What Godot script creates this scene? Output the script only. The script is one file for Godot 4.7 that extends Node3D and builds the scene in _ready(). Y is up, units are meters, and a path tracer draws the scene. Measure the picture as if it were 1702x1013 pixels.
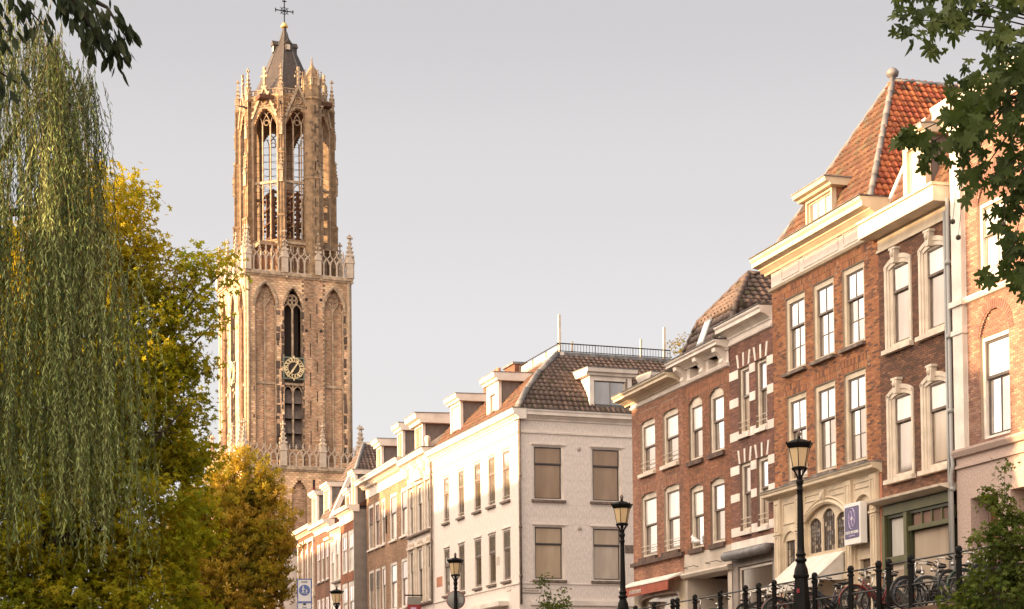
extends Node3D
# A canal street at low sun: gabled houses and railing on the right quay, trees on the left, a Gothic church tower behind.
# World: metres, y up, street level y = 0, camera stands low beside the canal at the origin looking along -z.

const STREET_ANGLE := 16.8
var rng := RandomNumberGenerator.new()
var M := {}
var shared := {}


class Geo:
	var st := SurfaceTool.new()
	var xf := Transform3D.IDENTITY
	func _init(smooth := false):
		st.begin(Mesh.PRIMITIVE_TRIANGLES)
		st.set_smooth_group(0 if smooth else -1)
	func tri(a: Vector3, b: Vector3, c: Vector3):
		st.add_vertex(xf * a)
		st.add_vertex(xf * b)
		st.add_vertex(xf * c)
	func quad(a: Vector3, b: Vector3, c: Vector3, d: Vector3):
		tri(a, b, c)
		tri(a, c, d)
	func box(x0: float, x1: float, y0: float, y1: float, z0: float, z1: float):
		var a := Vector3(x0, y1, z1)
		var b := Vector3(x1, y1, z1)
		var c := Vector3(x1, y0, z1)
		var d := Vector3(x0, y0, z1)
		var e := Vector3(x0, y1, z0)
		var f := Vector3(x1, y1, z0)
		var g := Vector3(x1, y0, z0)
		var h := Vector3(x0, y0, z0)
		quad(a, b, c, d)
		quad(f, e, h, g)
		quad(b, f, g, c)
		quad(e, a, d, h)
		quad(e, f, b, a)
		quad(d, c, g, h)
	func cbox(p: Vector3, s: Vector3):
		box(p.x - s.x / 2, p.x + s.x / 2, p.y - s.y / 2, p.y + s.y / 2, p.z - s.z / 2, p.z + s.z / 2)
	func prism(pts: PackedVector2Array, z0: float, z1: float, back := true):
		var area := 0.0
		for i in pts.size():
			var p := pts[i]
			var q := pts[(i + 1) % pts.size()]
			area += p.x * q.y - q.x * p.y
		if area > 0:
			pts = pts.duplicate()
			pts.reverse()
		var idx := Geometry2D.triangulate_polygon(pts)
		for i in range(0, idx.size(), 3):
			var a := pts[idx[i]]
			var b := pts[idx[i + 1]]
			var c := pts[idx[i + 2]]
			if (b - a).cross(c - a) > 0:
				var t := b
				b = c
				c = t
			tri(Vector3(a.x, a.y, z1), Vector3(b.x, b.y, z1), Vector3(c.x, c.y, z1))
			if back:
				tri(Vector3(a.x, a.y, z0), Vector3(c.x, c.y, z0), Vector3(b.x, b.y, z0))
		for i in pts.size():
			var p := pts[i]
			var q := pts[(i + 1) % pts.size()]
			quad(Vector3(p.x, p.y, z0), Vector3(q.x, q.y, z0), Vector3(q.x, q.y, z1), Vector3(p.x, p.y, z1))
	func sweep(profile: PackedVector2Array, x0: float, x1: float):   # profile of (z, y) drawn along x
		var keep := xf
		xf = xf * Transform3D(Vector3(0, 0, 1), Vector3(0, 1, 0), Vector3(-1, 0, 0), Vector3.ZERO)
		prism(profile, -x1, -x0)
		xf = keep
	func sweep_z(profile: PackedVector2Array, z0: float, z1: float):   # profile of (x, y) drawn along z
		prism(profile, z0, z1)
	func lathe(profile: PackedVector2Array, seg := 10, at := Vector3.ZERO, turn := 0.0):   # (radius, height)
		for i in profile.size() - 1:
			var p := profile[i]
			var q := profile[i + 1]
			for k in seg:
				var a := turn + TAU * k / seg
				var b := turn + TAU * (k + 1) / seg
				var ca := Vector3(cos(a), 0, sin(a))
				var cb := Vector3(cos(b), 0, sin(b))
				var lo := Vector3(0, p.y, 0) + at
				var hi := Vector3(0, q.y, 0) + at
				if q.x < 1e-5:
					tri(hi, lo + ca * p.x, lo + cb * p.x)
				elif p.x < 1e-5:
					tri(hi + cb * q.x, hi + ca * q.x, lo)
				else:
					quad(hi + cb * q.x, hi + ca * q.x, lo + ca * p.x, lo + cb * p.x)
	func tube(pts: PackedVector3Array, r0: float, r1: float, seg := 5):
		var n := pts.size()
		var side := Vector3.ZERO
		var rings := []
		for i in n:
			var d := (pts[mini(i + 1, n - 1)] - pts[maxi(i - 1, 0)]).normalized()
			if side == Vector3.ZERO:
				side = d.cross(Vector3.UP if absf(d.y) < 0.9 else Vector3.RIGHT).normalized()
			side = (side - d * side.dot(d)).normalized()
			var up := d.cross(side)
			var r := lerpf(r0, r1, float(i) / maxf(1, n - 1))
			var ring := PackedVector3Array()
			for k in seg:
				var a := TAU * k / seg
				ring.append(pts[i] + (side * cos(a) + up * sin(a)) * r)
			rings.append(ring)
		for i in n - 1:
			for k in seg:
				var l := (k + 1) % seg
				quad(rings[i + 1][k], rings[i + 1][l], rings[i][l], rings[i][k])
		for k in range(1, seg - 1):
			tri(rings[0][0], rings[0][k], rings[0][k + 1])
			tri(rings[n - 1][0], rings[n - 1][k + 1], rings[n - 1][k])
	func bar(a: Vector3, b: Vector3, r: float, seg := 4):
		tube(PackedVector3Array([a, b]), r, r, seg)
	func ball(c: Vector3, r: float, seg := 8, ry := -1.0):
		var p := PackedVector2Array()
		var h := r if ry < 0 else ry
		var rows := maxi(3, seg / 2)
		for i in rows + 1:
			var t := -PI / 2 + PI * i / rows
			p.append(Vector2(maxf(0.0, cos(t) * r) if i > 0 and i < rows else 0.0, sin(t) * h))
		lathe(p, seg, c)
	func done() -> ArrayMesh:
		st.generate_normals()
		return st.commit()


func _ready():
	rng.seed = 20240611
	var cam := Camera3D.new()
	cam.name = "camera"
	cam.projection = Camera3D.PROJECTION_FRUSTUM
	cam.near = 0.1
	cam.far = 3000.0
	cam.size = 0.1 * 1013.0 / 3150.0
	cam.frustum_offset = Vector2(0.0, 0.1 * 594.5 / 3150.0)
	cam.position = Vector3(0, -2.5, 0)
	cam.basis = Basis(Vector3.RIGHT, deg_to_rad(2.0)) * Basis(Vector3.BACK, -0.0105)
	add_child(cam)
	cam.current = true
	var env := Environment.new()
	env.background_mode = Environment.BG_SKY
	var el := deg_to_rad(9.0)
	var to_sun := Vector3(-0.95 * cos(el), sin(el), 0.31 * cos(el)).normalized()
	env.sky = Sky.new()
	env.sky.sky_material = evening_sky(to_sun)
	env.tonemap_mode = Environment.TONE_MAPPER_LINEAR
	env.tonemap_exposure = 4.15
	env.sdfgi_enabled = true
	env.ssao_enabled = true
	env.ssil_enabled = true
	var we := WorldEnvironment.new()
	we.name = "world_environment"
	we.environment = env
	add_child(we)
	var sun := DirectionalLight3D.new()
	sun.name = "sun"
	sun.light_energy = 1.1
	sun.light_color = lin(1.0, 0.66, 0.34)
	sun.light_angular_distance = 0.5
	sun.shadow_enabled = true
	sun.basis = Basis.looking_at(-to_sun, Vector3.UP)
	add_child(sun)

	make_materials()
	leaf_mat("leaf", 0.85, 0.95)
	leaf_mat("willow_leaf", 0.55, 0.5)
	M["willow_leaf"].metallic_specular = 0.5
	mat("twig", lin(0.14, 0.11, 0.04), 0.8)
	ground()
	tower()
	white_building()
	far_houses()
	corner_brick_house()
	bracket_house()
	banded_house()
	orange_house()
	ornate_house()
	pilaster_house()
	opposite_houses()
	chestnut_tree()
	plane_tree()
	willow_tree()
	railing()
	lamps()
	bicycles()
	saplings()
	overhanging_left()
	overhanging_right()
	settle()


func settle():
	# thing > part > sub-part: dissolve the turned frames and lift anything that sits deeper
	for t in get_children():
		for f in t.get_children():
			if f.has_meta("frame"):
				for c in f.get_children():
					lift(c, f, t)
				t.remove_child(f)
				f.free()
		for p in t.get_children():
			var again := true
			while again:
				again = false
				for s in p.get_children():
					for d in s.get_children():
						lift(d, s, p)
						again = true


func lift(c: Node, from: Node, to: Node):
	var tr: Transform3D = from.transform * c.transform
	var called := String(c.name)
	var cut := called.rfind("_")
	if cut > 0 and called.substr(cut + 1).is_valid_int(): called = called.substr(0, cut)
	from.remove_child(c)
	c.name = numbered(called, to)
	to.add_child(c)
	c.transform = tr


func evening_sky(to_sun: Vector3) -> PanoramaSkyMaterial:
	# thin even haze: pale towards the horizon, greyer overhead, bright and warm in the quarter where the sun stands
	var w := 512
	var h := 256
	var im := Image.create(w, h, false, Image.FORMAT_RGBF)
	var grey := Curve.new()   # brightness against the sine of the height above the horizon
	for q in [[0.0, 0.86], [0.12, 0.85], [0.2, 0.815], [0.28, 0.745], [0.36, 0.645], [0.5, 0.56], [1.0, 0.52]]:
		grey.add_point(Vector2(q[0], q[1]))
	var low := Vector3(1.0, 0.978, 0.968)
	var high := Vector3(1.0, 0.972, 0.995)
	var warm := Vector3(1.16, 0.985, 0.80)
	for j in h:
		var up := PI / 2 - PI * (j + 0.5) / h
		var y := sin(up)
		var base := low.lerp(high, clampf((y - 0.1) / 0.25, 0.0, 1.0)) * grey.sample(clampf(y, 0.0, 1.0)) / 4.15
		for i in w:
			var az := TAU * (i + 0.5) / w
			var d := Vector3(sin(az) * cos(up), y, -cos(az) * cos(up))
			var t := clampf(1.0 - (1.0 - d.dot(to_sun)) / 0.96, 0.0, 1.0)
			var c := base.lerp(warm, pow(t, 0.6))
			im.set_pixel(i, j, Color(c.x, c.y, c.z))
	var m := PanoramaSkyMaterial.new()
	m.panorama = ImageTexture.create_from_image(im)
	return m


func lin(r: float, g: float, b: float) -> Color:
	return Color(r, g, b).linear_to_srgb()


func noise_tex(freq: float, lo: float, octaves := 4, size := 256, sd := 1, kind := FastNoiseLite.TYPE_SIMPLEX_SMOOTH) -> NoiseTexture2D:
	var n := FastNoiseLite.new()
	n.noise_type = kind
	n.seed = sd
	n.frequency = freq
	n.fractal_octaves = octaves
	var t := NoiseTexture2D.new()
	t.width = size
	t.height = size
	t.seamless = true
	t.noise = n
	var g := Gradient.new()
	g.set_color(0, Color(lo, lo, lo))
	g.set_color(1, Color(1, 1, 1))
	t.color_ramp = g
	return t


func mat(key: String, c: Color, rough := 0.85, tex := "", scale := 1.0, relief := 0.0) -> StandardMaterial3D:
	var m := StandardMaterial3D.new()
	m.resource_name = key
	m.albedo_color = c
	m.roughness = rough
	if tex:
		m.albedo_texture = shared[tex]
		m.uv1_triplanar = true
		m.uv1_scale = Vector3.ONE * scale
		if relief > 0.0:
			m.heightmap_enabled = true
			m.heightmap_texture = shared["fine"]
			m.heightmap_scale = relief
	M[key] = m
	return m


func glass(key: String, c: Color, metal: float, rough := 0.05):
	var m := mat(key, c, rough)
	m.metallic = metal
	m.metallic_specular = 0.5
	m.albedo_texture = shared["pane"]
	m.uv1_triplanar = true
	m.uv1_scale = Vector3(0.35, 0.1, 0.35)


func make_materials():
	shared["fine"] = noise_tex(0.09, 0.72, 5, 256, 3)
	shared["blotch"] = noise_tex(0.02, 0.62, 5, 256, 5)
	shared["soft"] = noise_tex(0.012, 0.84, 4, 256, 8)
	shared["wash"] = noise_tex(0.05, 0.83, 6, 512, 17)
	shared["pane"] = noise_tex(0.012, 0.82, 3, 256, 14)
	shared["grime"] = noise_tex(0.03, 0.45, 5, 256, 11)
	mat("white_paint", lin(0.84, 0.74, 0.66), 0.7, "soft", 0.3, 0.3)
	mat("white_wall", lin(0.86, 0.75, 0.68), 0.85, "wash", 0.5, 0.9)
	M["white_wall"].uv1_scale = Vector3(0.7, 0.14, 0.7)
	mat("stucco_line", lin(0.60, 0.50, 0.44), 0.9)
	mat("cream_paint", lin(0.70, 0.565, 0.41), 0.6, "soft", 0.4, 0.2)
	mat("old_cream", lin(0.74, 0.62, 0.50), 0.7, "soft", 0.5, 0.4)
	mat("stucco", lin(0.58, 0.49, 0.41), 0.85, "soft", 0.3, 0.5)
	mat("pink_plaster", lin(0.50, 0.37, 0.32), 0.85, "wash", 0.5, 0.4)
	mat("grey_paint", lin(0.30, 0.25, 0.22), 0.7, "soft", 0.4)
	mat("grey_lead", lin(0.27, 0.25, 0.25), 0.6, "blotch", 0.4, 0.5)
	mat("dark_zinc", lin(0.14, 0.125, 0.12), 0.55, "blotch", 0.5)
	mat("slate_cheek", lin(0.20, 0.165, 0.15), 0.7, "soft", 0.6)
	mat("brown_sash", lin(0.16, 0.115, 0.09), 0.5)
	mat("dark_sash", lin(0.07, 0.055, 0.05), 0.45)
	mat("sill_stone", lin(0.26, 0.19, 0.15), 0.8, "blotch", 0.6, 0.3)
	mat("dark_sill", lin(0.15, 0.085, 0.06), 0.8, "blotch", 0.6, 0.3)
	mat("mortar", lin(0.46, 0.36, 0.28), 0.95, "fine", 1.2, 0.3)
	mat("mortar_dark", lin(0.27, 0.20, 0.155), 0.95, "fine", 1.2, 0.3)
	mat("brick", Color.WHITE, 0.9, "fine", 1.4, 0.4)
	M["brick"].vertex_color_use_as_albedo = true
	mat("brick_plain", lin(0.28, 0.12, 0.07), 0.9, "blotch", 0.8, 0.4)
	mat("stone", Color.WHITE, 0.9, "blotch", 0.11, 1.5)
	M["stone"].vertex_color_use_as_albedo = true
	mat("tower_stone", lin(0.66, 0.48, 0.33), 0.9, "blotch", 0.13, 2.0)
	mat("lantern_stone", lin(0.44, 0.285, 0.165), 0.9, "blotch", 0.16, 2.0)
	mat("parapet_stone", lin(0.68, 0.55, 0.435), 0.9, "soft", 0.2, 1.0)
	mat("pale_stone", lin(0.68, 0.50, 0.345), 0.9, "blotch", 0.2, 2.0)
	mat("tower_core", lin(0.40, 0.28, 0.19), 0.95, "blotch", 0.12, 1.5)
	mat("tower_brick", lin(0.40, 0.225, 0.145), 0.95, "blotch", 0.15, 1.5)
	mat("dark_void", lin(0.045, 0.032, 0.026), 0.9)
	mat("bell_wood", lin(0.17, 0.075, 0.04), 0.8, "blotch", 0.3)
	mat("bronze", lin(0.22, 0.16, 0.08), 0.45)
	M["bronze"].metallic = 0.8
	mat("louver", lin(0.17, 0.125, 0.105), 0.7, "blotch", 0.3)
	mat("spire_slate", lin(0.095, 0.068, 0.057), 0.65, "blotch", 0.25, 1.0)
	mat("gold", lin(0.85, 0.58, 0.2), 0.35)
	M["gold"].metallic = 0.6
	mat("clock_gold", lin(0.9, 0.72, 0.42), 0.45)
	mat("copper_green", lin(0.20, 0.25, 0.20), 0.7)
	mat("iron", lin(0.010, 0.009, 0.009), 0.5, "fine", 2.0, 0.15)
	M["iron"].metallic_specular = 0.25
	mat("iron_worn", lin(0.03, 0.026, 0.024), 0.5, "fine", 2.0, 0.2)
	mat("lamp_glass", lin(0.78, 0.60, 0.36), 0.35)
	M["lamp_glass"].backlight_enabled = true
	M["lamp_glass"].backlight = lin(0.5, 0.38, 0.2)
	for i in 5:
		var k := [0.85, 1.0, 1.15, 0.72, 1.28][i] as float
		mat("red_tile_%d" % i, lin(0.50 * k, 0.13 * k * (0.9 + 0.06 * i), 0.055 * k), 0.75, "fine", 2.0, 0.3)
		mat("worn_tile_%d" % i, lin(0.15 * k, 0.066 * k * (0.9 + 0.06 * i), 0.038 * k), 0.8, "fine", 2.0, 0.3)
		mat("brown_tile_%d" % i, lin(0.155 * k, 0.098 * k, 0.078 * k), 0.6, "fine", 2.0, 0.3)
	mat("moss_tile", lin(0.13, 0.10, 0.065), 0.85, "blotch", 1.0)
	mat("green_paint", lin(0.034, 0.036, 0.012), 0.5, "soft", 0.6)
	mat("green_light", lin(0.10, 0.095, 0.034), 0.5, "soft", 0.6)
	mat("salmon", lin(0.52, 0.22, 0.13), 0.85, "soft", 0.4)
	mat("red_canvas", lin(0.36, 0.09, 0.05), 0.9, "soft", 0.6)
	mat("salmon_blind", lin(0.50, 0.34, 0.22), 0.8)
	mat("white_canvas", lin(0.74, 0.67, 0.60), 0.9, "soft", 0.5)
	mat("sign_white", lin(0.74, 0.70, 0.68), 0.5)
	mat("sign_purple", lin(0.115, 0.095, 0.20), 0.45, "soft", 1.5)
	mat("sign_lilac", lin(0.50, 0.40, 0.62), 0.5)
	mat("sign_blue", lin(0.09, 0.14, 0.36), 0.4)
	mat("sign_dark", lin(0.03, 0.025, 0.03), 0.5)
	mat("sign_red", lin(0.26, 0.025, 0.03), 0.5)
	mat("sign_grey", lin(0.22, 0.21, 0.19), 0.4)
	mat("sign_pole", lin(0.30, 0.29, 0.28), 0.4)
	glass("glass_sky", lin(0.70, 0.68, 0.67), 0.82)
	glass("glass_mid", lin(0.52, 0.48, 0.45), 0.7)
	glass("glass_dark", lin(0.20, 0.155, 0.12), 0.45)
	glass("glass_shade", lin(0.55, 0.42, 0.30), 0.05, 0.15)
	glass("glass_dusk", lin(0.40, 0.34, 0.30), 0.6)
	glass("glass_tan", lin(0.38, 0.255, 0.165), 0.06, 0.12)
	glass("glass_blind", lin(0.82, 0.77, 0.71), 0.12, 0.12)
	glass("glass_curtain", lin(0.55, 0.44, 0.34), 0.15, 0.12)
	glass("glass_pink", lin(0.42, 0.28, 0.24), 0.45, 0.1)
	mat("tyre", lin(0.018, 0.018, 0.018), 0.8)
	mat("chrome", lin(0.55, 0.53, 0.5), 0.3)
	M["chrome"].metallic = 0.9
	mat("saddle", lin(0.035, 0.03, 0.028), 0.5)
	mat("bark", lin(0.10, 0.07, 0.05), 0.95, "blotch", 1.0, 3.0)
	mat("bark_dark", lin(0.045, 0.03, 0.022), 0.95, "blotch", 1.0, 3.0)
	mat("bark_plane", lin(0.16, 0.12, 0.08), 0.95, "blotch", 1.0, 2.0)
	mat("paving", lin(0.20, 0.13, 0.10), 0.9, "grime", 0.6, 0.8)
	mat("kerb", lin(0.30, 0.27, 0.24), 0.9, "blotch", 0.6, 0.5)
	mat("quay_brick", lin(0.20, 0.11, 0.075), 0.95, "grime", 0.4, 1.2)
	mat("earth", lin(0.12, 0.10, 0.06), 0.95, "grime", 0.1, 1.0)
	mat("water", lin(0.03, 0.035, 0.02), 0.06, "", 1.0)
	M["water"].normal_enabled = true
	var nt := noise_tex(0.03, 0.0, 3, 256, 21)
	nt.color_ramp = null
	nt.as_normal_map = true
	nt.bump_strength = 1.2
	M["water"].normal_texture = nt
	M["water"].uv1_triplanar = true
	M["water"].uv1_scale = Vector3.ONE * 0.25


func leaf_mat(key: String, rough := 0.5, back := 0.5):
	var m := mat(key, Color.WHITE, rough)
	m.vertex_color_use_as_albedo = true
	m.backlight_enabled = true
	m.metallic_specular = 0.12
	m.backlight = Color(back, back * 0.97, back * 0.5)


# ---------------------------------------------------------------- objects, parts, tags
func numbered(called: String, parent: Node) -> String:
	var k := "%d/%s" % [parent.get_instance_id(), called]
	var n: int = shared.get(k, 0)
	shared[k] = n + 1
	return called if n == 0 else "%s_%03d" % [called, n]


func thing(called: String, label: String, category: String, at := Vector3.ZERO, yaw := 0.0, group := "") -> Node3D:
	var o := Node3D.new()
	o.name = numbered(called, self)
	add_child(o)
	o.position = at
	o.rotation.y = yaw
	tag(o, label, category, group)
	return o


func tag(o: Node, label: String, category := "", group := ""):
	if label: o.set_meta("label", label)
	if category: o.set_meta("category", category)
	if group: o.set_meta("group", group)


func part(called: String, g, m, parent: Node, label := "") -> MeshInstance3D:
	var o := MeshInstance3D.new()
	o.name = numbered(called, parent)
	o.mesh = g.done() if g is Geo else g
	o.material_override = M[m] if m is String else m
	parent.add_child(o)
	if label: o.set_meta("label", label)
	return o


func boxpart(called: String, m, parent: Node, x0: float, x1: float, y0: float, y1: float, z0: float, z1: float) -> MeshInstance3D:
	var g := Geo.new()
	g.box(x0, x1, y0, y1, z0, z1)
	return part(called, g, m, parent)


func structure(called: String, g, m) -> MeshInstance3D:
	var o := part(called, g, m, self)
	o.set_meta("kind", "structure")
	return o


func many(called: String, mesh: Mesh, m, parent: Node, where: Array, colors = null) -> MultiMeshInstance3D:
	var mm := MultiMesh.new()
	mm.transform_format = MultiMesh.TRANSFORM_3D
	mm.use_colors = colors != null
	mm.mesh = mesh
	mm.instance_count = where.size()
	for i in where.size():
		mm.set_instance_transform(i, where[i])
		if colors != null:
			mm.set_instance_color(i, colors[i])
	var o := MultiMeshInstance3D.new()
	o.name = numbered(called, parent)
	o.multimesh = mm
	o.material_override = M[m] if m is String else m
	parent.add_child(o)
	o.set_meta("kind", "stuff")
	return o


func facade_node(called: String, label: String, category: String, x0: float, z0: float, deg: float, u: float, off := 0.0, group := "") -> Node3D:
	# local x runs along the front towards the right of the view, z points out of the wall into the street
	var a := deg_to_rad(deg)
	var ux := Vector3(sin(a), 0, cos(a))
	var n := Vector3(-cos(a), 0, sin(a))
	return thing(called, label, category, Vector3(x0, 0, z0) + ux * u + n * off, a - PI / 2, group)


# ---------------------------------------------------------------- walls and windows
func arc(x0: float, x1: float, ys: float, rise: float, kind := "round", seg := 10) -> PackedVector2Array:
	var p := PackedVector2Array()
	var h := (x1 - x0) / 2
	if kind == "pointed":
		var R := (h * h + rise * rise) / (2 * h)
		var most := acos(clampf((R - h) / R, -1, 1))
		for i in seg + 1:
			var t := most * i / seg
			p.append(Vector2(x0 + R - R * cos(t), ys + R * sin(t)))
		for i in range(seg - 1, -1, -1):
			var t := most * i / seg
			p.append(Vector2(x1 - R + R * cos(t), ys + R * sin(t)))
	elif kind == "basket":
		for i in seg * 2 + 1:
			var t := PI - PI * i / (seg * 2)
			p.append(Vector2(x0 + h + h * signf(cos(t)) * pow(absf(cos(t)), 0.55), ys + rise * pow(sin(t), 0.55)))
	else:
		var R := (h * h + rise * rise) / (2 * rise)
		var most := asin(clampf(h / R, -1, 1)) if rise <= h else PI - asin(h / R)
		for i in seg * 2 + 1:
			var t := -most + 2 * most * i / (seg * 2)
			p.append(Vector2(x0 + h + R * sin(t), ys + rise - R + R * cos(t)))
	return p


func wall(g: Geo, x0: float, x1: float, y0: float, y1: float, ops: Array, zf := 0.0, zb := -0.3):
	var xs := [x0, x1]
	var ys := [y0, y1]
	for o in ops:
		for v in [o.x0, o.x1]:
			if v > x0 and v < x1:
				xs.append(v)
		for v in [o.y0, o.y1]:
			if v > y0 and v < y1:
				ys.append(v)
	xs.sort()
	ys.sort()
	for i in xs.size() - 1:
		for j in ys.size() - 1:
			if xs[i + 1] - xs[i] < 1e-4 or ys[j + 1] - ys[j] < 1e-4: continue
			var cx: float = (xs[i] + xs[i + 1]) / 2
			var cy: float = (ys[j] + ys[j + 1]) / 2
			var hole := false
			for o in ops:
				if cx > o.x0 and cx < o.x1 and cy > o.y0 and cy < o.y1: hole = true
			if not hole:
				g.quad(Vector3(xs[i], ys[j + 1], zf), Vector3(xs[i + 1], ys[j + 1], zf), Vector3(xs[i + 1], ys[j], zf), Vector3(xs[i], ys[j], zf))
	for o in ops:
		var rise: float = o.get("rise", 0.0)
		var sp: float = o.y1 - rise
		g.quad(Vector3(o.x0, sp, zb), Vector3(o.x0, sp, zf), Vector3(o.x0, o.y0, zf), Vector3(o.x0, o.y0, zb))
		g.quad(Vector3(o.x1, sp, zf), Vector3(o.x1, sp, zb), Vector3(o.x1, o.y0, zb), Vector3(o.x1, o.y0, zf))
		g.quad(Vector3(o.x0, o.y0, zb), Vector3(o.x0, o.y0, zf), Vector3(o.x1, o.y0, zf), Vector3(o.x1, o.y0, zb))
		if rise <= 0.0:
			g.quad(Vector3(o.x0, o.y1, zf), Vector3(o.x0, o.y1, zb), Vector3(o.x1, o.y1, zb), Vector3(o.x1, o.y1, zf))
		else:
			var p := arc(o.x0, o.x1, sp, rise, o.get("kind", "round"))
			var mid := (p.size() - 1) / 2
			for i in p.size() - 1:
				g.quad(Vector3(p[i].x, p[i].y, zf), Vector3(p[i].x, p[i].y, zb), Vector3(p[i + 1].x, p[i + 1].y, zb), Vector3(p[i + 1].x, p[i + 1].y, zf))
				var cx: float = o.x0 if i < mid else o.x1
				g.tri(Vector3(cx, o.y1, zf), Vector3(p[i + 1].x, p[i + 1].y, zf), Vector3(p[i].x, p[i].y, zf))


func in_open(ops: Array, x: float, y: float, grow := 0.0) -> bool:
	for o in ops:
		if x > o.x0 - grow and x < o.x1 + grow and y > o.y0 - grow and y < o.y1 + grow:
			var rise: float = o.get("rise", 0.0)
			if rise <= 0.0 or y < o.y1 - rise: return true
			var t: float = (x - (o.x0 + o.x1) / 2) / ((o.x1 - o.x0) / 2 + grow)
			var top: float = o.y1 - rise + rise * (1 - absf(t) ** (1.5 if o.get("kind", "round") == "pointed" else 2.2)) + grow
			if y < top: return true
	return false


func masonry(called: String, parent: Node, x0: float, x1: float, y0: float, y1: float, ops: Array, tones: Array, L := 0.21, H := 0.0625, m = "brick", soldiers := [], proud := 0.012, joint := 0.012, skip := []):
	# every brick or block a real one with its own tone, joined into one part because there are thousands
	var box := BoxMesh.new()
	box.size = Vector3(1, 1, 1)
	var where := []
	var colors := []
	var rows := int(round((y1 - y0) / H))
	var h := (y1 - y0) / rows
	for r in rows:
		var y := y0 + (r + 0.5) * h
		var x := x0 - (L * 0.5 if r % 2 else 0.0) * 1.0
		while x < x1 - 0.01:
			var a := maxf(x, x0)
			var b := minf(x + L, x1)
			x += L
			for o in ops:   # clip the brick at an opening's edge
				if y > o.y0 and y < o.y1 and in_open([o], (o.x0 + o.x1) / 2, minf(y, o.y1 - 0.001)):
					var ox0: float = o.x0
					var ox1: float = o.x1
					if o.get("rise", 0.0) > 0.0 and y > o.y1 - o.rise:
						var c := (ox0 + ox1) / 2
						var hw := (ox1 - ox0) / 2
						var k := pow(clampf(1.0 - (y - (o.y1 - o.rise)) / o.rise, 0, 1), 1 / (1.5 if o.get("kind", "round") == "pointed" else 2.2))
						ox0 = c - hw * k
						ox1 = c + hw * k
					if a < ox0 and b > ox0: b = ox0
					elif b > ox1 and a < ox1: a = ox1
			if b - a < 0.02: continue
			if in_open(ops, (a + b) / 2, y) or in_open(soldiers, (a + b) / 2, y) or in_open(skip, (a + b) / 2, y): continue
			where.append(Transform3D(Basis.from_scale(Vector3(b - a - joint, h - joint, proud * 2)), Vector3((a + b) / 2, y, rng.randf_range(-0.15, 0.1) * proud)))
			colors.append(tone(tones) * weather(x, y, m == "stone"))
	for s in soldiers:
		var n := int(round((s.x1 - s.x0) / H))
		for i in n:
			var x: float = s.x0 + (i + 0.5) * (s.x1 - s.x0) / n
			var lean: float = -(x - (s.x0 + s.x1) / 2) / (s.x1 - s.x0) * 0.35
			var halves := 2 if s.y1 - s.y0 > 0.3 else 1
			for k in halves:
				var hh: float = (s.y1 - s.y0) / halves
				var c := Vector3(x, s.y0 + (k + 0.5) * hh, 0.0)
				c.x -= lean * (c.y - s.y0)
				if in_open(ops, c.x, c.y): continue
				where.append(Transform3D(Basis(Vector3.BACK, lean) * Basis.from_scale(Vector3((s.x1 - s.x0) / n - joint, hh - joint, proud * 2 + 0.004)), c))
				colors.append(tone(tones))
	return many(called, box, m, parent, where, colors)


func weather(x: float, y: float, big: bool) -> Color:
	# slow drifts of soot and washing over a wall, longer down than across
	if not shared.has("weather"):
		var n := FastNoiseLite.new()
		n.seed = 77
		n.frequency = 1.0
		n.fractal_octaves = 3
		shared["weather"] = n
	var f: FastNoiseLite = shared["weather"]
	var k := f.get_noise_2d(x * 0.32 + 40.0, y * 0.055) if big else f.get_noise_2d(x * 0.5, y * 0.22 + 90.0)
	k = clampf(1.0 + k * (0.7 if big else 0.4), 0.6, 1.35)
	return Color(k * 1.45, k * 1.34, k * 1.22) if big else Color(k, k, k)


func tone(tones: Array) -> Color:
	var c: Color = tones[rng.randi() % tones.size()]
	var k := rng.randf_range(0.82, 1.15)
	return Color(c.r * k, c.g * k * rng.randf_range(0.96, 1.04), c.b * k)


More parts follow.
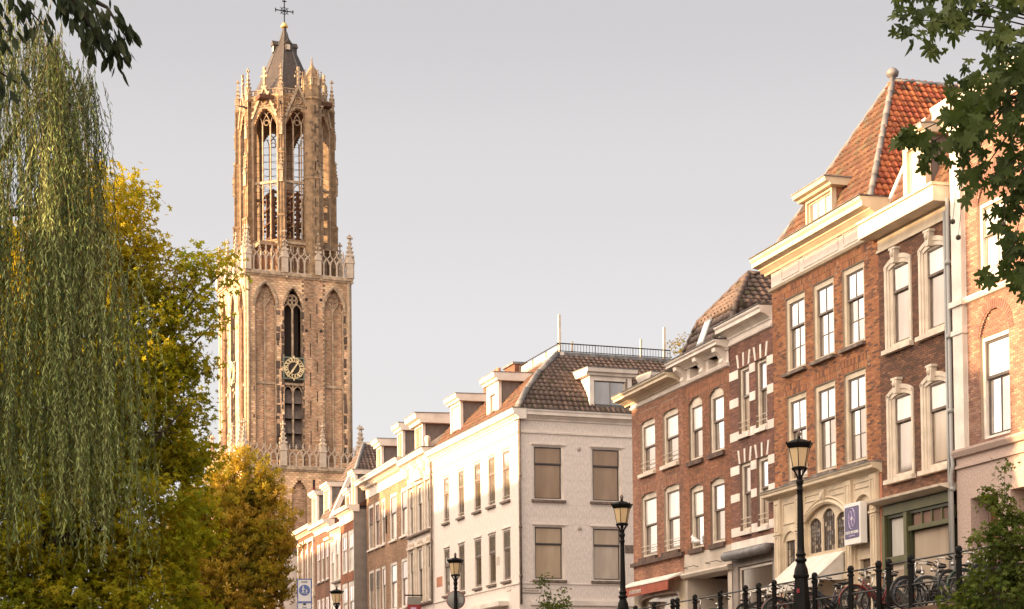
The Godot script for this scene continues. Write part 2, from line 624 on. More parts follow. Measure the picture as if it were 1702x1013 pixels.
func window(h: Node, x0: float, x1: float, y0: float, y1: float, o := {}) -> MeshInstance3D:
	# casing, two sashes with their panes, a sill; x0..y1 is the opening in the wall
	var cw: float = o.get("cw", 0.11)
	var top: float = o.get("top", cw)
	var depth: float = o.get("depth", 0.07)
	var casing = o.get("casing", "white_paint")
	var sash = o.get("sash", "brown_sash")
	var rise: float = o.get("rise", 0.0)
	var kind: String = o.get("kind", "round")
	var gx0 := x0 + cw
	var gx1 := x1 - cw
	var gy0: float = y0 + o.get("foot", 0.09)
	var gy1: float = y1 - top - rise * o.get("drop", 0.6)
	var g := Geo.new()
	var z1 := -depth
	var z0 := -depth - 0.16
	g.box(x0, gx0, y0, y1 - rise, z0, z1)
	g.box(gx1, x1, y0, y1 - rise, z0, z1)
	g.box(gx0, gx1, y0, gy0, z0, z1 + 0.03)
	if rise > 0.0:
		var p := arc(x0, x1, y1 - rise, rise, kind)
		p.append(Vector2(gx1, y1 - rise))
		if absf(gy1 - (y1 - rise)) > 0.01:
			p.append(Vector2(gx1, gy1))
			p.append(Vector2(gx0, gy1))
		p.append(Vector2(gx0, y1 - rise))
		if gy1 < y1 - rise:
			g.box(gx0, gx1, gy1, y1 - rise - 0.002, z0, z1 - 0.003)
			p = arc(x0, x1, y1 - rise, rise, kind)
		g.prism(p, z0, z1)
	else:
		g.box(gx0, gx1, gy1, y1, z0, z1)
	var w := part(o.get("called", "window"), g, casing, h)
	var ym: float = lerpf(gy0, gy1, o.get("split", 0.6))
	if o.has("ym"): ym = o.ym
	var sw: float = o.get("sw", 0.05)
	var up: Array = o.get("up", [1, 1])
	var low: Array = o.get("low", [1, 1])
	var pm_up = o.get("pane_up", "glass_sky")
	var pm_low = o.get("pane_low", "glass_mid")
	if ym < gy1 - 0.05:
		var rec: float = o.get("rec", 0.035)
		sash_at(w, gx0, gx1, ym, gy1, z1 - rec, sw, up, sash, pm_up, o.get("bar", 0.032))
	sash_at(w, gx0, gx1, gy0, ym + (0.0 if ym >= gy1 - 0.05 else 0.03), z1 - o.get("rec", 0.035) - 0.05, sw, low, sash, pm_low, o.get("bar", 0.032))
	if o.has("sill"):
		boxpart("sill", o.sill, w, x0 - 0.07, x1 + 0.07, y0 - o.get("sill_h", 0.1), y0 - 0.002, -0.2, o.get("sill_out", 0.1))
	if o.has("bars"):
		for k in int(o.bars):
			var b := Geo.new()
			b.bar(Vector3(x0 + 0.02, gy0 + 0.14 + 0.17 * k, 0.01), Vector3(x1 - 0.02, gy0 + 0.14 + 0.17 * k, 0.01), 0.014)
			part("guard_bar", b, "old_cream", w)
	return w


func sash_at(w: Node, x0: float, x1: float, y0: float, y1: float, z: float, sw: float, grid: Array, m, pm, bar := 0.032):
	var g := Geo.new()
	g.box(x0, x0 + sw, y0, y1, z - 0.04, z)
	g.box(x1 - sw, x1, y0, y1, z - 0.04, z)
	g.box(x0 + sw, x1 - sw, y0, y0 + sw * 1.2, z - 0.04, z)
	g.box(x0 + sw, x1 - sw, y1 - sw, y1, z - 0.04, z)
	var ax := x0 + sw
	var bx := x1 - sw
	var ay := y0 + sw * 1.2
	var by := y1 - sw
	var nx: int = grid[0]
	var ny: int = grid[1]
	for i in range(1, nx):
		var x := lerpf(ax, bx, float(i) / nx)
		g.box(x - bar / 2, x + bar / 2, ay, by, z - 0.035, z - 0.006)
	for j in range(1, ny):
		var y := lerpf(ay, by, float(j) / ny)
		g.box(ax, bx, y - bar / 2, y + bar / 2, z - 0.035, z - 0.009)
	part("sash", g, m, w)
	for i in nx:
		for j in ny:
			var px0 := lerpf(ax, bx, float(i) / nx)
			var px1 := lerpf(ax, bx, float(i + 1) / nx)
			var py0 := lerpf(ay, by, float(j) / ny)
			var py1 := lerpf(ay, by, float(j + 1) / ny)
			var p := Geo.new()
			p.box(-(px1 - px0) / 2, (px1 - px0) / 2, -(py1 - py0) / 2, (py1 - py0) / 2, -0.003, 0.003)
			var one = pm[rng.randi() % pm.size()] if pm is Array else pm
			var o := part("pane", p, one, w)
			o.position = Vector3((px0 + px1) / 2, (py0 + py1) / 2, z - 0.024)
			o.rotation = Vector3(rng.randf_range(-0.008, 0.008), rng.randf_range(-0.008, 0.008), 0)


func molding(h: Node, called: String, m, x0: float, x1: float, pts: Array) -> MeshInstance3D:
	var g := Geo.new()
	var p := PackedVector2Array()
	for q in pts: p.append(Vector2(q[0], q[1]))
	g.sweep(p, x0, x1)
	return part(called, g, m, h)


func cornice(h: Node, x0: float, x1: float, y0: float, y1: float, out: float, m, called := "cornice") -> MeshInstance3D:
	var d := y1 - y0
	return molding(h, called, m, x0, x1, [[-0.3, y0], [out * 0.16, y0], [out * 0.2, y0 + d * 0.14], [out * 0.42, y0 + d * 0.3], [out * 0.5, y0 + d * 0.34], [out * 0.5, y0 + d * 0.4], [out * 0.9, y0 + d * 0.48], [out * 0.9, y0 + d * 0.74], [out, y0 + d * 0.86], [out * 1.03, y1], [-0.3, y1 + 0.03]])


func house_body(h: Node, w: float, top: float, depth := 9.0, m = "brick_plain", x0 := 0.0, y0 := 0.0):
	boxpart("body", m, h, x0 + 0.01, x0 + w - 0.01, y0, top, -depth, -0.32)


# ---------------------------------------------------------------- tiled roofs
func pantile(tw: float, th: float) -> ArrayMesh:
	var key := "pantile%.3f_%.3f" % [tw, th]
	if shared.has(key): return shared[key]
	var g := Geo.new(true)
	var n := 7
	var top := []
	var low := []
	for i in n + 1:
		var t := float(i) / n
		var x := (t - 0.5) * tw * 1.08
		var z := 0.030 * sin(t * TAU - 0.7) + 0.02
		top.append(Vector3(x, th * 0.62, z * 0.9 - 0.004))
		low.append(Vector3(x, -th * 0.55, z + 0.034))
	for i in n:
		g.quad(top[i], top[i + 1], low[i + 1], low[i])
		g.quad(low[i], low[i + 1], low[i + 1] - Vector3(0, -0.005, 0.03), low[i] - Vector3(0, -0.005, 0.03))
	shared[key] = g.done()
	return shared[key]


func tile_slope(roof: Node, O: Vector3, X: Vector3, U: Vector3, poly: PackedVector2Array, tw: float, th: float, kind: String, budget := 300, holes := []) -> int:
	var N := X.cross(U).normalized()
	var b := Basis(X, U, N)
	var lo := poly[0]
	var hi := poly[0]
	for p in poly:
		lo = lo.min(p)
		hi = hi.max(p)
	var g := Geo.new()   # the deck under the tiles
	g.xf = Transform3D(b, O)
	g.prism(poly, -0.12, -0.005)
	part("roof_deck", g, "dark_zinc", roof)
	var mesh := pantile(tw, th)
	var rest := {}
	var used := 0
	for r in int((hi.y - lo.y) / th) + 1:
		for c in int((hi.x - lo.x) / tw) + 1:
			var p := Vector2(lo.x + (c + 0.5) * tw, lo.y + (r + 0.5) * th)
			if not Geometry2D.is_point_in_polygon(p, poly): continue
			var gap := false
			for q in holes:
				if Geometry2D.is_point_in_polygon(p, q): gap = true
			if gap: continue
			var tr := Transform3D(b * Basis(Vector3.BACK, rng.randf_range(-0.05, 0.05)) * Basis(Vector3.RIGHT, rng.randf_range(-0.04, 0.04)), O + X * p.x + U * p.y + N * rng.randf_range(-0.003, 0.006))
			var k := "%s_%d" % [kind, rng.randi() % 5]
			if rng.randf() < 0.07: k = "moss_tile" if kind != "red_tile" else "worn_tile_%d" % (rng.randi() % 5)
			if used < budget:
				var o := MeshInstance3D.new()
				o.name = numbered("roof_tile", roof)
				o.mesh = mesh
				o.material_override = M[k]
				o.transform = tr
				roof.add_child(o)
				used += 1
			else:
				if not rest.has(k): rest[k] = []
				rest[k].append(tr)
	for k in rest:
		many("roof_tiles", mesh, k, roof, rest[k])
	return used


func cap_line(roof: Node, called: String, a: Vector3, b: Vector3, r: float, m, step := 0.0):
	var g := Geo.new(true)
	if step <= 0.0:
		g.tube(PackedVector3Array([a, b]), r, r, 7)
	else:
		var n := int((b - a).length() / step)
		for i in n:
			g.tube(PackedVector3Array([a.lerp(b, float(i) / n), a.lerp(b, (i + 1.12) / n)]), r * 1.12, r * 0.92, 7)
	part(called, g, m, roof)


func text(called: String, s: String, size: float, m, parent: Node, at: Vector3, font := "Droid Sans", weight := 700, depth := 0.008, width := 0.0) -> MeshInstance3D:
	var t := TextMesh.new()
	var f := SystemFont.new()
	f.font_names = PackedStringArray([font])
	f.font_weight = weight
	t.font = f
	t.text = s
	t.font_size = 32
	t.pixel_size = size / 32.0
	t.depth = depth
	var o := part(called, t, m, parent)
	o.position = at
	return o


# ---------------------------------------------------------------- the row of houses on the right
func op(x0: float, x1: float, y0: float, y1: float, rise := 0.0, kind := "round") -> Dictionary:
	return {"x0": x0, "x1": x1, "y0": y0, "y1": y1, "rise": rise, "kind": kind}


func merged(a: Dictionary, b: Dictionary) -> Dictionary:
	var c := a.duplicate()
	c.merge(b, true)
	return c


func put_windows(h: Node, ops: Array, style: Dictionary):
	for o in ops:
		window(h, o.x0, o.x1, o.y0, o.y1, merged(merged(style, {"rise": o.rise, "kind": o.kind}), o.get("style", {})))


func brick_front(h: Node, w: float, y0: float, y1: float, ops: Array, mortar: String, tones: Array, soldiers := [], skip := [], x0 := 0.0):
	var g := Geo.new()
	wall(g, x0, x0 + w, y0, y1, ops, -0.004, -0.34)
	part("wall", g, mortar, h)
	masonry("brickwork", h, x0, x0 + w, y0, y1, ops, tones, 0.21, 0.0625, "brick", soldiers, 0.008, 0.012, skip)


func panel_frame(g: Geo, x0: float, x1: float, y0: float, y1: float, z: float, t := 0.04):
	g.box(x0, x1, y1 - t, y1, z, z + 0.025)
	g.box(x0, x1, y0, y0 + t, z, z + 0.025)
	g.box(x0, x0 + t, y0 + t, y1 - t, z, z + 0.022)
	g.box(x1 - t, x1, y0 + t, y1 - t, z, z + 0.022)


func dormer(h: Node, x0: float, x1: float, y0: float, y1: float, zf: float, back: float, front_m, cheek_m, roof_y: float, over := 0.22, grid := [1, 1], pane = "glass_mid", lean_top := 0.12, sash = "old_cream", cw := 0.12) -> Node:
	var g := Geo.new()   # cheeks
	g.box(x0 + 0.03, x1 - 0.03, y0 - 0.6, roof_y - 0.02, zf - back, zf - 0.2)
	var d := part("dormer", g, cheek_m, h)
	var w := window(d, x0, x1, y0, y1, {"casing": front_m, "sash": sash, "depth": -zf, "cw": cw, "split": 1.0, "low": grid, "pane_low": pane, "foot": 0.06, "sw": 0.05})
	w.name = "front"
	var r := Geo.new()
	var lip := roof_y - y1
	r.sweep(PackedVector2Array([Vector2(zf - back, y1), Vector2(zf + over * 0.4, y1), Vector2(zf + over * 0.5, y1 + lip * 0.3), Vector2(zf + over * 0.9, y1 + lip * 0.45), Vector2(zf + over, roof_y), Vector2(zf - back, roof_y + lean_top)]), x0 - over * 0.7, x1 + over * 0.7)
	part("dormer_roof", r, front_m, d)
	var z := Geo.new()
	z.sweep(PackedVector2Array([Vector2(zf - back, roof_y + lean_top + 0.003), Vector2(zf + over * 1.08, roof_y + 0.003), Vector2(zf + over * 1.08, roof_y + 0.035), Vector2(zf - back, roof_y + lean_top + 0.035)]), x0 - over * 0.78, x1 + over * 0.78)
	part("roof_edge", z, "grey_lead", d)
	return d


func cap_roof(h: Node, w: float, eave: float, ridge: float, depth: float, m := "brown_tile_0", x0 := 0.0):
	# plain saddle roof behind a cornice
	var g := Geo.new()
	g.sweep(PackedVector2Array([Vector2(-0.1, eave), Vector2(-depth / 2, ridge), Vector2(-depth, eave)]), x0 + 0.02, x0 + w - 0.02)
	part("roof", g, m, h)


func orange_house():
	var h := facade_node("brick_house", "orange brick house with pyramid red tiled roof and arched cream shopfront", "house", 25.8, 0, STREET_ANGLE, -60.92)
	var W := 6.93
	house_body(h, W, 11.5)
	var xs := [[0.94, 2.29], [2.84, 4.20], [4.74, 6.08]]
	var ops := []
	var sol := []
	for x in xs:
		ops.append(op(x[0], x[1], 8.19, 10.47))
		ops.append(op(x[0], x[1], 4.86, 7.46))
		sol.append(op(x[0] - 0.12, x[1] + 0.12, 10.49, 10.87))
		sol.append(op(x[0] - 0.12, x[1] + 0.12, 7.48, 7.86))
	brick_front(h, W, 4.62, 10.97, ops, "mortar", [Color(0.512, 0.207, 0.088), Color(0.440, 0.170, 0.075), Color(0.559, 0.251, 0.113), Color(0.369, 0.150, 0.075), Color(0.476, 0.188, 0.081), Color(0.202, 0.095, 0.063)], sol)
	for k in ops.size():
		var low := k % 2 == 1
		window(h, ops[k].x0, ops[k].x1, ops[k].y0, ops[k].y1, {"casing": "cream_paint", "sash": "brown_sash", "cw": 0.15, "top": 0.16, "up": [2, 1], "low": [2, 2], "split": 0.615, "pane_up": "glass_sky", "pane_low": ["glass_sky", "glass_sky", "glass_mid"] if not low else ["glass_sky", "glass_mid", "glass_dusk"], "sill": "sill_stone", "sill_out": 0.14, "depth": 0.05})
	# frieze with three sunk panels under the roof cornice
	var f := Geo.new()
	f.box(0, W, 10.97, 11.62, -0.3, 0.03)
	for p in [[0.75, 2.0], [2.3, 4.6], [4.9, 6.3]]:
		panel_frame(f, p[0], p[1], 11.12, 11.5, 0.03, 0.05)
	part("frieze", f, "white_wall", h)
	molding(h, "frieze_molding", "cream_paint", -0.08, W + 0.08, [[0.0, 10.9], [0.09, 10.93], [0.13, 11.0], [0.035, 11.03], [0.0, 11.03]])
	cornice(h, -0.34, W + 0.1, 11.48, 11.98, 0.58, "cream_paint")
	boxpart("gutter_lip", "dark_zinc", h, -0.37, W + 0.12, 12.0, 12.03, -0.3, 0.62)
	# roof
	var roof := Node3D.new()
	roof.name = "roof"
	h.add_child(roof)
	var apex := Vector3(3.12, 16.75, -2.6)
	var L := 5.415
	var used := tile_slope(roof, Vector3(6.52, 12.0, 0), Vector3(0, 0, -1), Vector3(-3.4, 4.75, 0).normalized(), PackedVector2Array([Vector2(0, 0), Vector2(6.2, 0), Vector2(6.2, 5.84), Vector2(2.6, 5.84)]), 0.215, 0.27, "red_tile", 260)
	tile_slope(roof, Vector3(-0.28, 12.0, 0.0), Vector3(1, 0, 0), Vector3(0, 4.75, -2.6).normalized(), PackedVector2Array([Vector2(0, 0), Vector2(6.8, 0), Vector2(3.4, L)]), 0.215, 0.27, "worn_tile", 300 - used, [PackedVector2Array([Vector2(2.3, 0.2), Vector2(3.95, 0.2), Vector2(3.95, 1.6), Vector2(2.3, 1.6)])])
	var fg := Geo.new()
	fg.tri(Vector3(-0.28, 12, 0), apex, Vector3(-0.28, 12, -6.2))
	fg.quad(apex, Vector3(3.12, 16.75, -6.2), Vector3(-0.28, 12, -6.2), Vector3(-0.28, 12, -6.2))
	part("far_slope", fg, "worn_tile_0", roof)
	for q in [[Vector3(6.52, 12.02, 0.02), apex], [Vector3(-0.28, 12.02, 0.02), apex], [apex, Vector3(3.12, 16.75, -6.2)]]:
		cap_line(roof, "hip_lead", q[0], q[1], 0.09, "grey_lead", 0.62)
	var ball := Geo.new(true)
	ball.lathe(PackedVector2Array([Vector2(0.1, -0.1), Vector2(0.08, 0.1), Vector2(0.17, 0.14), Vector2(0.2, 0.26), Vector2(0.12, 0.36), Vector2(0.0, 0.42)]), 9, apex)
	part("roof_finial", ball, "grey_lead", roof)
	dormer(h, 1.98, 3.72, 12.3, 13.22, -0.22, 1.6, "cream_paint", "salmon", 13.44, 0.34, [3, 1], "glass_mid", 0.0, "cream_paint", 0.08)
	# shopfront
	var s := Geo.new()
	var so := [op(0.62, 1.56, 0.9, 3.38, 0.3), op(2.14, 4.84, 2.5, 3.98, 0.42), op(5.33, 6.36, 0.0, 3.92, 0.3)]
	wall(s, 0.12, 6.80, 0.0, 4.40, so, 0.05, -0.2)
	part("shop_front", s, "cream_paint", h)
	boxpart("salmon_strip", "salmon", h, 6.80, W, 0.0, 4.42, -0.3, 0.02)
	boxpart("salmon_strip", "salmon", h, 0.0, 0.12, 0.0, 4.42, -0.3, 0.02)
	for x in [[0.14, 0.56], [1.62, 2.10], [4.87, 5.28], [6.41, 6.78]]:
		var p := Geo.new()
		p.box(x[0], x[1], 0.0, 4.40, -0.1, 0.13)
		panel_frame(p, x[0] + 0.08, x[1] - 0.08, 3.42, 4.3, 0.13, 0.035)
		panel_frame(p, x[0] + 0.08, x[1] - 0.08, 1.9, 3.28, 0.13, 0.035)
		p.box(x[0] - 0.03, x[1] + 0.03, 3.32, 3.38, -0.05, 0.17)
		p.box(x[0] - 0.03, x[1] + 0.03, 1.62, 1.84, -0.05, 0.19)
		part("pilaster", p, "cream_paint", h)
	for q in [[0.66, 1.52, 3.5, 4.25, 0.28], [5.36, 6.34, 4.0, 4.3, 0.2]]:
		var p := Geo.new()
		panel_frame(p, q[0], q[1], q[2] + 0.1, q[3], 0.052, 0.035)
		part("panel_molding", p, "cream_paint", h)
	var am := Geo.new()   # raised moulding round the big arch, spandrel panels and keystone
	for r in [[0.0, 0.07], [0.16, 0.045]]:
		var a := arc(2.14 - r[0], 4.84 + r[0], 3.56, 0.42 + r[0] * 0.8, "round", 12)
		for i in a.size() - 1:
			am.bar(Vector3(a[i].x, a[i].y, 0.06), Vector3(a[i + 1].x, a[i + 1].y, 0.06), r[1], 5)
	for m in [[2.2, 3.2], [3.78, 4.78]]:
		panel_frame(am, m[0], m[1], 4.10, 4.3, 0.052, 0.03)
	am.box(3.38, 3.6, 3.96, 4.36, 0.05, 0.14)
	part("arch_molding", am, "cream_paint", h)
	var kb := Geo.new(true)
	kb.ball(Vector3(3.49, 4.16, 0.15), 0.075, 8, 0.13)
	part("keystone_rosette", kb, "old_cream", h)
	cornice(h, -0.36, W + 0.02, 4.40, 4.68, 0.36, "cream_paint", "shop_cornice")
	boxpart("cornice_lead", "grey_lead", h, -0.38, W + 0.03, 4.685, 4.71, -0.05, 0.39)
	var tr := Geo.new()   # tracery board behind the big arch, with three arched lights
	var lights := [op(2.24, 3.04, 2.54, 3.60, 0.2), op(3.12, 3.92, 2.54, 3.80, 0.26), op(4.0, 4.76, 2.54, 3.60, 0.2)]
	wall(tr, 2.14, 4.84, 2.5, 3.99, lights, -0.05, -0.15)
	part("window_tracery", tr, "cream_paint", h)
	for l in lights:
		var w := window(h, l.x0, l.x1, l.y0, l.y1, {"rise": l.rise, "casing": "cream_paint", "sash": "dark_sash", "cw": 0.035, "depth": 0.07, "rec": -0.03, "bar": 0.014, "split": 1.0, "low": [5, 8], "pane_low": ["glass_sky", "glass_mid", "glass_dark", "glass_dark", "glass_dark", "glass_curtain"], "foot": 0.03, "sw": 0.018, "drop": 0.1})
	window(h, 0.62, 1.56, 0.9, 3.38, {"rise": 0.3, "casing": "cream_paint", "sash": "dark_sash", "depth": 0.0, "rec": 0.0, "bar": 0.014, "split": 1.0, "low": [4, 9], "pane_low": ["glass_mid", "glass_dark", "glass_dark", "glass_curtain"], "cw": 0.1, "sw": 0.02})
	window(h, 5.33, 6.36, 2.45, 3.92, {"rise": 0.3, "casing": "cream_paint", "sash": "cream_paint", "depth": 0.06, "split": 1.0, "low": [2, 1], "pane_low": "glass_dark"})
	var dr := boxpart("door", "cream_paint", h, 5.33, 6.36, 2.12, 2.45, -0.18, -0.02)
	boxpart("door_frame", "cream_paint", dr, 5.33, 5.5, 0.0, 2.12, -0.18, -0.03)
	boxpart("door_frame", "cream_paint", dr, 6.2, 6.36, 0.0, 2.12, -0.18, -0.03)
	boxpart("door_glass", "glass_dark", dr, 5.5, 6.2, 0.0, 2.12, -0.17, -0.13)
	var aw := Geo.new()
	aw.sweep(PackedVector2Array([Vector2(0.06, 2.42), Vector2(0.14, 2.44), Vector2(1.1, 1.62), Vector2(1.1, 1.40), Vector2(1.08, 1.40), Vector2(1.08, 1.6), Vector2(0.12, 2.40)]), 1.66, 4.84)
	for x in [1.66, 4.82]:
		aw.prism(PackedVector2Array([Vector2(x, 0.0), Vector2(x + 0.01, 0.0), Vector2(x + 0.01, 0.01), Vector2(x, 0.01)]), 0, 0.01)
		aw.tri(Vector3(x, 2.42, 0.14), Vector3(x, 1.61, 1.1), Vector3(x, 1.61, 0.14))
	part("awning", aw, "white_canvas", h)
	boxpart("shop_window", "glass_dark", h, 2.16, 4.82, 0.3, 2.44, -0.16, -0.1)
	# purple sign board, hung in front of the right bay
	var sg := facade_node("shop_sign", "white framed shop sign with purple poster beside the cream arched window", "sign", 25.8, 0, STREET_ANGLE, -60.92 + 5.78)
	var sb := Geo.new()
	sb.box(-0.49, 0.49, 2.53, 3.68, 0.14, 0.34)
	part("sign_box", sb, "sign_white", sg)
	var pp := PackedVector2Array()
	for c in [[0.36, 3.53], [0.36, 2.74], [-0.40, 2.74], [-0.40, 3.53]]:
		for k in 4:
			var a: float = [0.0, -PI / 2, -PI, -PI * 1.5][[[0.36, 3.53], [0.36, 2.74], [-0.40, 2.74], [-0.40, 3.53]].find(c)] + PI / 2 - PI / 2 * k / 3.0
			pp.append(Vector2(c[0] + 0.05 * cos(a), c[1] + 0.05 * sin(a)))
	var pg := Geo.new()
	pg.prism(pp, 0.339, 0.346)
	part("poster", pg, "sign_purple", sg)
	var fl := Geo.new()   # the knot of loops printed on the poster
	for k in 4:
		var c := Vector2([-0.105, 0.065, -0.105, 0.065][k], [3.36, 3.36, 3.13, 3.13][k])
		ring(fl, Vector3(c.x, c.y, 0.349), 0.072, 0.105, 0.009)
	ring(fl, Vector3(-0.02, 3.245, 0.349), 0.20, 0.29, 0.009)
	part("emblem", fl, "sign_lilac", sg)
	var st := Geo.new()
	for k in 6:
		var a := PI * k / 6
		st.bar(Vector3(-0.02 - 0.06 * cos(a), 3.245 - 0.05 * sin(a), 0.351), Vector3(-0.02 + 0.06 * cos(a), 3.245 + 0.05 * sin(a), 0.351), 0.006)
	part("emblem_star", st, "sign_white", sg)
	text("lettering", "STATE OF MIND", 0.105, "sign_white", sg, Vector3(-0.02, 2.86, 0.35))
	text("small_lettering", "stateofmind.nl", 0.05, "sign_lilac", sg, Vector3(-0.02, 2.765, 0.35))


func ring(g: Geo, c: Vector3, rx: float, ry: float, t: float, seg := 18):
	for i in seg:
		var a := TAU * i / seg
		var b := TAU * (i + 1) / seg
		g.bar(c + Vector3(cos(a) * rx, sin(a) * ry, 0), c + Vector3(cos(b) * rx, sin(b) * ry, 0), t)


func ornate_house():
	var h := facade_node("brick_house", "dark brown brick house with carved stone window surrounds above a green shopfront", "house", 25.8, 0, STREET_ANGLE, -53.99)
	var W := 3.89
	house_body(h, W, 11.0)
	var ops := []
	for x in [[0.36, 1.82], [2.24, 3.66]]:
		for y in [[7.66, 10.05], [4.12, 6.52]]:
			ops.append(op(x[0] + 0.03, x[1] - 0.03, y[0], y[1] + 0.06, 0.16))
	brick_front(h, W, 3.62, 10.46, ops, "mortar_dark", [Color(0.238, 0.107, 0.063), Color(0.191, 0.088, 0.057), Color(0.285, 0.132, 0.075), Color(0.155, 0.075, 0.050)])
	for o in ops:
		var w := window(h, o.x0 + 0.3, o.x1 - 0.02, o.y0 + 0.02, o.y1 - 0.1, {"rise": 0.16, "casing": "old_cream", "sash": "sill_stone", "cw": 0.06, "depth": 0.02, "rec": 0.012, "split": 0.66, "pane_up": ["glass_blind", "glass_mid"], "pane_low": ["glass_curtain", "glass_dusk"], "sw": 0.055})
		var g := Geo.new()   # stone surround: stepped jambs, segmental head and keystone
		for st in [[0.0, 0.12, 0.05], [0.12, 0.22, 0.025], [0.22, 0.31, -0.01]]:
			g.box(o.x0 + st[0], o.x0 + st[1], o.y0, o.y1 - 0.16, -0.2, st[2])
		g.box(o.x1 - 0.04, o.x1 + 0.06, o.y0, o.y1 - 0.16, -0.2, 0.05)
		for st in [[0.0, 0.12, 0.05], [0.12, 0.24, 0.025]]:
			var a := arc(o.x0 - 0.02, o.x1 + 0.05, o.y1 - 0.16 - st[0], 0.2, "round", 8)
			var b := arc(o.x0 - 0.02, o.x1 + 0.05, o.y1 - 0.16 - st[1], 0.2, "round", 8)
			b.reverse()
			a.append_array(b)
			g.prism(a, -0.2, st[2])
		var c: float = (o.x0 + o.x1) / 2
		g.prism(PackedVector2Array([Vector2(c - 0.07, o.y1 - 0.2), Vector2(c + 0.07, o.y1 - 0.2), Vector2(c + 0.14, o.y1 + 0.2), Vector2(c - 0.14, o.y1 + 0.2)]), -0.1, 0.17)
		g.box(c - 0.17, c + 0.17, o.y1 + 0.16, o.y1 + 0.22, -0.05, 0.19)
		part("surround", g, "old_cream", w)
		var k := Geo.new(true)
		k.ball(Vector3(c, o.y1 + 0.06, 0.17), 0.075, 8, 0.11)
		part("keystone", k, "old_cream", w)
		boxpart("sill", "old_cream", w, o.x0 - 0.08, o.x1 + 0.1, o.y0 - 0.12, o.y0 - 0.002, -0.2, 0.14)
	var f := Geo.new()
	f.box(0.02, W - 0.1, 10.46, 10.9, -0.3, 0.03)
	f.box(0.0, W - 0.08, 10.42, 10.5, -0.2, 0.07)
	part("frieze", f, "cream_paint", h)
	boxpart("box_gutter", "old_cream", h, -0.25, W - 0.02, 10.84, 11.24, -0.3, 0.48)
	boxpart("gutter_lip", "cream_paint", h, -0.28, W, 11.245, 11.32, -0.3, 0.53)
	var roof := Node3D.new()
	roof.name = "roof"
	h.add_child(roof)
	tile_slope(roof, Vector3(0.0, 11.3, -0.15), Vector3(1, 0, 0), Vector3(0, 2.0, -0.95).normalized(), PackedVector2Array([Vector2(0.1, 0), Vector2(3.8, 0), Vector2(3.8, 3.4), Vector2(0.1, 3.4)]), 0.22, 0.29, "worn_tile", 120, [PackedVector2Array([Vector2(1.2, 0), Vector2(2.6, 0), Vector2(2.6, 2.2), Vector2(1.2, 2.2)])])
	var v := Geo.new()
	v.xf = Transform3D(Basis(Vector3(1, 0, 0), Vector3(0, 2.0, -0.95).normalized(), Vector3(0, 0.95, 2.0).normalized()), Vector3(0, 11.3, -0.15))
	v.box(-0.1, 0.1, 0, 3.3, -0.1, 0.10)
	part("verge_board", v, "white_paint", roof)
	var d := dormer(h, 1.28, 2.5, 11.45, 13.05, -0.1, 1.3, "cream_paint", "slate_cheek", 13.25, 0.2, [1, 1], "old_cream", 0.1, "cream_paint", 0.22)
	# green shopfront
	var s := Geo.new()
	wall(s, 0.1, W - 0.1, 0.0, 3.5, [op(0.36, 1.28, 2.02, 3.08), op(0.36, 1.28, 0.0, 1.86), op(1.60, W - 0.2, 2.74, 3.08), op(1.60, W - 0.2, 0.4, 2.62)], 0.02, -0.16)
	part("shop_front", s, "green_paint", h)
	var gl := Geo.new()
	gl.box(0.12, W - 0.12, 3.17, 3.42, 0.02, 0.07)
	gl.box(1.56, W - 0.12, 2.62, 2.74, 0.0, 0.09)
	gl.box(0.3, 1.32, 1.86, 2.02, 0.0, 0.08)
	for x in [0.1, 1.32]:
		gl.box(x, x + 0.17, 0, 3.15, 0.021, 0.1)
	part("shop_trim", gl, "green_light", h)
	molding(h, "shop_cornice", "old_cream", -0.2, W - 0.05, [[-0.1, 3.45], [0.1, 3.47], [0.4, 3.54], [0.42, 3.6], [-0.1, 3.66]])
	for k in 4:
		var x0 := lerpf(1.60, W - 0.2, k / 4.0) + 0.03
		var x1 := lerpf(1.60, W - 0.2, (k + 1) / 4.0) - 0.03
		boxpart("transom_pane", "glass_pink", h, x0, x1, 2.74, 3.08, -0.08, -0.05)
		boxpart("transom_bar", "green_light", h, x1, x1 + 0.06, 2.74, 3.08, -0.1, 0.0)
	boxpart("shop_pane", "glass_curtain", h, 1.62, W - 0.22, 0.42, 2.6, -0.1, -0.07)
	boxpart("door_pane", "glass_blind", h, 0.38, 1.26, 2.04, 3.06, -0.1, -0.07)
	var dr := boxpart("door", "old_cream", h, 0.38, 1.26, 0.0, 1.84, -0.12, -0.08)
	boxpart("door_panel", "glass_curtain", dr, 0.52, 1.12, 0.3, 1.66, -0.1, -0.07)
	# rainwater pipe down the party wall
	var p := Geo.new(true)
	p.tube(PackedVector3Array([Vector3(W + 0.02, 10.9, 0.1), Vector3(W + 0.02, 4.3, 0.1), Vector3(W + 0.1, 4.05, 0.12), Vector3(W + 0.04, 3.8, 0.14), Vector3(W + 0.02, 3.5, 0.12), Vector3(W + 0.02, 0.1, 0.12)]), 0.052, 0.052, 8)
	p.tube(PackedVector3Array([Vector3(W - 0.13, 10.6, 0.1), Vector3(W - 0.13, 0.1, 0.1)]), 0.045, 0.045, 7)
	for y in [9.2, 7.3, 5.4, 3.4]:
		p.tube(PackedVector3Array([Vector3(W + 0.02, y, 0.1), Vector3(W + 0.02, y + 0.1, 0.1)]), 0.085, 0.085, 8)
	part("rain_pipe", p, "sign_pole", h)


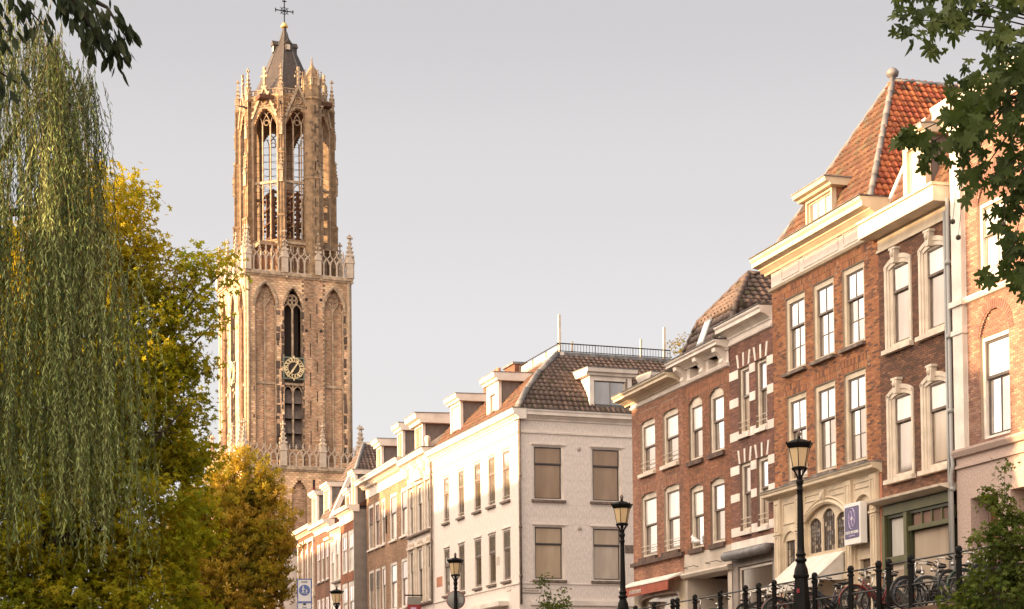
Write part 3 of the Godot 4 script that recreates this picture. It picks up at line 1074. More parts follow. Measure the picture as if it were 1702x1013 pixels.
func pilaster_house():
	var h := facade_node("brick_house", "tall brick house with white corner pilaster and pink plastered ground floor", "house", 25.8, 0, STREET_ANGLE, -50.0)
	var W := 7.4
	house_body(h, W, 13.0, 9.0, "brick_plain", 0.0, 3.2)
	var ops := []
	for x in [1.2, 3.5, 5.8]:
		ops.append(op(x, x + 1.34, 8.25, 11.0, 0.62, "round"))
		ops.append(op(x, x + 1.34, 4.48, 7.66, 0.62, "round"))
	brick_front(h, W - 0.62, 4.32, 12.6, ops, "mortar", [Color(0.400, 0.216, 0.159), Color(0.352, 0.178, 0.131), Color(0.438, 0.254, 0.184), Color(0.314, 0.162, 0.126)], [], [], 0.62)
	for k in ops.size():
		var o = ops[k]
		var up := k % 2 == 0
		var g := Geo.new()   # brick tympanum and soldier arch
		var a := arc(o.x0 + 0.01, o.x1 - 0.01, o.y1 - 0.62, 0.61)
		g.prism(a, -0.3, -0.06)
		part("tympanum", g, "mortar", h)
		masonry("tympanum_bricks", h, o.x0, o.x1, o.y1 - 0.62, o.y1 - 0.02, [], [Color(0.381, 0.183, 0.131), Color(0.323, 0.151, 0.119)], 0.15, 0.062, "brick", [], 0.006, 0.012, [op(o.x0 - 1.0, o.x0 + 0.12, o.y1 - 0.4, o.y1 + 1), op(o.x1 - 0.12, o.x1 + 1.0, o.y1 - 0.4, o.y1 + 1), op(o.x0, o.x0 + 0.3, o.y1 - 0.2, o.y1 + 1), op(o.x1 - 0.3, o.x1, o.y1 - 0.2, o.y1 + 1)]).position.z = -0.054
		var sol := []
		var cols := []
		var box := BoxMesh.new()
		for i in 26:
			var t := PI * (i + 0.5) / 26
			var c := Vector3((o.x0 + o.x1) / 2 - cos(t) * 0.80, o.y1 - 0.62 + sin(t) * 0.75, 0.004)
			sol.append(Transform3D(Basis(Vector3.BACK, PI / 2 - t) * Basis.from_scale(Vector3(0.072, 0.22, 0.03)), c))
			cols.append(tone([Color(0.343, 0.162, 0.126), Color(0.286, 0.129, 0.105)]))
		many("brick_arch", box, "brick", h, sol, cols)
		window(h, o.x0, o.x1, o.y0, o.y1 - 0.62, {"casing": "white_paint", "sash": "grey_paint" if up else "dark_sash", "cw": 0.10, "depth": 0.08, "split": 0.62 if up else 0.6, "up": [1, 1], "low": [2, 1], "pane_up": ["glass_sky", "glass_blind"] if up else ["glass_sky"], "pane_low": ["glass_blind", "glass_sky"] if up else ["glass_sky", "glass_mid"], "sw": 0.06})
	var p := Geo.new()
	p.box(0.0, 0.62, 0.0, 12.6, -0.3, 0.0)
	p.box(0.13, 0.60, 4.35, 12.6, 0.0, 0.13)
	p.box(0.05, 0.66, 8.02, 8.16, 0.0, 0.19)
	p.box(0.08, 0.64, 7.3, 7.42, 0.0, 0.165)
	part("corner_pilaster", p, "white_paint", h)
	molding(h, "string_course", "white_paint", 0.62, W, [[0.0, 8.02], [0.08, 8.04], [0.14, 8.12], [0.14, 8.16], [0.0, 8.2]])
	molding(h, "string_course", "pink_plaster", -0.02, W, [[0.0, 4.2], [0.1, 4.22], [0.16, 4.34], [0.16, 4.4], [0.0, 4.44]])
	molding(h, "string_course", "pink_plaster", -0.02, W, [[0.02, 3.92], [0.08, 3.93], [0.08, 4.0], [0.02, 4.02]])
	var g := Geo.new()
	wall(g, 0.0, W, 0.0, 4.22, [op(0.66, 1.95, 0.0, 3.12), op(2.5, 4.4, 0.0, 3.12), op(5.0, 6.9, 0.6, 3.12)], 0.02, -0.6)
	part("plaster_wall", g, "pink_plaster", h)
	for q in [[0.66, 1.95, "brick_plain"], [2.5, 4.4, "glass_dark"], [5.0, 6.9, "glass_dark"]]:
		boxpart("doorway", q[2], h, q[0], q[1], 0.0, 3.12, -0.62, -0.55)
	cornice(h, -0.15, W, 12.6, 13.2, 0.5, "white_paint")
	cap_roof(h, W, 13.1, 16.0, 8.5, "red_tile_0")


func banded_house():
	var h := facade_node("brick_house", "narrow dark brick house with white stone bands and grey shopfront", "house", 25.8, 0, STREET_ANGLE, -64.3)
	var W := 3.38
	house_body(h, W, 10.2)
	var ops := []
	for x in [[0.76, 1.54], [2.09, 2.87]]:
		ops.append(op(x[0], x[1], 6.86, 9.02))
		ops.append(op(x[0], x[1], 3.74, 5.92))
	brick_front(h, W, 3.45, 9.88, ops, "mortar_dark", [Color(0.280, 0.125, 0.088), Color(0.238, 0.107, 0.081), Color(0.328, 0.150, 0.100), Color(0.214, 0.100, 0.075)], [op(0.7, 1.6, 9.04, 9.5), op(2.03, 2.93, 9.04, 9.5), op(0.7, 1.6, 5.94, 6.4), op(2.03, 2.93, 5.94, 6.4)])
	put_windows(h, ops, {"casing": "old_cream", "sash": "brown_sash", "cw": 0.1, "depth": 0.06, "split": 0.56, "pane_up": ["glass_sky", "glass_dusk"], "pane_low": ["glass_dusk", "glass_curtain"], "bars": 2})
	for y in [[8.72, 9.0], [7.82, 8.1], [6.72, 7.0], [5.62, 5.9], [4.74, 5.0], [3.62, 3.9]]:
		for x in [[0.0, 0.70], [1.6, 2.03], [2.93, W]]:
			boxpart("stone_band", "white_paint", h, x[0], x[1], y[0], y[1], -0.1, 0.022)
	for o in ops:
		boxpart("sill", "white_paint", h, o.x0 - 0.06, o.x1 + 0.06, o.y0 - 0.14, o.y0 - 0.004, -0.2, 0.1)
		var c: float = (o.x0 + o.x1) / 2
		for k in [-1, 0, 1]:
			var g := Geo.new()
			g.prism(PackedVector2Array([Vector2(c + k * 0.40 - 0.05, o.y1 + 0.02), Vector2(c + k * 0.40 + 0.05, o.y1 + 0.02), Vector2(c + k * 0.50 + 0.06, o.y1 + 0.46), Vector2(c + k * 0.50 - 0.06, o.y1 + 0.46)]), -0.1, 0.03)
			part("wedge_stone", g, "white_paint", h)
	boxpart("frieze", "white_wall", h, 0.0, W, 9.88, 10.3, -0.3, 0.04)
	molding(h, "frieze_molding", "white_paint", 0.0, W, [[0.0, 9.84], [0.08, 9.87], [0.1, 9.93], [0.0, 9.96]])
	cornice(h, -0.2, W - 0.02, 10.1, 10.52, 0.46, "white_paint")
	boxpart("gutter_lip", "dark_zinc", h, -0.2, W - 0.0, 10.54, 10.57, -0.3, 0.49)
	boxpart("roof", "grey_lead", h, 0.05, W - 0.05, 10.2, 10.9, -8, -1.5)
	# shopfront
	boxpart("shop_fascia", "white_paint", h, 0.0, W, 3.12, 3.44, -0.2, 0.03)
	var s := Geo.new()
	wall(s, 0.0, W, 0.0, 3.12, [op(0.42, 3.1, 0.8, 2.62)], 0.0, -0.25)
	part("shop_front", s, "grey_paint", h)
	var f := Geo.new()
	panel_frame(f, 0.44, 3.08, 0.82, 2.6, -0.1, 0.08)
	f.box(0.44, 3.08, 1.75, 1.83, -0.1, -0.06)
	part("shop_window_frame", f, "white_paint", h)
	boxpart("shop_pane", "glass_dark", h, 0.44, 3.08, 0.82, 2.6, -0.14, -0.11)
	var aw := Geo.new(true)   # rolled awning box
	aw.tube(PackedVector3Array([Vector3(-0.02, 2.98, 0.26), Vector3(W - 0.1, 2.98, 0.26)]), 0.15, 0.15, 10)
	part("awning_roll", aw, "grey_lead", h)
	var ar := Geo.new()
	ar.box(0.0, W - 0.12, 3.0, 3.14, 0.0, 0.3)
	part("awning_case", ar, "dark_zinc", h)


func bracket_house():
	var h := facade_node("brick_house", "brick house with scrolled cornice brackets and brown tiled hip roof with skylight", "house", 25.8, 0, STREET_ANGLE, -68.4)
	var W := 4.1
	house_body(h, W, 9.9, 9.0, "brick_plain", 0.0, 2.7)
	var ops := [op(0.52, 1.74, 6.58, 8.74, 0.2, "basket"), op(2.35, 3.58, 6.58, 8.74, 0.2, "basket"), op(0.55, 1.73, 3.56, 5.73, 0.1), op(2.33, 3.54, 3.56, 5.73, 0.1)]
	var sol := [op(0.42, 1.84, 8.76, 9.16), op(2.25, 3.68, 8.76, 9.16), op(0.45, 1.83, 5.75, 6.1), op(2.23, 3.64, 5.75, 6.1)]
	brick_front(h, W, 3.42, 9.36, ops, "mortar_dark", [Color(0.404, 0.170, 0.094), Color(0.346, 0.145, 0.081), Color(0.452, 0.195, 0.107), Color(0.298, 0.132, 0.075)], sol)
	for o in ops:
		window(h, o.x0, o.x1, o.y0, o.y1, {"rise": o.rise, "kind": o.kind, "casing": "old_cream", "sash": "brown_sash", "cw": 0.12, "split": 0.54, "pane_up": ["glass_blind", "glass_sky"], "pane_low": ["glass_sky", "glass_mid", "glass_dusk"], "sill": "dark_sill", "sill_h": 0.16, "sill_out": 0.1, "drop": 0.9})
	var e := Geo.new()   # entablature with two attic lights between three brackets
	wall(e, 0.0, W, 9.30, 9.95, [op(0.75, 1.65, 9.44, 9.80), op(2.4, 3.3, 9.44, 9.80)], 0.03, -0.3)
	part("entablature", e, "white_wall", h)
	for x in [0.75, 2.4]:
		boxpart("attic_light", "old_cream", h, x, x + 0.9, 9.44, 9.8, -0.3, -0.22)
		boxpart("attic_bar", "white_paint", h, x + 0.42, x + 0.48, 9.44, 9.8, -0.21, -0.14)
	for x in [0.28, 2.02, 3.72]:
		var g := Geo.new()
		g.sweep(PackedVector2Array([Vector2(0.0, 9.36), Vector2(0.10, 9.36), Vector2(0.17, 9.45), Vector2(0.14, 9.56), Vector2(0.24, 9.68), Vector2(0.40, 9.78), Vector2(0.42, 9.9), Vector2(0.0, 9.9)]), x - 0.14, x + 0.14)
		part("bracket", g, "white_paint", h)
	molding(h, "frieze_molding", "white_paint", 0.0, W, [[0.0, 9.24], [0.1, 9.28], [0.14, 9.36], [0.0, 9.4]])
	cornice(h, -0.38, W - 0.02, 9.8, 10.12, 0.52, "white_paint")
	boxpart("gutter_lip", "dark_zinc", h, -0.4, W, 10.14, 10.17, -0.3, 0.55)
	# hipped roof, steep below and flatter above
	var roof := Node3D.new()
	roof.name = "roof"
	h.add_child(roof)
	var E := 10.15
	var K := 11.45
	var T := 12.88
	var a0 := Vector3(-0.05, E, 0.05)
	var b0 := Vector3(4.12, E, 0.05)
	var a1 := Vector3(0.42, K, -0.45)
	var b1 := Vector3(3.68, K, -0.45)
	var t := Vector3(2.05, T, -1.65)
	var U0 := Vector3(0, K - E, -0.5).normalized()
	var U1 := Vector3(0, T - K, -1.2).normalized()
	var l0 := (Vector3(0, K - E, -0.5)).length()
	var l1 := (Vector3(0, T - K, -1.2)).length()
	var sky := PackedVector2Array([Vector2(1.35, 0.25), Vector2(2.05, 0.25), Vector2(2.05, 1.25), Vector2(1.35, 1.25)])
	var used := tile_slope(roof, b0, Vector3(0, 0, -1), Vector3(-0.44, K - E, 0).normalized(), PackedVector2Array([Vector2(0, 0), Vector2(5, 0), Vector2(5, 1.37), Vector2(0.5, 1.37)]), 0.29, 0.3, "brown_tile", 80)
	used += tile_slope(roof, b1, Vector3(0, 0, -1), Vector3(-1.63, T - K, 0).normalized(), PackedVector2Array([Vector2(0, 0), Vector2(4.5, 0), Vector2(4.5, 2.16), Vector2(1.2, 2.16)]), 0.29, 0.3, "brown_tile", 100)
	used += tile_slope(roof, a0, Vector3(1, 0, 0), U0, PackedVector2Array([Vector2(0, 0), Vector2(4.17, 0), Vector2(3.73, l0), Vector2(0.47, l0)]), 0.29, 0.3, "brown_tile", 90, [sky])
	tile_slope(roof, a1, Vector3(1, 0, 0), U1, PackedVector2Array([Vector2(0, 0), Vector2(3.26, 0), Vector2(1.63, l1)]), 0.29, 0.3, "brown_tile", 60)
	var fs := Geo.new()
	fs.quad(a1, a0, Vector3(-0.05, E, -5), Vector3(0.42, K, -5))
	fs.quad(t, a1, Vector3(0.42, K, -5), Vector3(2.05, T, -5))
	part("far_slope", fs, "brown_tile_0", roof)
	for q in [[b0, b1], [b1, t], [a0, a1], [a1, t], [t, Vector3(2.05, T, -5)]]:
		cap_line(roof, "ridge_tiles", q[0], q[1], 0.11, "brown_tile_3", 0.36)
	var s := Geo.new()
	s.xf = Transform3D(Basis(Vector3(1, 0, 0), U0, Vector3(1, 0, 0).cross(U0)), a0)
	s.box(1.36, 2.04, 0.26, 1.24, 0.0, 0.09)
	var sk := part("skylight", s, "grey_lead", roof)
	var sp := Geo.new()
	sp.xf = s.xf
	sp.box(1.43, 1.97, 0.34, 1.16, 0.05, 0.098)
	part("skylight_pane", sp, "glass_sky", roof)
	# plastered lower floor with wide opening
	var g := Geo.new()
	wall(g, 0.0, W, 0.0, 3.42, [op(0.25, 3.75, 0.0, 2.6)], 0.02, -0.7)
	part("plaster_wall", g, "stucco", h)
	molding(h, "shop_cornice", "stucco", 0.0, W, [[0.0, 2.58], [0.14, 2.6], [0.2, 2.7], [0.16, 2.76], [0.0, 2.78]])
	boxpart("porch_back", "grey_paint", h, 0.25, 3.75, 0.0, 2.6, -2.0, -1.9)
	boxpart("porch_wall", "stucco", h, 0.0, 0.25, 0.0, 2.6, -1.9, -0.7)
	boxpart("porch_door", "dark_sash", h, 2.3, 3.2, 0.0, 2.2, -1.9, -1.85)
	for x in [0.3, 2.3]:
		var b := Geo.new()
		b.bar(Vector3(x, 2.92, 0.02), Vector3(x, 2.95, 0.2), 0.012)
		b.bar(Vector3(x, 2.95, 0.2), Vector3(x + 0.95, 2.95, 0.2), 0.012)
		b.bar(Vector3(x + 0.95, 2.95, 0.2), Vector3(x + 0.95, 2.92, 0.02), 0.012)
		part("sign_rail", b, "iron_worn", h)
	var cat := Geo.new(true)   # pale china dog on the lower left sill
	cat.ball(Vector3(0.95, 3.84, 0.02), 0.12, 9, 0.13)
	cat.ball(Vector3(0.80, 3.96, 0.03), 0.075, 8)
	cat.ball(Vector3(1.2, 3.78, 0.02), 0.13, 8, 0.08)
	cat.tube(PackedVector3Array([Vector3(0.80, 4.0, 0.03), Vector3(0.77, 4.08, 0.03)]), 0.02, 0.008, 5)
	var cd := facade_node("figurine", "small pale animal figurine on a dark window sill beneath the scrolled brackets", "figurine", 25.8, 0, STREET_ANGLE, -68.4)
	part("figure", cat, "sign_white", cd)


func corner_brick_house():
	var h := facade_node("brick_house", "brick house at the alley corner with half drawn white blinds and red awning", "house", 25.8, 0, STREET_ANGLE, -73.45)
	var W := 5.05
	house_body(h, W, 9.5)
	var ops := [op(0.88, 2.36, 6.76, 8.74, 0.14), op(3.12, 4.6, 6.76, 8.74, 0.14), op(0.86, 2.42, 3.68, 6.06, 0.14), op(3.14, 4.62, 3.68, 6.06, 0.14)]
	var sol := []
	for o in ops: sol.append(op(o.x0 - 0.1, o.x1 + 0.1, o.y1 - 0.05, o.y1 + 0.3))
	brick_front(h, W, 2.86, 9.32, ops, "mortar", [Color(0.429, 0.201, 0.125), Color(0.369, 0.170, 0.107), Color(0.488, 0.238, 0.144), Color(0.321, 0.145, 0.094)], sol)
	for o in ops:
		window(h, o.x0, o.x1, o.y0, o.y1, {"rise": o.rise, "casing": "old_cream", "sash": "brown_sash", "cw": 0.12, "split": 0.52, "pane_up": "glass_blind", "pane_low": ["glass_mid", "glass_dusk"], "bars": 2, "sill": "old_cream" if o.y0 > 5 else "dark_sill", "sill_out": 0.12, "drop": 0.9, "sill_h": 0.13})
	boxpart("sill_band", "dark_sill", h, -0.06, W, 3.42, 3.55, -0.2, 0.13)
	boxpart("frieze", "white_wall", h, 0.0, W, 9.32, 9.66, -0.3, 0.04)
	molding(h, "frieze_molding", "white_paint", 0.0, W, [[0.0, 9.26], [0.08, 9.3], [0.1, 9.36], [0.0, 9.38]])
	cornice(h, -0.5, W - 0.1, 9.48, 9.82, 0.62, "cream_paint")
	boxpart("gutter_lip", "dark_zinc", h, -0.52, W - 0.05, 9.84, 9.87, -0.3, 0.64)
	boxpart("roof", "brown_tile_0", h, 0.2, W - 0.2, 9.5, 10.2, -8, -2.2)
	# shop with striped light, awning and curved window frame
	var g := Geo.new()
	wall(g, 0.0, W, 0.0, 2.86, [op(0.55, 4.5, 0.5, 2.32, 0.25, "basket")], 0.01, -0.4)
	part("shop_front", g, "cream_paint", h)
	var fr := Geo.new(true)
	var a := arc(0.6, 4.45, 2.02, 0.25, "basket", 10)
	var pts := PackedVector3Array([Vector3(0.6, 0.5, -0.02)])
	for p in a: pts.append(Vector3(p.x, p.y, -0.02))
	pts.append(Vector3(4.45, 0.5, -0.02))
	fr.tube(pts, 0.07, 0.07, 6)
	part("shop_window_frame", fr, "white_paint", h)
	boxpart("shop_pane", "glass_curtain", h, 0.6, 4.45, 0.4, 2.3, -0.2, -0.15)
	text("window_lettering", "Br", 0.75, "sign_red", h, Vector3(1.15, 1.45, -0.14), "Droid Serif", 400)
	var sc := Geo.new(true)
	sc.lathe(PackedVector2Array([Vector2(0.16, 0.0), Vector2(0.2, 0.5), Vector2(0.3, 0.7), Vector2(0.0, 0.72)]), 10, Vector3(2.0, 1.3, -0.1))
	part("window_scroll", sc, "sill_stone", h)
	var aw := Geo.new()
	aw.sweep(PackedVector2Array([Vector2(0.02, 2.84), Vector2(0.08, 2.86), Vector2(0.62, 2.62), Vector2(0.62, 2.58), Vector2(0.05, 2.78)]), 0.02, W - 0.05)
	part("awning_case", aw, "white_paint", h)
	var ac := Geo.new()
	ac.sweep(PackedVector2Array([Vector2(0.10, 2.72), Vector2(0.60, 2.57), Vector2(0.62, 2.24), Vector2(0.595, 2.24), Vector2(0.57, 2.53), Vector2(0.10, 2.68)]), 0.1, W - 0.12)
	part("awning", ac, "red_canvas", h)
	text("awning_lettering", "n'attirnnen", 0.24, "white_canvas", h, Vector3(1.75, 2.40, 0.625), "Droid Sans", 400)


# ---------------------------------------------------------------- white corner building
func white_building():
	var cx := 0.367
	var cz := -84.24
	var h := facade_node("corner_building", "large white corner building with tiled mansard roof and roof terrace railing", "building", cx, cz, 110.5, 0.0)
	# right face: local x to the right, along the alley; left face is a turned frame under the same thing
	var W := 9.3
	var D := 13.6
	var left := Node3D.new()   # frame of the street face
	left.name = "street_face"
	left.set_meta("frame", true)
	h.add_child(left)
	left.rotation.y = deg_to_rad(18.7 - 110.5)
	var ops := []
	for x in [0.69, 3.53]:
		for y in [[7.72, 10.16], [4.12, 6.55]]:
			ops.append(op(x, x + 1.5, y[0], y[1]))
	var g := Geo.new()
	wall(g, 0.0, W, 0.0, 11.5, ops, 0.0, -0.32)
	part("wall", g, "white_wall", h)
	boxpart("body", "white_wall", h, 0.85, W, 0.0, 11.4, -12.5, -0.34)
	for o in ops:
		window(h, o.x0, o.x1, o.y0, o.y1, {"casing": "white_paint", "sash": "dark_sash", "cw": 0.09, "top": 0.05, "foot": 0.05, "depth": 0.05, "split": 0.665, "pane_up": "glass_shade" if o.y0 < 6 else "glass_tan", "pane_low": "glass_tan" if o.y0 > 6 else ("glass_shade" if o.x0 < 2 else "glass_curtain"), "sill": "sill_stone", "sill_h": 0.11, "sill_out": 0.11, "sw": 0.055})
		boxpart("label_molding", "white_paint", h, o.x0 - 0.08, o.x1 + 0.12, o.y1 + 0.04, o.y1 + 0.1, -0.05, 0.05)
	for y in [10.3, 9.75, 9.2, 8.65, 8.1, 7.5, 7.0, 6.62, 6.0, 5.45, 4.9, 4.4]:   # scored joints of the painted stucco
		var jg := Geo.new()
		for q in [[0.1, 0.66], [2.3, 3.48], [5.14, W]]:
			if y < 7.6 and y > 6.56:
				continue
			jg.box(q[0], q[1], y, y + 0.012, -0.05, 0.004)
		if y < 7.6 and y > 6.56:
			jg.box(0.1, W, y, y + 0.012, -0.05, 0.004)
		part("stucco_joint", jg, "stucco_line", h)
	for y in [10.08, 6.48]:
		var a := Geo.new(true)
		a.xf = Transform3D(Basis(Vector3.RIGHT, PI / 2), Vector3(2.93, y, 0.0))
		a.lathe(PackedVector2Array([Vector2(0.1, -0.02), Vector2(0.1, 0.03), Vector2(0.06, 0.05), Vector2(0, 0.05)]), 10)
		part("wall_anchor", a, "stucco", h)
	boxpart("repair_patch", "sill_stone", h, 5.15, 5.62, 5.4, 5.78, -0.1, 0.012)
	molding(h, "string_course", "white_paint", 0.0, W, [[0.0, 10.68], [0.06, 10.7], [0.06, 10.78], [0.0, 10.8]])
	molding(h, "string_course", "white_paint", 0.0, W, [[0.0, 3.92], [0.04, 3.93], [0.04, 3.98], [0.0, 3.99]])
	cornice(h, -0.1, W, 11.28, 11.74, 0.34, "white_paint")
	boxpart("gutter_lip", "dark_zinc", h, -0.1, W, 11.755, 11.785, -0.3, 0.37)
	boxpart("shop_fascia", "white_paint", h, 0.5, W, 2.98, 3.2, -0.1, 0.1)
	var pl := boxpart("street_name_plate", "white_paint", h, 0.12, 1.02, 3.53, 3.72, 0.0, 0.03)
	var pf := Geo.new()
	panel_frame(pf, 0.10, 1.04, 3.51, 3.74, 0.012, 0.03)
	part("plate_frame", pf, "sill_stone", pl)
	text("plate_lettering", "Zuilenstraat", 0.12, "sill_stone", pl, Vector3(0.57, 3.625, 0.032))
	var lo := []
	for x in [[-11.7, -10.68], [-9.2, -8.16], [-6.6, -5.5], [-4.42, -3.32], [-2.28, -1.18]]:
		lo.append(op(x[0], x[1], 7.84, 10.18))
		lo.append(op(x[0], x[1], 4.18, 6.55))
	var lg := Geo.new()
	wall(lg, -D, 0.0, 0.0, 11.5, lo, 0.0, -0.32)
	part("street_wall", lg, "white_wall", left)
	for o in lo:
		window(left, o.x0, o.x1, o.y0, o.y1, {"casing": "white_paint", "sash": "brown_sash", "cw": 0.06, "top": 0.06, "foot": 0.06, "depth": 0.015, "rec": 0.012, "split": 0.62, "pane_up": ["glass_mid", "glass_dusk"], "pane_low": ["glass_dusk", "glass_dark"], "sill": "sill_stone", "sill_h": 0.1, "sill_out": 0.12, "sw": 0.10, "bars": 1 if o.y0 > 6 else 0})
		boxpart("label_molding", "white_paint", left, o.x0 - 0.06, o.x1 + 0.06, o.y1 + 0.03, o.y1 + 0.1, -0.05, 0.06)
	molding(left, "string_course", "white_paint", -D, 0.06, [[0.0, 10.68], [0.06, 10.7], [0.06, 10.78], [0.0, 10.8]])
	molding(left, "string_course", "white_paint", -D, 0.04, [[0.0, 3.92], [0.05, 3.93], [0.05, 4.0], [0.0, 4.01]])
	cornice(left, -D - 0.2, 0.36, 11.28, 11.745, 0.36, "white_paint")
	boxpart("gutter_lip", "dark_zinc", left, -D, 0.38, 11.76, 11.79, -0.3, 0.39)
	boxpart("red_patch", "salmon", left, -13.0, -12.0, 4.72, 5.22, -0.05, 0.012)
	boxpart("grey_patch", "stucco", left, -3.2, -2.75, 5.0, 5.4, -0.05, 0.012)
	boxpart("awning_case", "white_paint", left, -7.6, -1.5, 3.05, 3.25, 0.0, 0.5)
	var np := boxpart("street_name_plate", "white_paint", left, -1.75, -1.2, 3.72, 3.9, 0.0, 0.03)
	var pipes := Geo.new(true)
	pipes.tube(PackedVector3Array([Vector3(0.02, 11.3, 0.16), Vector3(0.02, 3.0, 0.16)]), 0.06, 0.06, 8)
	for y in [8.7, 6.4, 4.2]:
		pipes.tube(PackedVector3Array([Vector3(0.02, y, 0.16), Vector3(0.02, y + 0.12, 0.16)]), 0.085, 0.085, 8)
	part("rain_pipe", pipes, "sill_stone", h)
	var pp := Geo.new(true)
	pp.tube(PackedVector3Array([Vector3(-D + 0.12, 11.2, 0.12), Vector3(-D + 0.12, 3.9, 0.12)]), 0.055, 0.055, 8)
	part("rain_pipe", pp, "sill_stone", left)
	# mansard roof in three facets
	var prof := [Vector2(0.0, 11.8), Vector2(0.72, 12.78), Vector2(1.75, 13.82), Vector2(3.25, 15.02)]   # (distance in, height)
	var roof := Node3D.new()
	roof.name = "roof"
	h.add_child(roof)
	var used := 0
	var total := 0.0
	for k in 3:
		var p: Vector2 = prof[k]
		var q: Vector2 = prof[k + 1]
		var U := Vector3(0, q.y - p.y, -(q.x - p.x))
		var L := U.length()
		var hole := PackedVector2Array([Vector2(3.78 - p.x, 0.2), Vector2(5.55 - p.x, 0.2), Vector2(5.55 - p.x, L * (1.05 if k == 0 else 0.9)), Vector2(3.78 - p.x, L * (1.05 if k == 0 else 0.9))])
		used += tile_slope(roof, Vector3(p.x + 0.06, p.y, -p.x), Vector3(1, 0, 0), U.normalized(), PackedVector2Array([Vector2(0, 0), Vector2(W - p.x, 0), Vector2(W - p.x, L), Vector2(q.x - p.x, L)]), 0.255, 0.3, "brown_tile", 300 - used, [hole] if k < 2 else [])
	for k in 3:
		var p: Vector2 = prof[k]
		var q: Vector2 = prof[k + 1]
		var U := Vector3(0, q.y - p.y, -(q.x - p.x))
		var L := U.length()
		var f := Node3D.new()
		f.name = numbered("street_slope", left)
		left.add_child(f)
		tile_slope(f, Vector3(-D, p.y, -p.x), Vector3(1, 0, 0), U.normalized(), PackedVector2Array([Vector2(0, 0), Vector2(D - p.x, 0), Vector2(D - q.x, L), Vector2(0, L)]), 0.255, 0.3, "worn_tile", 0)
	for k in 3:
		var p: Vector2 = prof[k]
		var q: Vector2 = prof[k + 1]
		cap_line(roof, "hip_lead", Vector3(p.x, p.y + 0.03, -p.x), Vector3(q.x, q.y + 0.03, -q.x), 0.15, "grey_lead")
	var R := 3.25
	var deck := Geo.new()
	deck.box(R, W, 14.7, 15.06, -11.5, -R)
	part("flat_deck", deck, "grey_lead", roof)
	var lead := Geo.new()
	lead.box(R - 0.05, W, 14.98, 15.14, -R - 0.2, -R + 0.1)
	part("ridge_lead", lead, "grey_lead", roof)
	var ll := Geo.new()
	ll.box(-9.5, -R, 14.98, 15.14, -R - 0.2, -R + 0.1)
	part("ridge_lead", ll, "white_paint", left)
	# terrace railing and posts
	var rail := Geo.new()
	rail.bar(Vector3(R, 15.56, -R), Vector3(9.1, 15.56, -R), 0.028)
	rail.bar(Vector3(R, 15.2, -R), Vector3(9.1, 15.2, -R), 0.02)
	var tr := part("terrace_railing", rail, "iron_worn", h)
	for i in 40:
		var x := lerpf(R, 9.1, i / 39.0)
		var b := Geo.new()
		b.bar(Vector3(x, 15.1, -R), Vector3(x, 15.56, -R), 0.022 if i % 13 == 0 else 0.012)
		part("baluster", b, "iron_worn", tr)
	var rl := Geo.new()
	rl.bar(Vector3(-9.0, 15.56, -R), Vector3(-R, 15.56, -R), 0.028)
	for x in [-9.0, -7.1, -5.2, -R]:
		rl.bar(Vector3(x, 15.1, -R), Vector3(x, 15.56, -R), 0.024)
	part("terrace_railing", rl, "iron_worn", left)
	boxpart("glass_screen", "old_cream", left, -8.9, -3.4, 15.16, 15.48, -R - 0.05, -R - 0.03)
	for q in [[3.46, 16.95, 0.055], [4.1, 15.72, 0.04], [7.66, 16.05, 0.045], [8.9, 16.7, 0.055]]:
		boxpart("terrace_post", "old_cream", roof, q[0] - q[2], q[0] + q[2], 14.95, q[1], -R - 0.2 - q[2], -R - 0.2 + q[2])
	# dormers: one on the alley side, a slice of the next, three on the street side
	var dm := dormer(h, 3.6, 5.7, 11.9, 13.52, -0.22, 1.6, "white_paint", "white_wall", 13.84, 0.28, [2, 1], ["glass_blind", "glass_mid"], 0.05, "brown_sash", 0.22)
	var sh := Geo.new()
	sh.xf = Transform3D(Basis(Vector3.UP, -0.9), Vector3(5.46, 0, -0.2))
	sh.box(-0.7, 0.0, 12.0, 13.45, -0.03, 0.03)
	part("open_casement", sh, "brown_sash", dm)
	var shp := Geo.new()
	shp.xf = sh.xf
	shp.box(-0.62, -0.08, 12.08, 13.37, -0.036, 0.036)
	part("casement_pane", shp, "glass_dark", dm)
	dormer(h, 6.75, 8.6, 11.9, 13.5, -0.22, 1.6, "white_paint", "white_wall", 13.8, 0.28, [2, 1], ["glass_mid"], 0.05)
	dormer(left, -5.55, -3.75, 12.05, 13.72, -0.35, 1.8, "white_paint", "slate_cheek", 14.08, 0.3, [1, 1], "glass_blind", 0.04, "brown_sash", 0.5)
	dormer(left, -11.5, -9.8, 12.15, 13.78, -0.35, 2.0, "white_paint", "slate_cheek", 14.12, 0.3, [1, 1], "white_paint", 0.04, "white_paint", 0.14)
	var ch := Geo.new()
	ch.box(-12.2, -10.6, 13.2, 15.95, -4.3, -3.5)
	ch.box(-10.6, -9.4, 13.2, 15.35, -4.3, -3.5)
	var cm := part("chimney", ch, "brick_plain", left)
	for x in [-10.4, -9.9]:
		var pot := Geo.new(true)
		pot.lathe(PackedVector2Array([Vector2(0.14, 15.35), Vector2(0.11, 15.62), Vector2(0.0, 15.64)]), 8, Vector3(x, 0, -3.9))
		part("chimney_pot", pot, "salmon", cm)
	boxpart("chimney_cap", "grey_lead", cm, -12.3, -10.55, 15.952, 16.06, -4.4, -3.4)


# ---------------------------------------------------------------- houses farther down the street
const FX := -3.994
const FZ := -97.12
const FA := 17.0


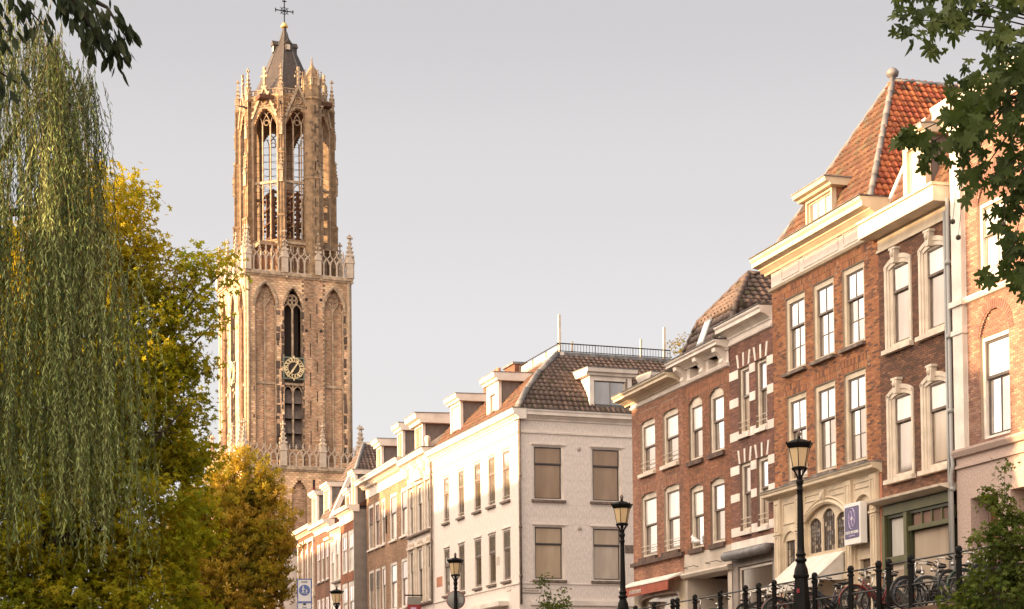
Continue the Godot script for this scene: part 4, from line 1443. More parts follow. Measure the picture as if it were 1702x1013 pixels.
func dentils(h: Node, x0: float, x1: float, y: float, z: float, m):
	var box := BoxMesh.new()
	box.size = Vector3(0.11, 0.14, 0.12)
	var w := []
	var n := int((x1 - x0) / 0.24)
	for i in n: w.append(Transform3D(Basis(), Vector3(x0 + (i + 0.5) * (x1 - x0) / n, y, z)))
	many("dentils", box, m, h, w)


func far_houses():
	# ornate white house next to the corner building
	var h := facade_node("town_house", "narrow white house with consoles and shell hood beside the corner building", "house", FX, FZ, FA, -5.45)
	var W := 5.4
	house_body(h, W, 11.6, 10)
	var ops := []
	for x in [[0.5, 1.6], [2.3, 3.52], [4.3, 5.2]]:
		ops.append(op(x[0], x[1], 7.86, 10.36))
		ops.append(op(x[0], x[1], 4.12, 7.06))
	var g := Geo.new()
	wall(g, 0, W, 0, 11.7, ops, 0, -0.3)
	part("wall", g, "white_wall", h)
	put_windows(h, ops, {"depth": 0.02, "rec": 0.012, "casing": "white_paint", "sash": "brown_sash", "cw": 0.1, "split": 0.62, "pane_up": "glass_mid", "pane_low": ["glass_mid", "glass_dark"]})
	for o in ops:
		var s := Geo.new()
		s.box(o.x0 - 0.16, o.x0 - 0.03, o.y0, o.y1 + 0.02, -0.05, 0.10)
		s.box(o.x1 + 0.03, o.x1 + 0.16, o.y0, o.y1 + 0.02, -0.05, 0.10)
		s.box(o.x0 - 0.2, o.x1 + 0.2, o.y1 + 0.05, o.y1 + 0.18, -0.05, 0.16)
		for k in [-1, 1]:
			s.ball(Vector3((o.x0 + o.x1) / 2 + k * 0.3, o.y1 + 0.3, 0.05), 0.12, 6)
		part("surround", s, "old_cream", h)
	var hood := Geo.new()
	hood.prism(PackedVector2Array([Vector2(2.0, 10.62), Vector2(3.8, 10.62), Vector2(3.5, 11.0), Vector2(2.9, 11.3), Vector2(2.3, 11.0)]), 0.0, 0.22)
	part("shell_hood", hood, "old_cream", h)
	for y in [7.74, 4.0]:
		boxpart("sill_band", "sill_stone", h, 0.2, W - 0.1, y, y + 0.1, -0.05, 0.2)
	for x in [0.3, 1.95, 3.85, 5.2]:
		var c := Geo.new(true)
		c.sweep(PackedVector2Array([Vector2(0, 11.0), Vector2(0.12, 11.0), Vector2(0.2, 11.2), Vector2(0.42, 11.42), Vector2(0.42, 11.56), Vector2(0, 11.56)]), x - 0.13, x + 0.13)
		part("console", c, "white_paint", h)
	cornice(h, -0.3, W - 0.02, 11.5, 12.0, 0.55, "white_paint")
	boxpart("gutter_lip", "dark_zinc", h, -0.3, W, 12.03, 12.06, -0.3, 0.58)
	cap_roof(h, W, 12.0, 15.0, 9, "worn_tile_0")
	dormer(h, 0.6, 2.3, 12.3, 13.75, -0.3, 2.2, "white_paint", "slate_cheek", 14.25, 0.5, [2, 1], "glass_tan", 0.05)
	var lean := Geo.new()   # raking verge of the neighbouring gable
	lean.xf = Transform3D(Basis(Vector3.RIGHT, 0.6), Vector3(4.6, 12.1, 0.1))
	lean.box(-0.12, 0.12, -0.1, 0.1, -3.0, 0.0)
	part("verge_board", lean, "old_cream", h)
	var ped := Geo.new(true)
	ped.lathe(PackedVector2Array([Vector2(0.15, 12.05), Vector2(0.1, 12.25), Vector2(0.18, 12.5), Vector2(0.12, 12.66), Vector2(0.0, 12.7)]), 8, Vector3(4.9, 0, 0.1))
	part("eaves_urn", ped, "old_cream", h)
	var ch := boxpart("chimney", "brick_plain", h, 3.3, 5.1, 14.0, 15.9, -4.2, -3.4)
	for x in [3.7, 4.3, 4.8]:
		var pot := Geo.new(true)
		pot.lathe(PackedVector2Array([Vector2(0.16, 15.9), Vector2(0.12, 16.4), Vector2(0.0, 16.42)]), 8, Vector3(x, 0, -3.8))
		part("chimney_pot", pot, "salmon", ch)
	# red hanging sign on its front
	var hs := facade_node("hanging_sign", "small dark red hanging sign on the narrow white house front", "sign", FX, FZ, FA, -1.9)
	boxpart("sign_board", "sign_red", hs, -0.03, 0.03, 3.2, 4.2, 0.2, 0.92)
	boxpart("sign_face", "sign_grey", hs, 0.03, 0.036, 4.0, 4.4, 0.2, 0.92)
	boxpart("sign_label", "sign_lilac", hs, 0.03, 0.037, 3.3, 3.85, 0.45, 0.75)
	boxpart("bracket", "iron", hs, -0.03, 0.03, 4.45, 4.52, 0.0, 1.05)

	# light brown brick house with dentil cornice
	h = facade_node("town_house", "light brown brick house with white dentil cornice and five tall windows", "house", FX, FZ, FA, -15.5)
	W = 10.05
	house_body(h, W, 11.9, 10)
	ops = []
	for x in [[0.45, 1.8], [2.15, 3.42], [3.85, 4.8], [5.95, 7.55], [8.55, 10.0]]:
		ops.append(op(x[0], x[1], 8.05, 10.68))
		ops.append(op(x[0], x[1], 4.15, 6.84))
	brick_front(h, W, 0.3, 11.14, ops, "mortar", [Color(0.512, 0.301, 0.182), Color(0.452, 0.263, 0.163), Color(0.571, 0.345, 0.214), Color(0.417, 0.238, 0.151)])
	put_windows(h, ops, {"depth": 0.02, "rec": 0.012, "casing": "white_paint", "sash": "brown_sash", "cw": 0.17, "split": 0.6, "pane_up": ["glass_mid", "glass_pink"], "pane_low": ["glass_pink", "glass_curtain"], "sill": "white_paint", "sill_out": 0.12})
	boxpart("frieze", "white_wall", h, 0.0, W, 11.14, 11.86, -0.3, 0.05)
	cornice(h, -0.6, W + 0.05, 11.72, 12.22, 0.66, "white_paint")
	dentils(h, -0.1, W, 11.78, 0.24, "white_paint")
	boxpart("gutter_lip", "dark_zinc", h, -0.6, W, 12.24, 12.27, -0.3, 0.68)
	cap_roof(h, W, 12.2, 15.5, 10, "worn_tile_0")
	dormer(h, 6.4, 7.65, 12.5, 14.1, -0.35, 2.2, "white_paint", "slate_cheek", 14.5, 0.3, [2, 1], "glass_tan", 0.03)
	dormer(h, 1.2, 2.4, 12.4, 14.0, -0.35, 2.4, "white_paint", "slate_cheek", 14.4, 0.3, [1, 1], "glass_tan", 0.03)
	var an := Geo.new()
	an.bar(Vector3(5.2, 8.6, 0.05), Vector3(5.2, 9.6, 0.05), 0.04)
	part("wall_anchor", an, "iron", h)

	# red brick house, standing forward with a grey side wall
	h = facade_node("town_house", "red brick house with cream cornice and grey plastered side wall", "house", FX, FZ, FA, -19.75, 0.7)
	W = 4.0
	house_body(h, W, 10.6, 10)
	ops = []
	for x in [[0.38, 1.96], [2.22, 3.78]]:
		ops.append(op(x[0], x[1], 6.95, 9.46))
		ops.append(op(x[0], x[1], 3.6, 6.36))
	brick_front(h, W - 0.12, 0.3, 9.94, ops, "mortar_dark", [Color(0.476, 0.163, 0.075), Color(0.404, 0.145, 0.069), Color(0.536, 0.195, 0.088)])
	put_windows(h, ops, {"depth": 0.02, "rec": 0.012, "casing": "white_paint", "sash": "white_paint", "cw": 0.2, "split": 0.6, "up": [2, 1], "low": [2, 1], "pane_up": ["glass_mid", "glass_sky"], "pane_low": ["glass_blind", "glass_sky"], "sw": 0.08})
	boxpart("side_wall", "grey_paint", h, W - 0.12, W, 0.0, 10.6, -9.0, 0.02)
	boxpart("frieze", "white_wall", h, 0.0, W - 0.02, 9.94, 10.5, -0.3, 0.06)
	cornice(h, -0.3, W + 0.08, 10.45, 10.85, 0.5, "white_paint")
	cap_roof(h, W, 10.8, 13.4, 9, "worn_tile_0")
	dormer(h, 2.7, 3.8, 10.9, 12.7, -0.1, 1.6, "white_paint", "slate_cheek", 12.95, 0.2, [1, 1], "glass_mid", 0.03)

	# white house
	h = facade_node("town_house", "white painted house with three narrow windows between two brick fronts", "house", FX, FZ, FA, -26.6)
	W = 5.7
	house_body(h, W, 10.0, 10)
	ops = []
	for x in [[1.9, 2.85], [3.3, 4.2], [4.8, 5.6]]:
		ops.append(op(x[0], x[1], 6.98, 9.72))
		ops.append(op(x[0], x[1], 3.2, 6.1))
	for y in [[6.95, 9.05], [3.2, 5.6]]:
		ops.append(op(0.55, 1.35, y[0], y[1]))
	g = Geo.new()
	wall(g, 0, W, 0, 10.2, ops, 0, -0.3)
	part("wall", g, "white_wall", h)
	put_windows(h, ops, {"depth": 0.02, "rec": 0.012, "casing": "white_paint", "sash": "old_cream", "cw": 0.08, "split": 0.62, "pane_up": "glass_mid", "pane_low": ["glass_mid", "glass_curtain"]})
	boxpart("sill_band", "sill_stone", h, 1.5, W, 6.82, 6.95, -0.05, 0.2)
	cornice(h, 1.2, W + 0.02, 10.0, 10.4, 0.5, "white_paint")
	cornice(h, -0.2, 1.5, 9.6, 9.9, 0.4, "white_paint")
	cap_roof(h, W, 10.3, 13.0, 9, "brown_tile_0")
	dormer(h, 3.6, 5.0, 10.7, 12.3, -0.3, 1.5, "white_paint", "slate_cheek", 12.6, 0.25, [2, 2], "glass_dark", 0.03)

	# dark brick house with white coped side gable and hipped roof
	h = facade_node("town_house", "dark brick house with white gable coping and brown hipped tile roof", "house", FX, FZ, FA, -31.4)
	W = 5.0
	house_body(h, W, 11.0, 10)
	ops = []
	for x in [[0.6, 1.7], [2.05, 3.0], [3.45, 4.5]]:
		ops.append(op(x[0], x[1], 7.3, 9.85))
		ops.append(op(x[0], x[1], 3.6, 6.2))
	brick_front(h, W, 0.3, 10.5, ops, "mortar_dark", [Color(0.274, 0.120, 0.069), Color(0.227, 0.100, 0.063), Color(0.321, 0.145, 0.081)])
	put_windows(h, ops, {"depth": 0.02, "rec": 0.012, "casing": "white_paint", "sash": "white_paint", "cw": 0.1, "split": 0.6, "pane_up": "glass_pink", "pane_low": ["glass_pink", "glass_dark"], "sill": "sill_stone"})
	boxpart("frieze", "white_wall", h, 0.0, W, 10.5, 10.9, -0.3, 0.06)
	cornice(h, -0.3, W + 0.1, 10.75, 11.15, 0.5, "white_paint")
	var sw := Geo.new()
	sw.sweep(PackedVector2Array([Vector2(-0.1, 10.5), Vector2(-0.2, 11.4), Vector2(-1.35, 14.0), Vector2(-6.5, 14.0), Vector2(-6.5, 10.5)]), W - 0.3, W)
	part("side_gable", sw, "brick_plain", h)
	masonry("gable_bricks", h, 0.4, 6.0, 10.6, 13.7, [], [Color(0.274, 0.120, 0.069), Color(0.214, 0.100, 0.063), Color(0.333, 0.150, 0.088)], 0.21, 0.0625, "brick", [], 0.008, 0.012, [op(0.0, 0.55, 11.6, 14), op(0.0, 0.85, 12.3, 14), op(0.0, 1.1, 12.9, 14), op(0.0, 1.4, 13.4, 14)]).transform = Transform3D(Basis(Vector3.UP, PI / 2), Vector3(W + 0.004, 0, 0))
	var cp := Geo.new()
	cp.sweep(PackedVector2Array([Vector2(-0.0, 11.25), Vector2(-1.28, 14.1), Vector2(-1.6, 14.1), Vector2(-0.36, 11.25)]), W - 0.35, W + 0.06)
	cp.box(W - 0.35, W + 0.06, 13.95, 14.15, -4.6, -1.5)
	part("gable_coping", cp, "white_paint", h)
	var roof := Node3D.new()
	roof.name = "roof"
	h.add_child(roof)
	var U := Vector3(0, 5.3, -2.7)
	tile_slope(roof, Vector3(0.0, 11.2, -0.15), Vector3(1, 0, 0), U.normalized(), PackedVector2Array([Vector2(0, 0), Vector2(4.7, 0), Vector2(4.7, 3.3), Vector2(2.5, 5.94), Vector2(0.2, 4.5)]), 0.26, 0.32, "brown_tile", 0)
	var V := Vector3(-2.5, 2.3, 0)
	tile_slope(roof, Vector3(W, 14.2, -1.65), Vector3(0, 0, -1), V.normalized(), PackedVector2Array([Vector2(0, 0), Vector2(6, 0), Vector2(6, 3.4), Vector2(1.2, 3.4)]), 0.26, 0.3, "brown_tile", 150)
	cap_line(roof, "hip_lead", Vector3(W, 14.22, -1.65), Vector3(2.5, 16.52, -2.85), 0.13, "grey_lead")
	cap_line(roof, "ridge_lead", Vector3(2.5, 16.52, -2.85), Vector3(2.5, 16.52, -8), 0.13, "grey_lead")
	dormer(h, 0.5, 2.6, 11.7, 13.6, -0.5, 2.0, "white_paint", "grey_lead", 13.9, 0.25, [3, 1], "glass_mid", 0.03)

	# dark ornamented house and the bright one that closes the street
	h = facade_node("town_house", "dark house front with pale ornament, farthest in the right row", "house", FX, FZ, FA, -37.4)
	W = 6.0
	house_body(h, W, 11.0, 10)
	ops = []
	for x in [[0.6, 1.5], [2.3, 3.4], [4.2, 5.3]]:
		ops.append(op(x[0], x[1], 7.0, 10.0, 0.4))
		ops.append(op(x[0], x[1], 3.4, 6.0))
	g = Geo.new()
	wall(g, 0, W, 0, 11.0, ops, 0, -0.3)
	part("wall", g, "brick_plain", h)
	put_windows(h, ops, {"depth": 0.02, "rec": 0.012, "casing": "old_cream", "sash": "brown_sash", "cw": 0.12, "pane_up": "glass_mid", "pane_low": "glass_dark", "sill": "old_cream"})
	for x in [0.1, 1.75, 3.75, 5.55]:
		boxpart("pilaster", "old_cream", h, x, x + 0.3, 3.0, 10.4, -0.1, 0.12)
	for y in [6.5, 10.3]:
		boxpart("string_course", "old_cream", h, 0, W, y, y + 0.25, -0.1, 0.16)
	cornice(h, -0.3, W, 10.9, 11.4, 0.5, "old_cream")
	cap_roof(h, W, 11.3, 14.5, 9, "brown_tile_0")
	dormer(h, 2.9, 4.7, 11.6, 13.5, -0.4, 2.0, "white_paint", "grey_lead", 13.8, 0.25, [2, 1], "glass_mid", 0.03)
	h = facade_node("town_house", "bright sunlit white house end at the bottom of the street", "house", FX, FZ, FA, -45.5, 1.2)
	W = 7.0
	house_body(h, W, 10.0, 10, "white_wall")
	ops = [op(1.0, 2.0, 6.0, 8.6), op(3.0, 4.0, 6.0, 8.6), op(5.0, 6.0, 6.0, 8.6), op(1.0, 2.0, 2.6, 5.2), op(3.0, 4.0, 2.6, 5.2), op(5.0, 6.0, 2.6, 5.2)]
	g = Geo.new()
	wall(g, 0, W, 0, 10, ops, 0, -0.3)
	part("wall", g, "white_wall", h)
	put_windows(h, ops, {"cw": 0.1, "pane_up": "glass_mid", "pane_low": "glass_dark"})
	cornice(h, -0.1, W, 9.7, 10.1, 0.4, "white_paint")
	cap_roof(h, W, 10.0, 12.4, 9, "grey_lead")


# ---------------------------------------------------------------- the row across the canal (seen in the window panes, and its shadow)
func opposite_houses():
	# distance along the canal, width, eaves height, gable height, colour
	var rows := [
		[-131.0, 11.0, 12.0, 15.5, "brick_plain", "saddle"], [-120.0, 11.0, 12.2, 15.6, "white_wall", "saddle"], [-109.0, 13.0, 12.4, 16.0, "brick_plain", "saddle"],
		[-96.0, 6.0, 12.6, 16.2, "old_cream", "saddle"], [-90.0, 15.0, 12.0, 14.8, "brick_plain", "saddle"], [-75.0, 13.5, 12.4, 15.4, "salmon", "saddle"],
		[-61.5, 10.0, 14.4, 17.6, "brick_plain", "saddle"], [-51.5, 8.5, 14.6, 17.7, "white_wall", "saddle"], [-43.0, 5.0, 14.8, 17.0, "brick_plain", "saddle"],
		[-38.0, 7.0, 5.8, 7.6, "old_cream", "saddle"], [-31.0, 8.0, 6.4, 8.4, "brick_plain", "saddle"], [-23.0, 9.0, 9.0, 11.5, "stucco", "saddle"], [-14.0, 10.0, 11.0, 14.0, "brick_plain", "gable"]]
	var looks := ["red brick", "white", "brown brick", "cream", "brick step", "salmon", "tall brick", "tall white gabled", "low brick", "tall cream", "small brick", "grey stucco", "gabled brick"]
	var a := deg_to_rad(STREET_ANGLE)
	for i in rows.size():
		var r: Array = rows[i]
		var ux := Vector3(sin(a), 0, cos(a))
		var n := Vector3(cos(a), 0, -sin(a))   # faces the canal
		var h := thing("canal_house", "%s house across the canal, %s from the far end" % [looks[i], ["first", "second", "third", "fourth", "fifth", "sixth", "seventh", "eighth", "ninth", "tenth", "eleventh", "twelfth", "thirteenth"][i]], "house", Vector3(-10.5, 0, 0) + ux * (r[0] + r[1]), a + PI / 2, "houses across the canal")
		var W: float = r[1]
		var ops := []
		var nw := int(W / 2.2)
		for k in nw:
			var x := (k + 0.5) * W / nw
			for y in [1.0, 4.6, 8.0]:
				if y + 2.5 > r[2]: continue
				ops.append(op(x - 0.6, x + 0.6, y, y + 2.3))
		var g := Geo.new()
		wall(g, 0, W, 0, r[2], ops, 0, -0.3)
		g.box(0.01, W - 0.01, 0, r[2], -9, -0.45)
		part("wall", g, r[4], h)
		for o in ops:
			var w := Geo.new()
			w.box(o.x0, o.x1, o.y0, o.y1, -0.2, -0.16)
			var wn := part("window", w, "white_paint", h)
			boxpart("pane", "glass_dark", wn, o.x0 + 0.1, o.x1 - 0.1, o.y0 + 0.1, o.y1 - 0.1, -0.17, -0.15)
		var rf := Geo.new()
		if r[5] == "gable":
			rf.prism(PackedVector2Array([Vector2(0, r[2]), Vector2(W, r[2]), Vector2(W / 2, r[3])]), -9, 0)
		else:
			rf.sweep(PackedVector2Array([Vector2(0.2, r[2]), Vector2(-4.5, r[3]), Vector2(-9, r[2])]), 0, W)
		part("roof", rf, "brown_tile_2" if i % 2 else "red_tile_3", h)
		cornice(h, 0, W, r[2] - 0.4, r[2], 0.4, "white_paint")


# ---------------------------------------------------------------- ground and canal
func strip(g: Geo, xa: float, xb: float, y: float, za := 30.0, zb := -130.0):
	var k := tan(deg_to_rad(STREET_ANGLE))
	var a0 := xa + k * za
	var b0 := xb + k * za
	var a1 := xa + k * zb
	var b1 := xb + k * zb
	g.quad(Vector3(a1, y, zb), Vector3(b1, y, zb), Vector3(b0, y, za), Vector3(a0, y, za))


func upright(g: Geo, x: float, y0: float, y1: float, za := 30.0, zb := -130.0):
	var k := tan(deg_to_rad(STREET_ANGLE))
	g.quad(Vector3(x + k * zb, y1, zb), Vector3(x + k * za, y1, za), Vector3(x + k * za, y0, za), Vector3(x + k * zb, y0, zb))


func ground():
	var g := Geo.new()
	g.quad(Vector3(-900, -5.2, -1200), Vector3(900, -5.2, -1200), Vector3(900, -5.2, 300), Vector3(-900, -5.2, 300))
	structure("ground", g, "earth")
	g = Geo.new()
	strip(g, 20.9, 220, 0.0)
	strip(g, -220, -3.5, 0.0)
	structure("street", g, "paving")
	g = Geo.new()
	var k := tan(deg_to_rad(STREET_ANGLE))
	g.quad(Vector3(-400, 0.004, -900), Vector3(300, 0.004, -900), Vector3(300, 0.004, -128), Vector3(-400, 0.004, -128))
	structure("town_ground", g, "paving")
	g = Geo.new()
	upright(g, 20.9, -4.2, 0.0)
	upright(g, -3.5, -4.2, 0.0)
	upright(g, 16.2, -5.2, -4.0)
	upright(g, 1.0, -5.2, -4.0)
	g.quad(Vector3(-80, 0, -128), Vector3(-8, 0, -128), Vector3(-8, -5.2, -128), Vector3(-80, -5.2, -128))
	structure("quay_wall", g, "quay_brick")
	g = Geo.new()
	strip(g, 16.2, 20.9, -4.0)
	strip(g, -3.5, 1.0, -4.0)
	structure("wharf", g, "paving")
	g = Geo.new()
	strip(g, 1.0, 16.2, -4.7)
	structure("canal_water", g, "water")
	g = Geo.new()
	strip(g, 23.6, 23.75, 0.10)
	upright(g, 23.6, 0.0, 0.10)
	structure("kerb", g, "kerb")
	g = Geo.new()
	strip(g, 23.75, 25.9, 0.096)
	structure("pavement", g, "kerb")


# ---------------------------------------------------------------- the church tower
func pinnacle_mesh(h: float, w: float, key: String) -> ArrayMesh:
	if shared.has(key): return shared[key]
	var g := Geo.new()
	var sh := h * 0.42
	g.box(-w / 2, w / 2, 0, sh, -w / 2, w / 2)
	for k in 4:   # little gables
		g.xf = Transform3D(Basis(Vector3.UP, k * PI / 2), Vector3.ZERO)
		g.prism(PackedVector2Array([Vector2(-w * 0.6, sh * 0.8), Vector2(w * 0.6, sh * 0.8), Vector2(0, sh * 1.25)]), w * 0.3, w * 0.62)
	g.xf = Transform3D.IDENTITY
	g.lathe(PackedVector2Array([Vector2(w * 0.62, sh), Vector2(w * 0.36, sh + (h - sh) * 0.3), Vector2(w * 0.2, sh + (h - sh) * 0.62), Vector2(w * 0.1, h * 0.93), Vector2(0.0, h)]), 4, Vector3.ZERO, PI / 4)
	for i in 4:   # crockets
		var y := sh + (h - sh) * (0.16 + 0.17 * i)
		var r := w * lerpf(0.52, 0.2, i / 3.0)
		for k in 4:
			var a := k * PI / 2 + PI / 4
			g.cbox(Vector3(cos(a) * r, y, sin(a) * r), Vector3.ONE * w * lerpf(0.34, 0.2, i / 3.0))
	g.box(-w * 0.42, w * 0.42, h * 0.91, h * 0.95, -w * 0.12, w * 0.12)
	g.box(-w * 0.12, w * 0.12, h * 0.91, h * 0.95, -w * 0.42, w * 0.42)
	g.cbox(Vector3(0, h * 0.985, 0), Vector3.ONE * w * 0.24)
	shared[key] = g.done()
	return shared[key]


func arcade_mesh() -> ArrayMesh:
	# one bay of the pierced parapet: a post, half an arch each side, the wavy band above and its finial
	if shared.has("arcade"): return shared["arcade"]
	var g := Geo.new()
	g.box(-0.10, 0.10, 0.0, 1.85, -0.12, 0.12)
	g.box(-0.17, 0.17, 0.0, 0.18, -0.17, 0.17)
	g.box(-0.55, 0.55, -0.02, 0.08, -0.14, 0.14)
	for s in [-1, 1]:
		var p := PackedVector3Array()
		for i in 6:
			var t := i / 5.0
			p.append(Vector3(s * lerpf(0.06, 0.55, t), 1.6 + 0.72 * sqrt(t), 0))
		g.tube(p, 0.075, 0.06, 4)
		g.tube(PackedVector3Array([Vector3(s * 0.06, 1.45, 0), Vector3(s * 0.27, 1.72, 0), Vector3(s * 0.22, 1.9, 0), Vector3(s * 0.5, 2.1, 0)]), 0.05, 0.05, 4)
		p = PackedVector3Array()
		for i in 6:
			var t := i / 5.0
			p.append(Vector3(s * 0.55 * (1 - t), 2.3 + 0.42 * t * t + 0.1 * t, 0))
		g.tube(p, 0.07, 0.07, 4)
	g.box(-0.07, 0.07, 2.7, 3.25, -0.07, 0.07)
	g.box(-0.2, 0.2, 2.96, 3.06, -0.06, 0.06)
	g.box(-0.13, 0.13, 2.76, 2.84, -0.1, 0.1)
	g.cbox(Vector3(0, 3.3, 0), Vector3.ONE * 0.16)
	shared["arcade"] = g.done()
	return shared["arcade"]


func parapet(side: Node, w: float, y: float, z: float, posts: Array, hh := 1.0):
	var b := Geo.new()
	b.box(-0.3, w + 0.3, y - 0.5, y - 0.02, z - 0.6, z + 0.28)
	b.box(-0.2, w + 0.2, y - 0.75, y - 0.5, z - 0.6, z + 0.1)
	part("parapet_ledge", b, "pale_stone", side)
	var xs := posts.duplicate()
	for i in xs.size() - 1:
		var a: float = xs[i] + 0.45
		var c: float = xs[i + 1] - 0.45
		var n := int(round((c - a) / 1.08))
		for k in n:
			var o := part("parapet_arch", arcade_mesh(), "parapet_stone", side)
			o.position = Vector3(lerpf(a, c, (k + 0.5) / n), y, z)
			o.scale = Vector3((c - a) / n / 1.1, hh, 1)
	for x in xs:
		var o := part("pinnacle", pinnacle_mesh(7.0, 0.95, "pin7"), "parapet_stone", side)
		o.position = Vector3(x, y, z)


func tracery(side: Node, cx: float, w: float, spring: float, rise: float, z: float, m, r := 0.09, called := "tracery"):
	# pointed head filled with two lights and a quatrefoil
	var g := Geo.new()
	for s in [-1, 1]:
		var a := arc(cx + minf(0, s * w / 2), cx + maxf(0, s * w / 2), spring - rise * 0.28, rise * 0.42, "pointed", 5)
		for i in a.size() - 1:
			g.bar(Vector3(a[i].x, a[i].y, z), Vector3(a[i + 1].x, a[i + 1].y, z), r)
	for k in 4:
		var t := k * PI / 2 + PI / 4
		ring(g, Vector3(cx + cos(t) * w * 0.13, spring + rise * 0.36 + sin(t) * w * 0.13, z), w * 0.125, w * 0.125, r * 0.7, 8)
	ring(g, Vector3(cx, spring + rise * 0.36, z), w * 0.29, w * 0.29, r * 0.9, 12)
	part(called, g, m, side)


func tower_side(t: Node, k: int, Wf: float, clock: bool):
	var side := Node3D.new()
	side.name = numbered("tower_side", t)
	t.add_child(side)
	side.transform = [Transform3D(Basis(), Vector3.ZERO), Transform3D(Basis(Vector3.UP, -PI / 2), Vector3(0, 0, -15)), Transform3D(Basis(Vector3.UP, PI), Vector3(16.9, 0, -15)), Transform3D(Basis(Vector3.UP, PI / 2), Vector3(16.9, 0, 0))][k]
	var s := Wf / 16.9
	var A := op(1.35 * s, 4.75 * s, 39.5, 66.9, 3.3, "pointed")
	var C := op(6.0 * s, 9.0 * s, 41.2, 66.4, 2.8, "pointed")
	var B := op(12.55 * s, 15.8 * s, 39.5, 66.9, 3.2, "pointed")
	if k != 0:
		C = op(6.9 * s, 10.0 * s, 41.2, 66.4, 2.8, "pointed")
		B = op(12.2 * s, 15.55 * s, 39.5, 66.9, 3.3, "pointed")
	var ops := [A, C, B]
	var g := Geo.new()
	wall(g, 0, Wf, 37.5, 68.2, ops, 0.0, -1.1)
	part("wall_face", g, "tower_core", side)
	var strip_x := [9.25 * s, 12.35 * s] if k == 0 else [99.0, 99.5]
	var stone := [Color(0.610, 0.431, 0.294), Color(0.659, 0.471, 0.320), Color(0.549, 0.380, 0.252), Color(0.708, 0.517, 0.357), Color(0.500, 0.339, 0.226)]
	var brick := [Color(0.50, 0.345, 0.235), Color(0.43, 0.285, 0.19), Color(0.55, 0.39, 0.27), Color(0.36, 0.235, 0.165), Color(0.46, 0.34, 0.25), Color(0.48, 0.30, 0.20)]
	masonry("ashlar", side, 0, Wf, 37.6, 68.1, ops, stone, 0.85, 0.36, "stone", [], 0.05, 0.025, [op(strip_x[0], strip_x[1], 0, 99)])
	if k == 0:
		masonry("stair_brickwork", side, strip_x[0], strip_x[1], 37.6, 68.1, [], brick, 0.5, 0.2, "stone", [], 0.09, 0.02)
		for q in [[10.25, 5], [11.35, 5]]:
			for i in 5:
				boxpart("slit", "dark_void", side, q[0] - 0.07, q[0] + 0.07, 42.0 + i * 4.6 + (0.0 if q[0] < 11 else 2.2), 44.2 + i * 4.6 + (0.0 if q[0] < 11 else 1.7), 0.0, 0.108)
		for q in [[9.6, 64.8], [12.0, 64.9], [9.6, 59.9], [12.0, 60.0]]:
			var d := Geo.new(true)
			d.xf = Transform3D(Basis(Vector3.RIGHT, PI / 2), Vector3(q[0], q[1], 0.09))
			d.lathe(PackedVector2Array([Vector2(0.26, -0.05), Vector2(0.26, 0.04), Vector2(0.0, 0.06)]), 8)
			part("vent", d, "dark_void", side)
	for o in [A, B]:   # blind windows filled with brick
		var cx: float = (o.x0 + o.x1) / 2
		var w: float = o.x1 - o.x0
		var b := Geo.new()
		b.box(o.x0, o.x1, o.y0, o.y1, -1.1, -0.75)
		part("blind_infill", b, "tower_brick", side)
		masonry("infill_brickwork", side, o.x0 + 0.1, o.x1 - 0.1, o.y0, o.y1 - 0.6, [], brick, 0.5, 0.2, "stone", [], 0.06, 0.02, [op(o.x0 - 1, o.x0 + 0.6, o.y1 - 1.8, o.y1), op(o.x1 - 0.6, o.x1 + 1, o.y1 - 1.8, o.y1), op(cx - 0.12, cx + 0.12, 0, 99)]).position.z = -0.74
		boxpart("mullion", "tower_stone", side, cx - 0.12, cx + 0.12, o.y0, 64.2, -0.8, -0.55)
		boxpart("transom", "tower_stone", side, o.x0, o.x1, 51.2, 51.6, -0.8, -0.5)
		tracery(side, cx, w, 63.7, 3.2, -0.6, "tower_stone", 0.11)
		var mo := Geo.new()
		var a := arc(o.x0 - 0.16, o.x1 + 0.16, o.y1 - o.rise, o.rise + 0.22, "pointed", 8)
		for i in a.size() - 1: mo.bar(Vector3(a[i].x, a[i].y, 0.02), Vector3(a[i + 1].x, a[i + 1].y, 0.02), 0.27, 5)
		mo.box(o.x0 - 0.38, o.x0 - 0.02, o.y1 - o.rise - 0.4, o.y1 - o.rise, -0.1, 0.16)
		mo.box(o.x1 + 0.02, o.x1 + 0.38, o.y1 - o.rise - 0.4, o.y1 - o.rise, -0.1, 0.16)
		part("arch_molding", mo, "pale_stone", side)
		var js := Geo.new()   # pale stepped jambs inside the recess
		js.box(o.x0, o.x0 + 0.14, o.y0, o.y1 - o.rise, -0.45, -0.12)
		js.box(o.x1 - 0.14, o.x1, o.y0, o.y1 - o.rise, -0.45, -0.12)
		part("jamb_shaft", js, "pale_stone", side)
	# middle opening: tall traceried light above the clock, louvres below
	var cx: float = (C.x0 + C.x1) / 2
	boxpart("void", "dark_void", side, C.x0, C.x1, C.y0, C.y1, -2.4, -2.2)
	boxpart("mullion", "pale_stone", side, cx - 0.13, cx + 0.13, C.y0, 63.0, -0.7, -0.35)
	tracery(side, cx, C.x1 - C.x0, 63.6, 2.7, -0.5, "pale_stone", 0.13)
	var cm := Geo.new()
	var ca := arc(C.x0 - 0.14, C.x1 + 0.14, C.y1 - C.rise, C.rise + 0.2, "pointed", 8)
	for i in ca.size() - 1: cm.bar(Vector3(ca[i].x, ca[i].y, 0.02), Vector3(ca[i + 1].x, ca[i + 1].y, 0.02), 0.16, 5)
	part("arch_molding", cm, "pale_stone", side)
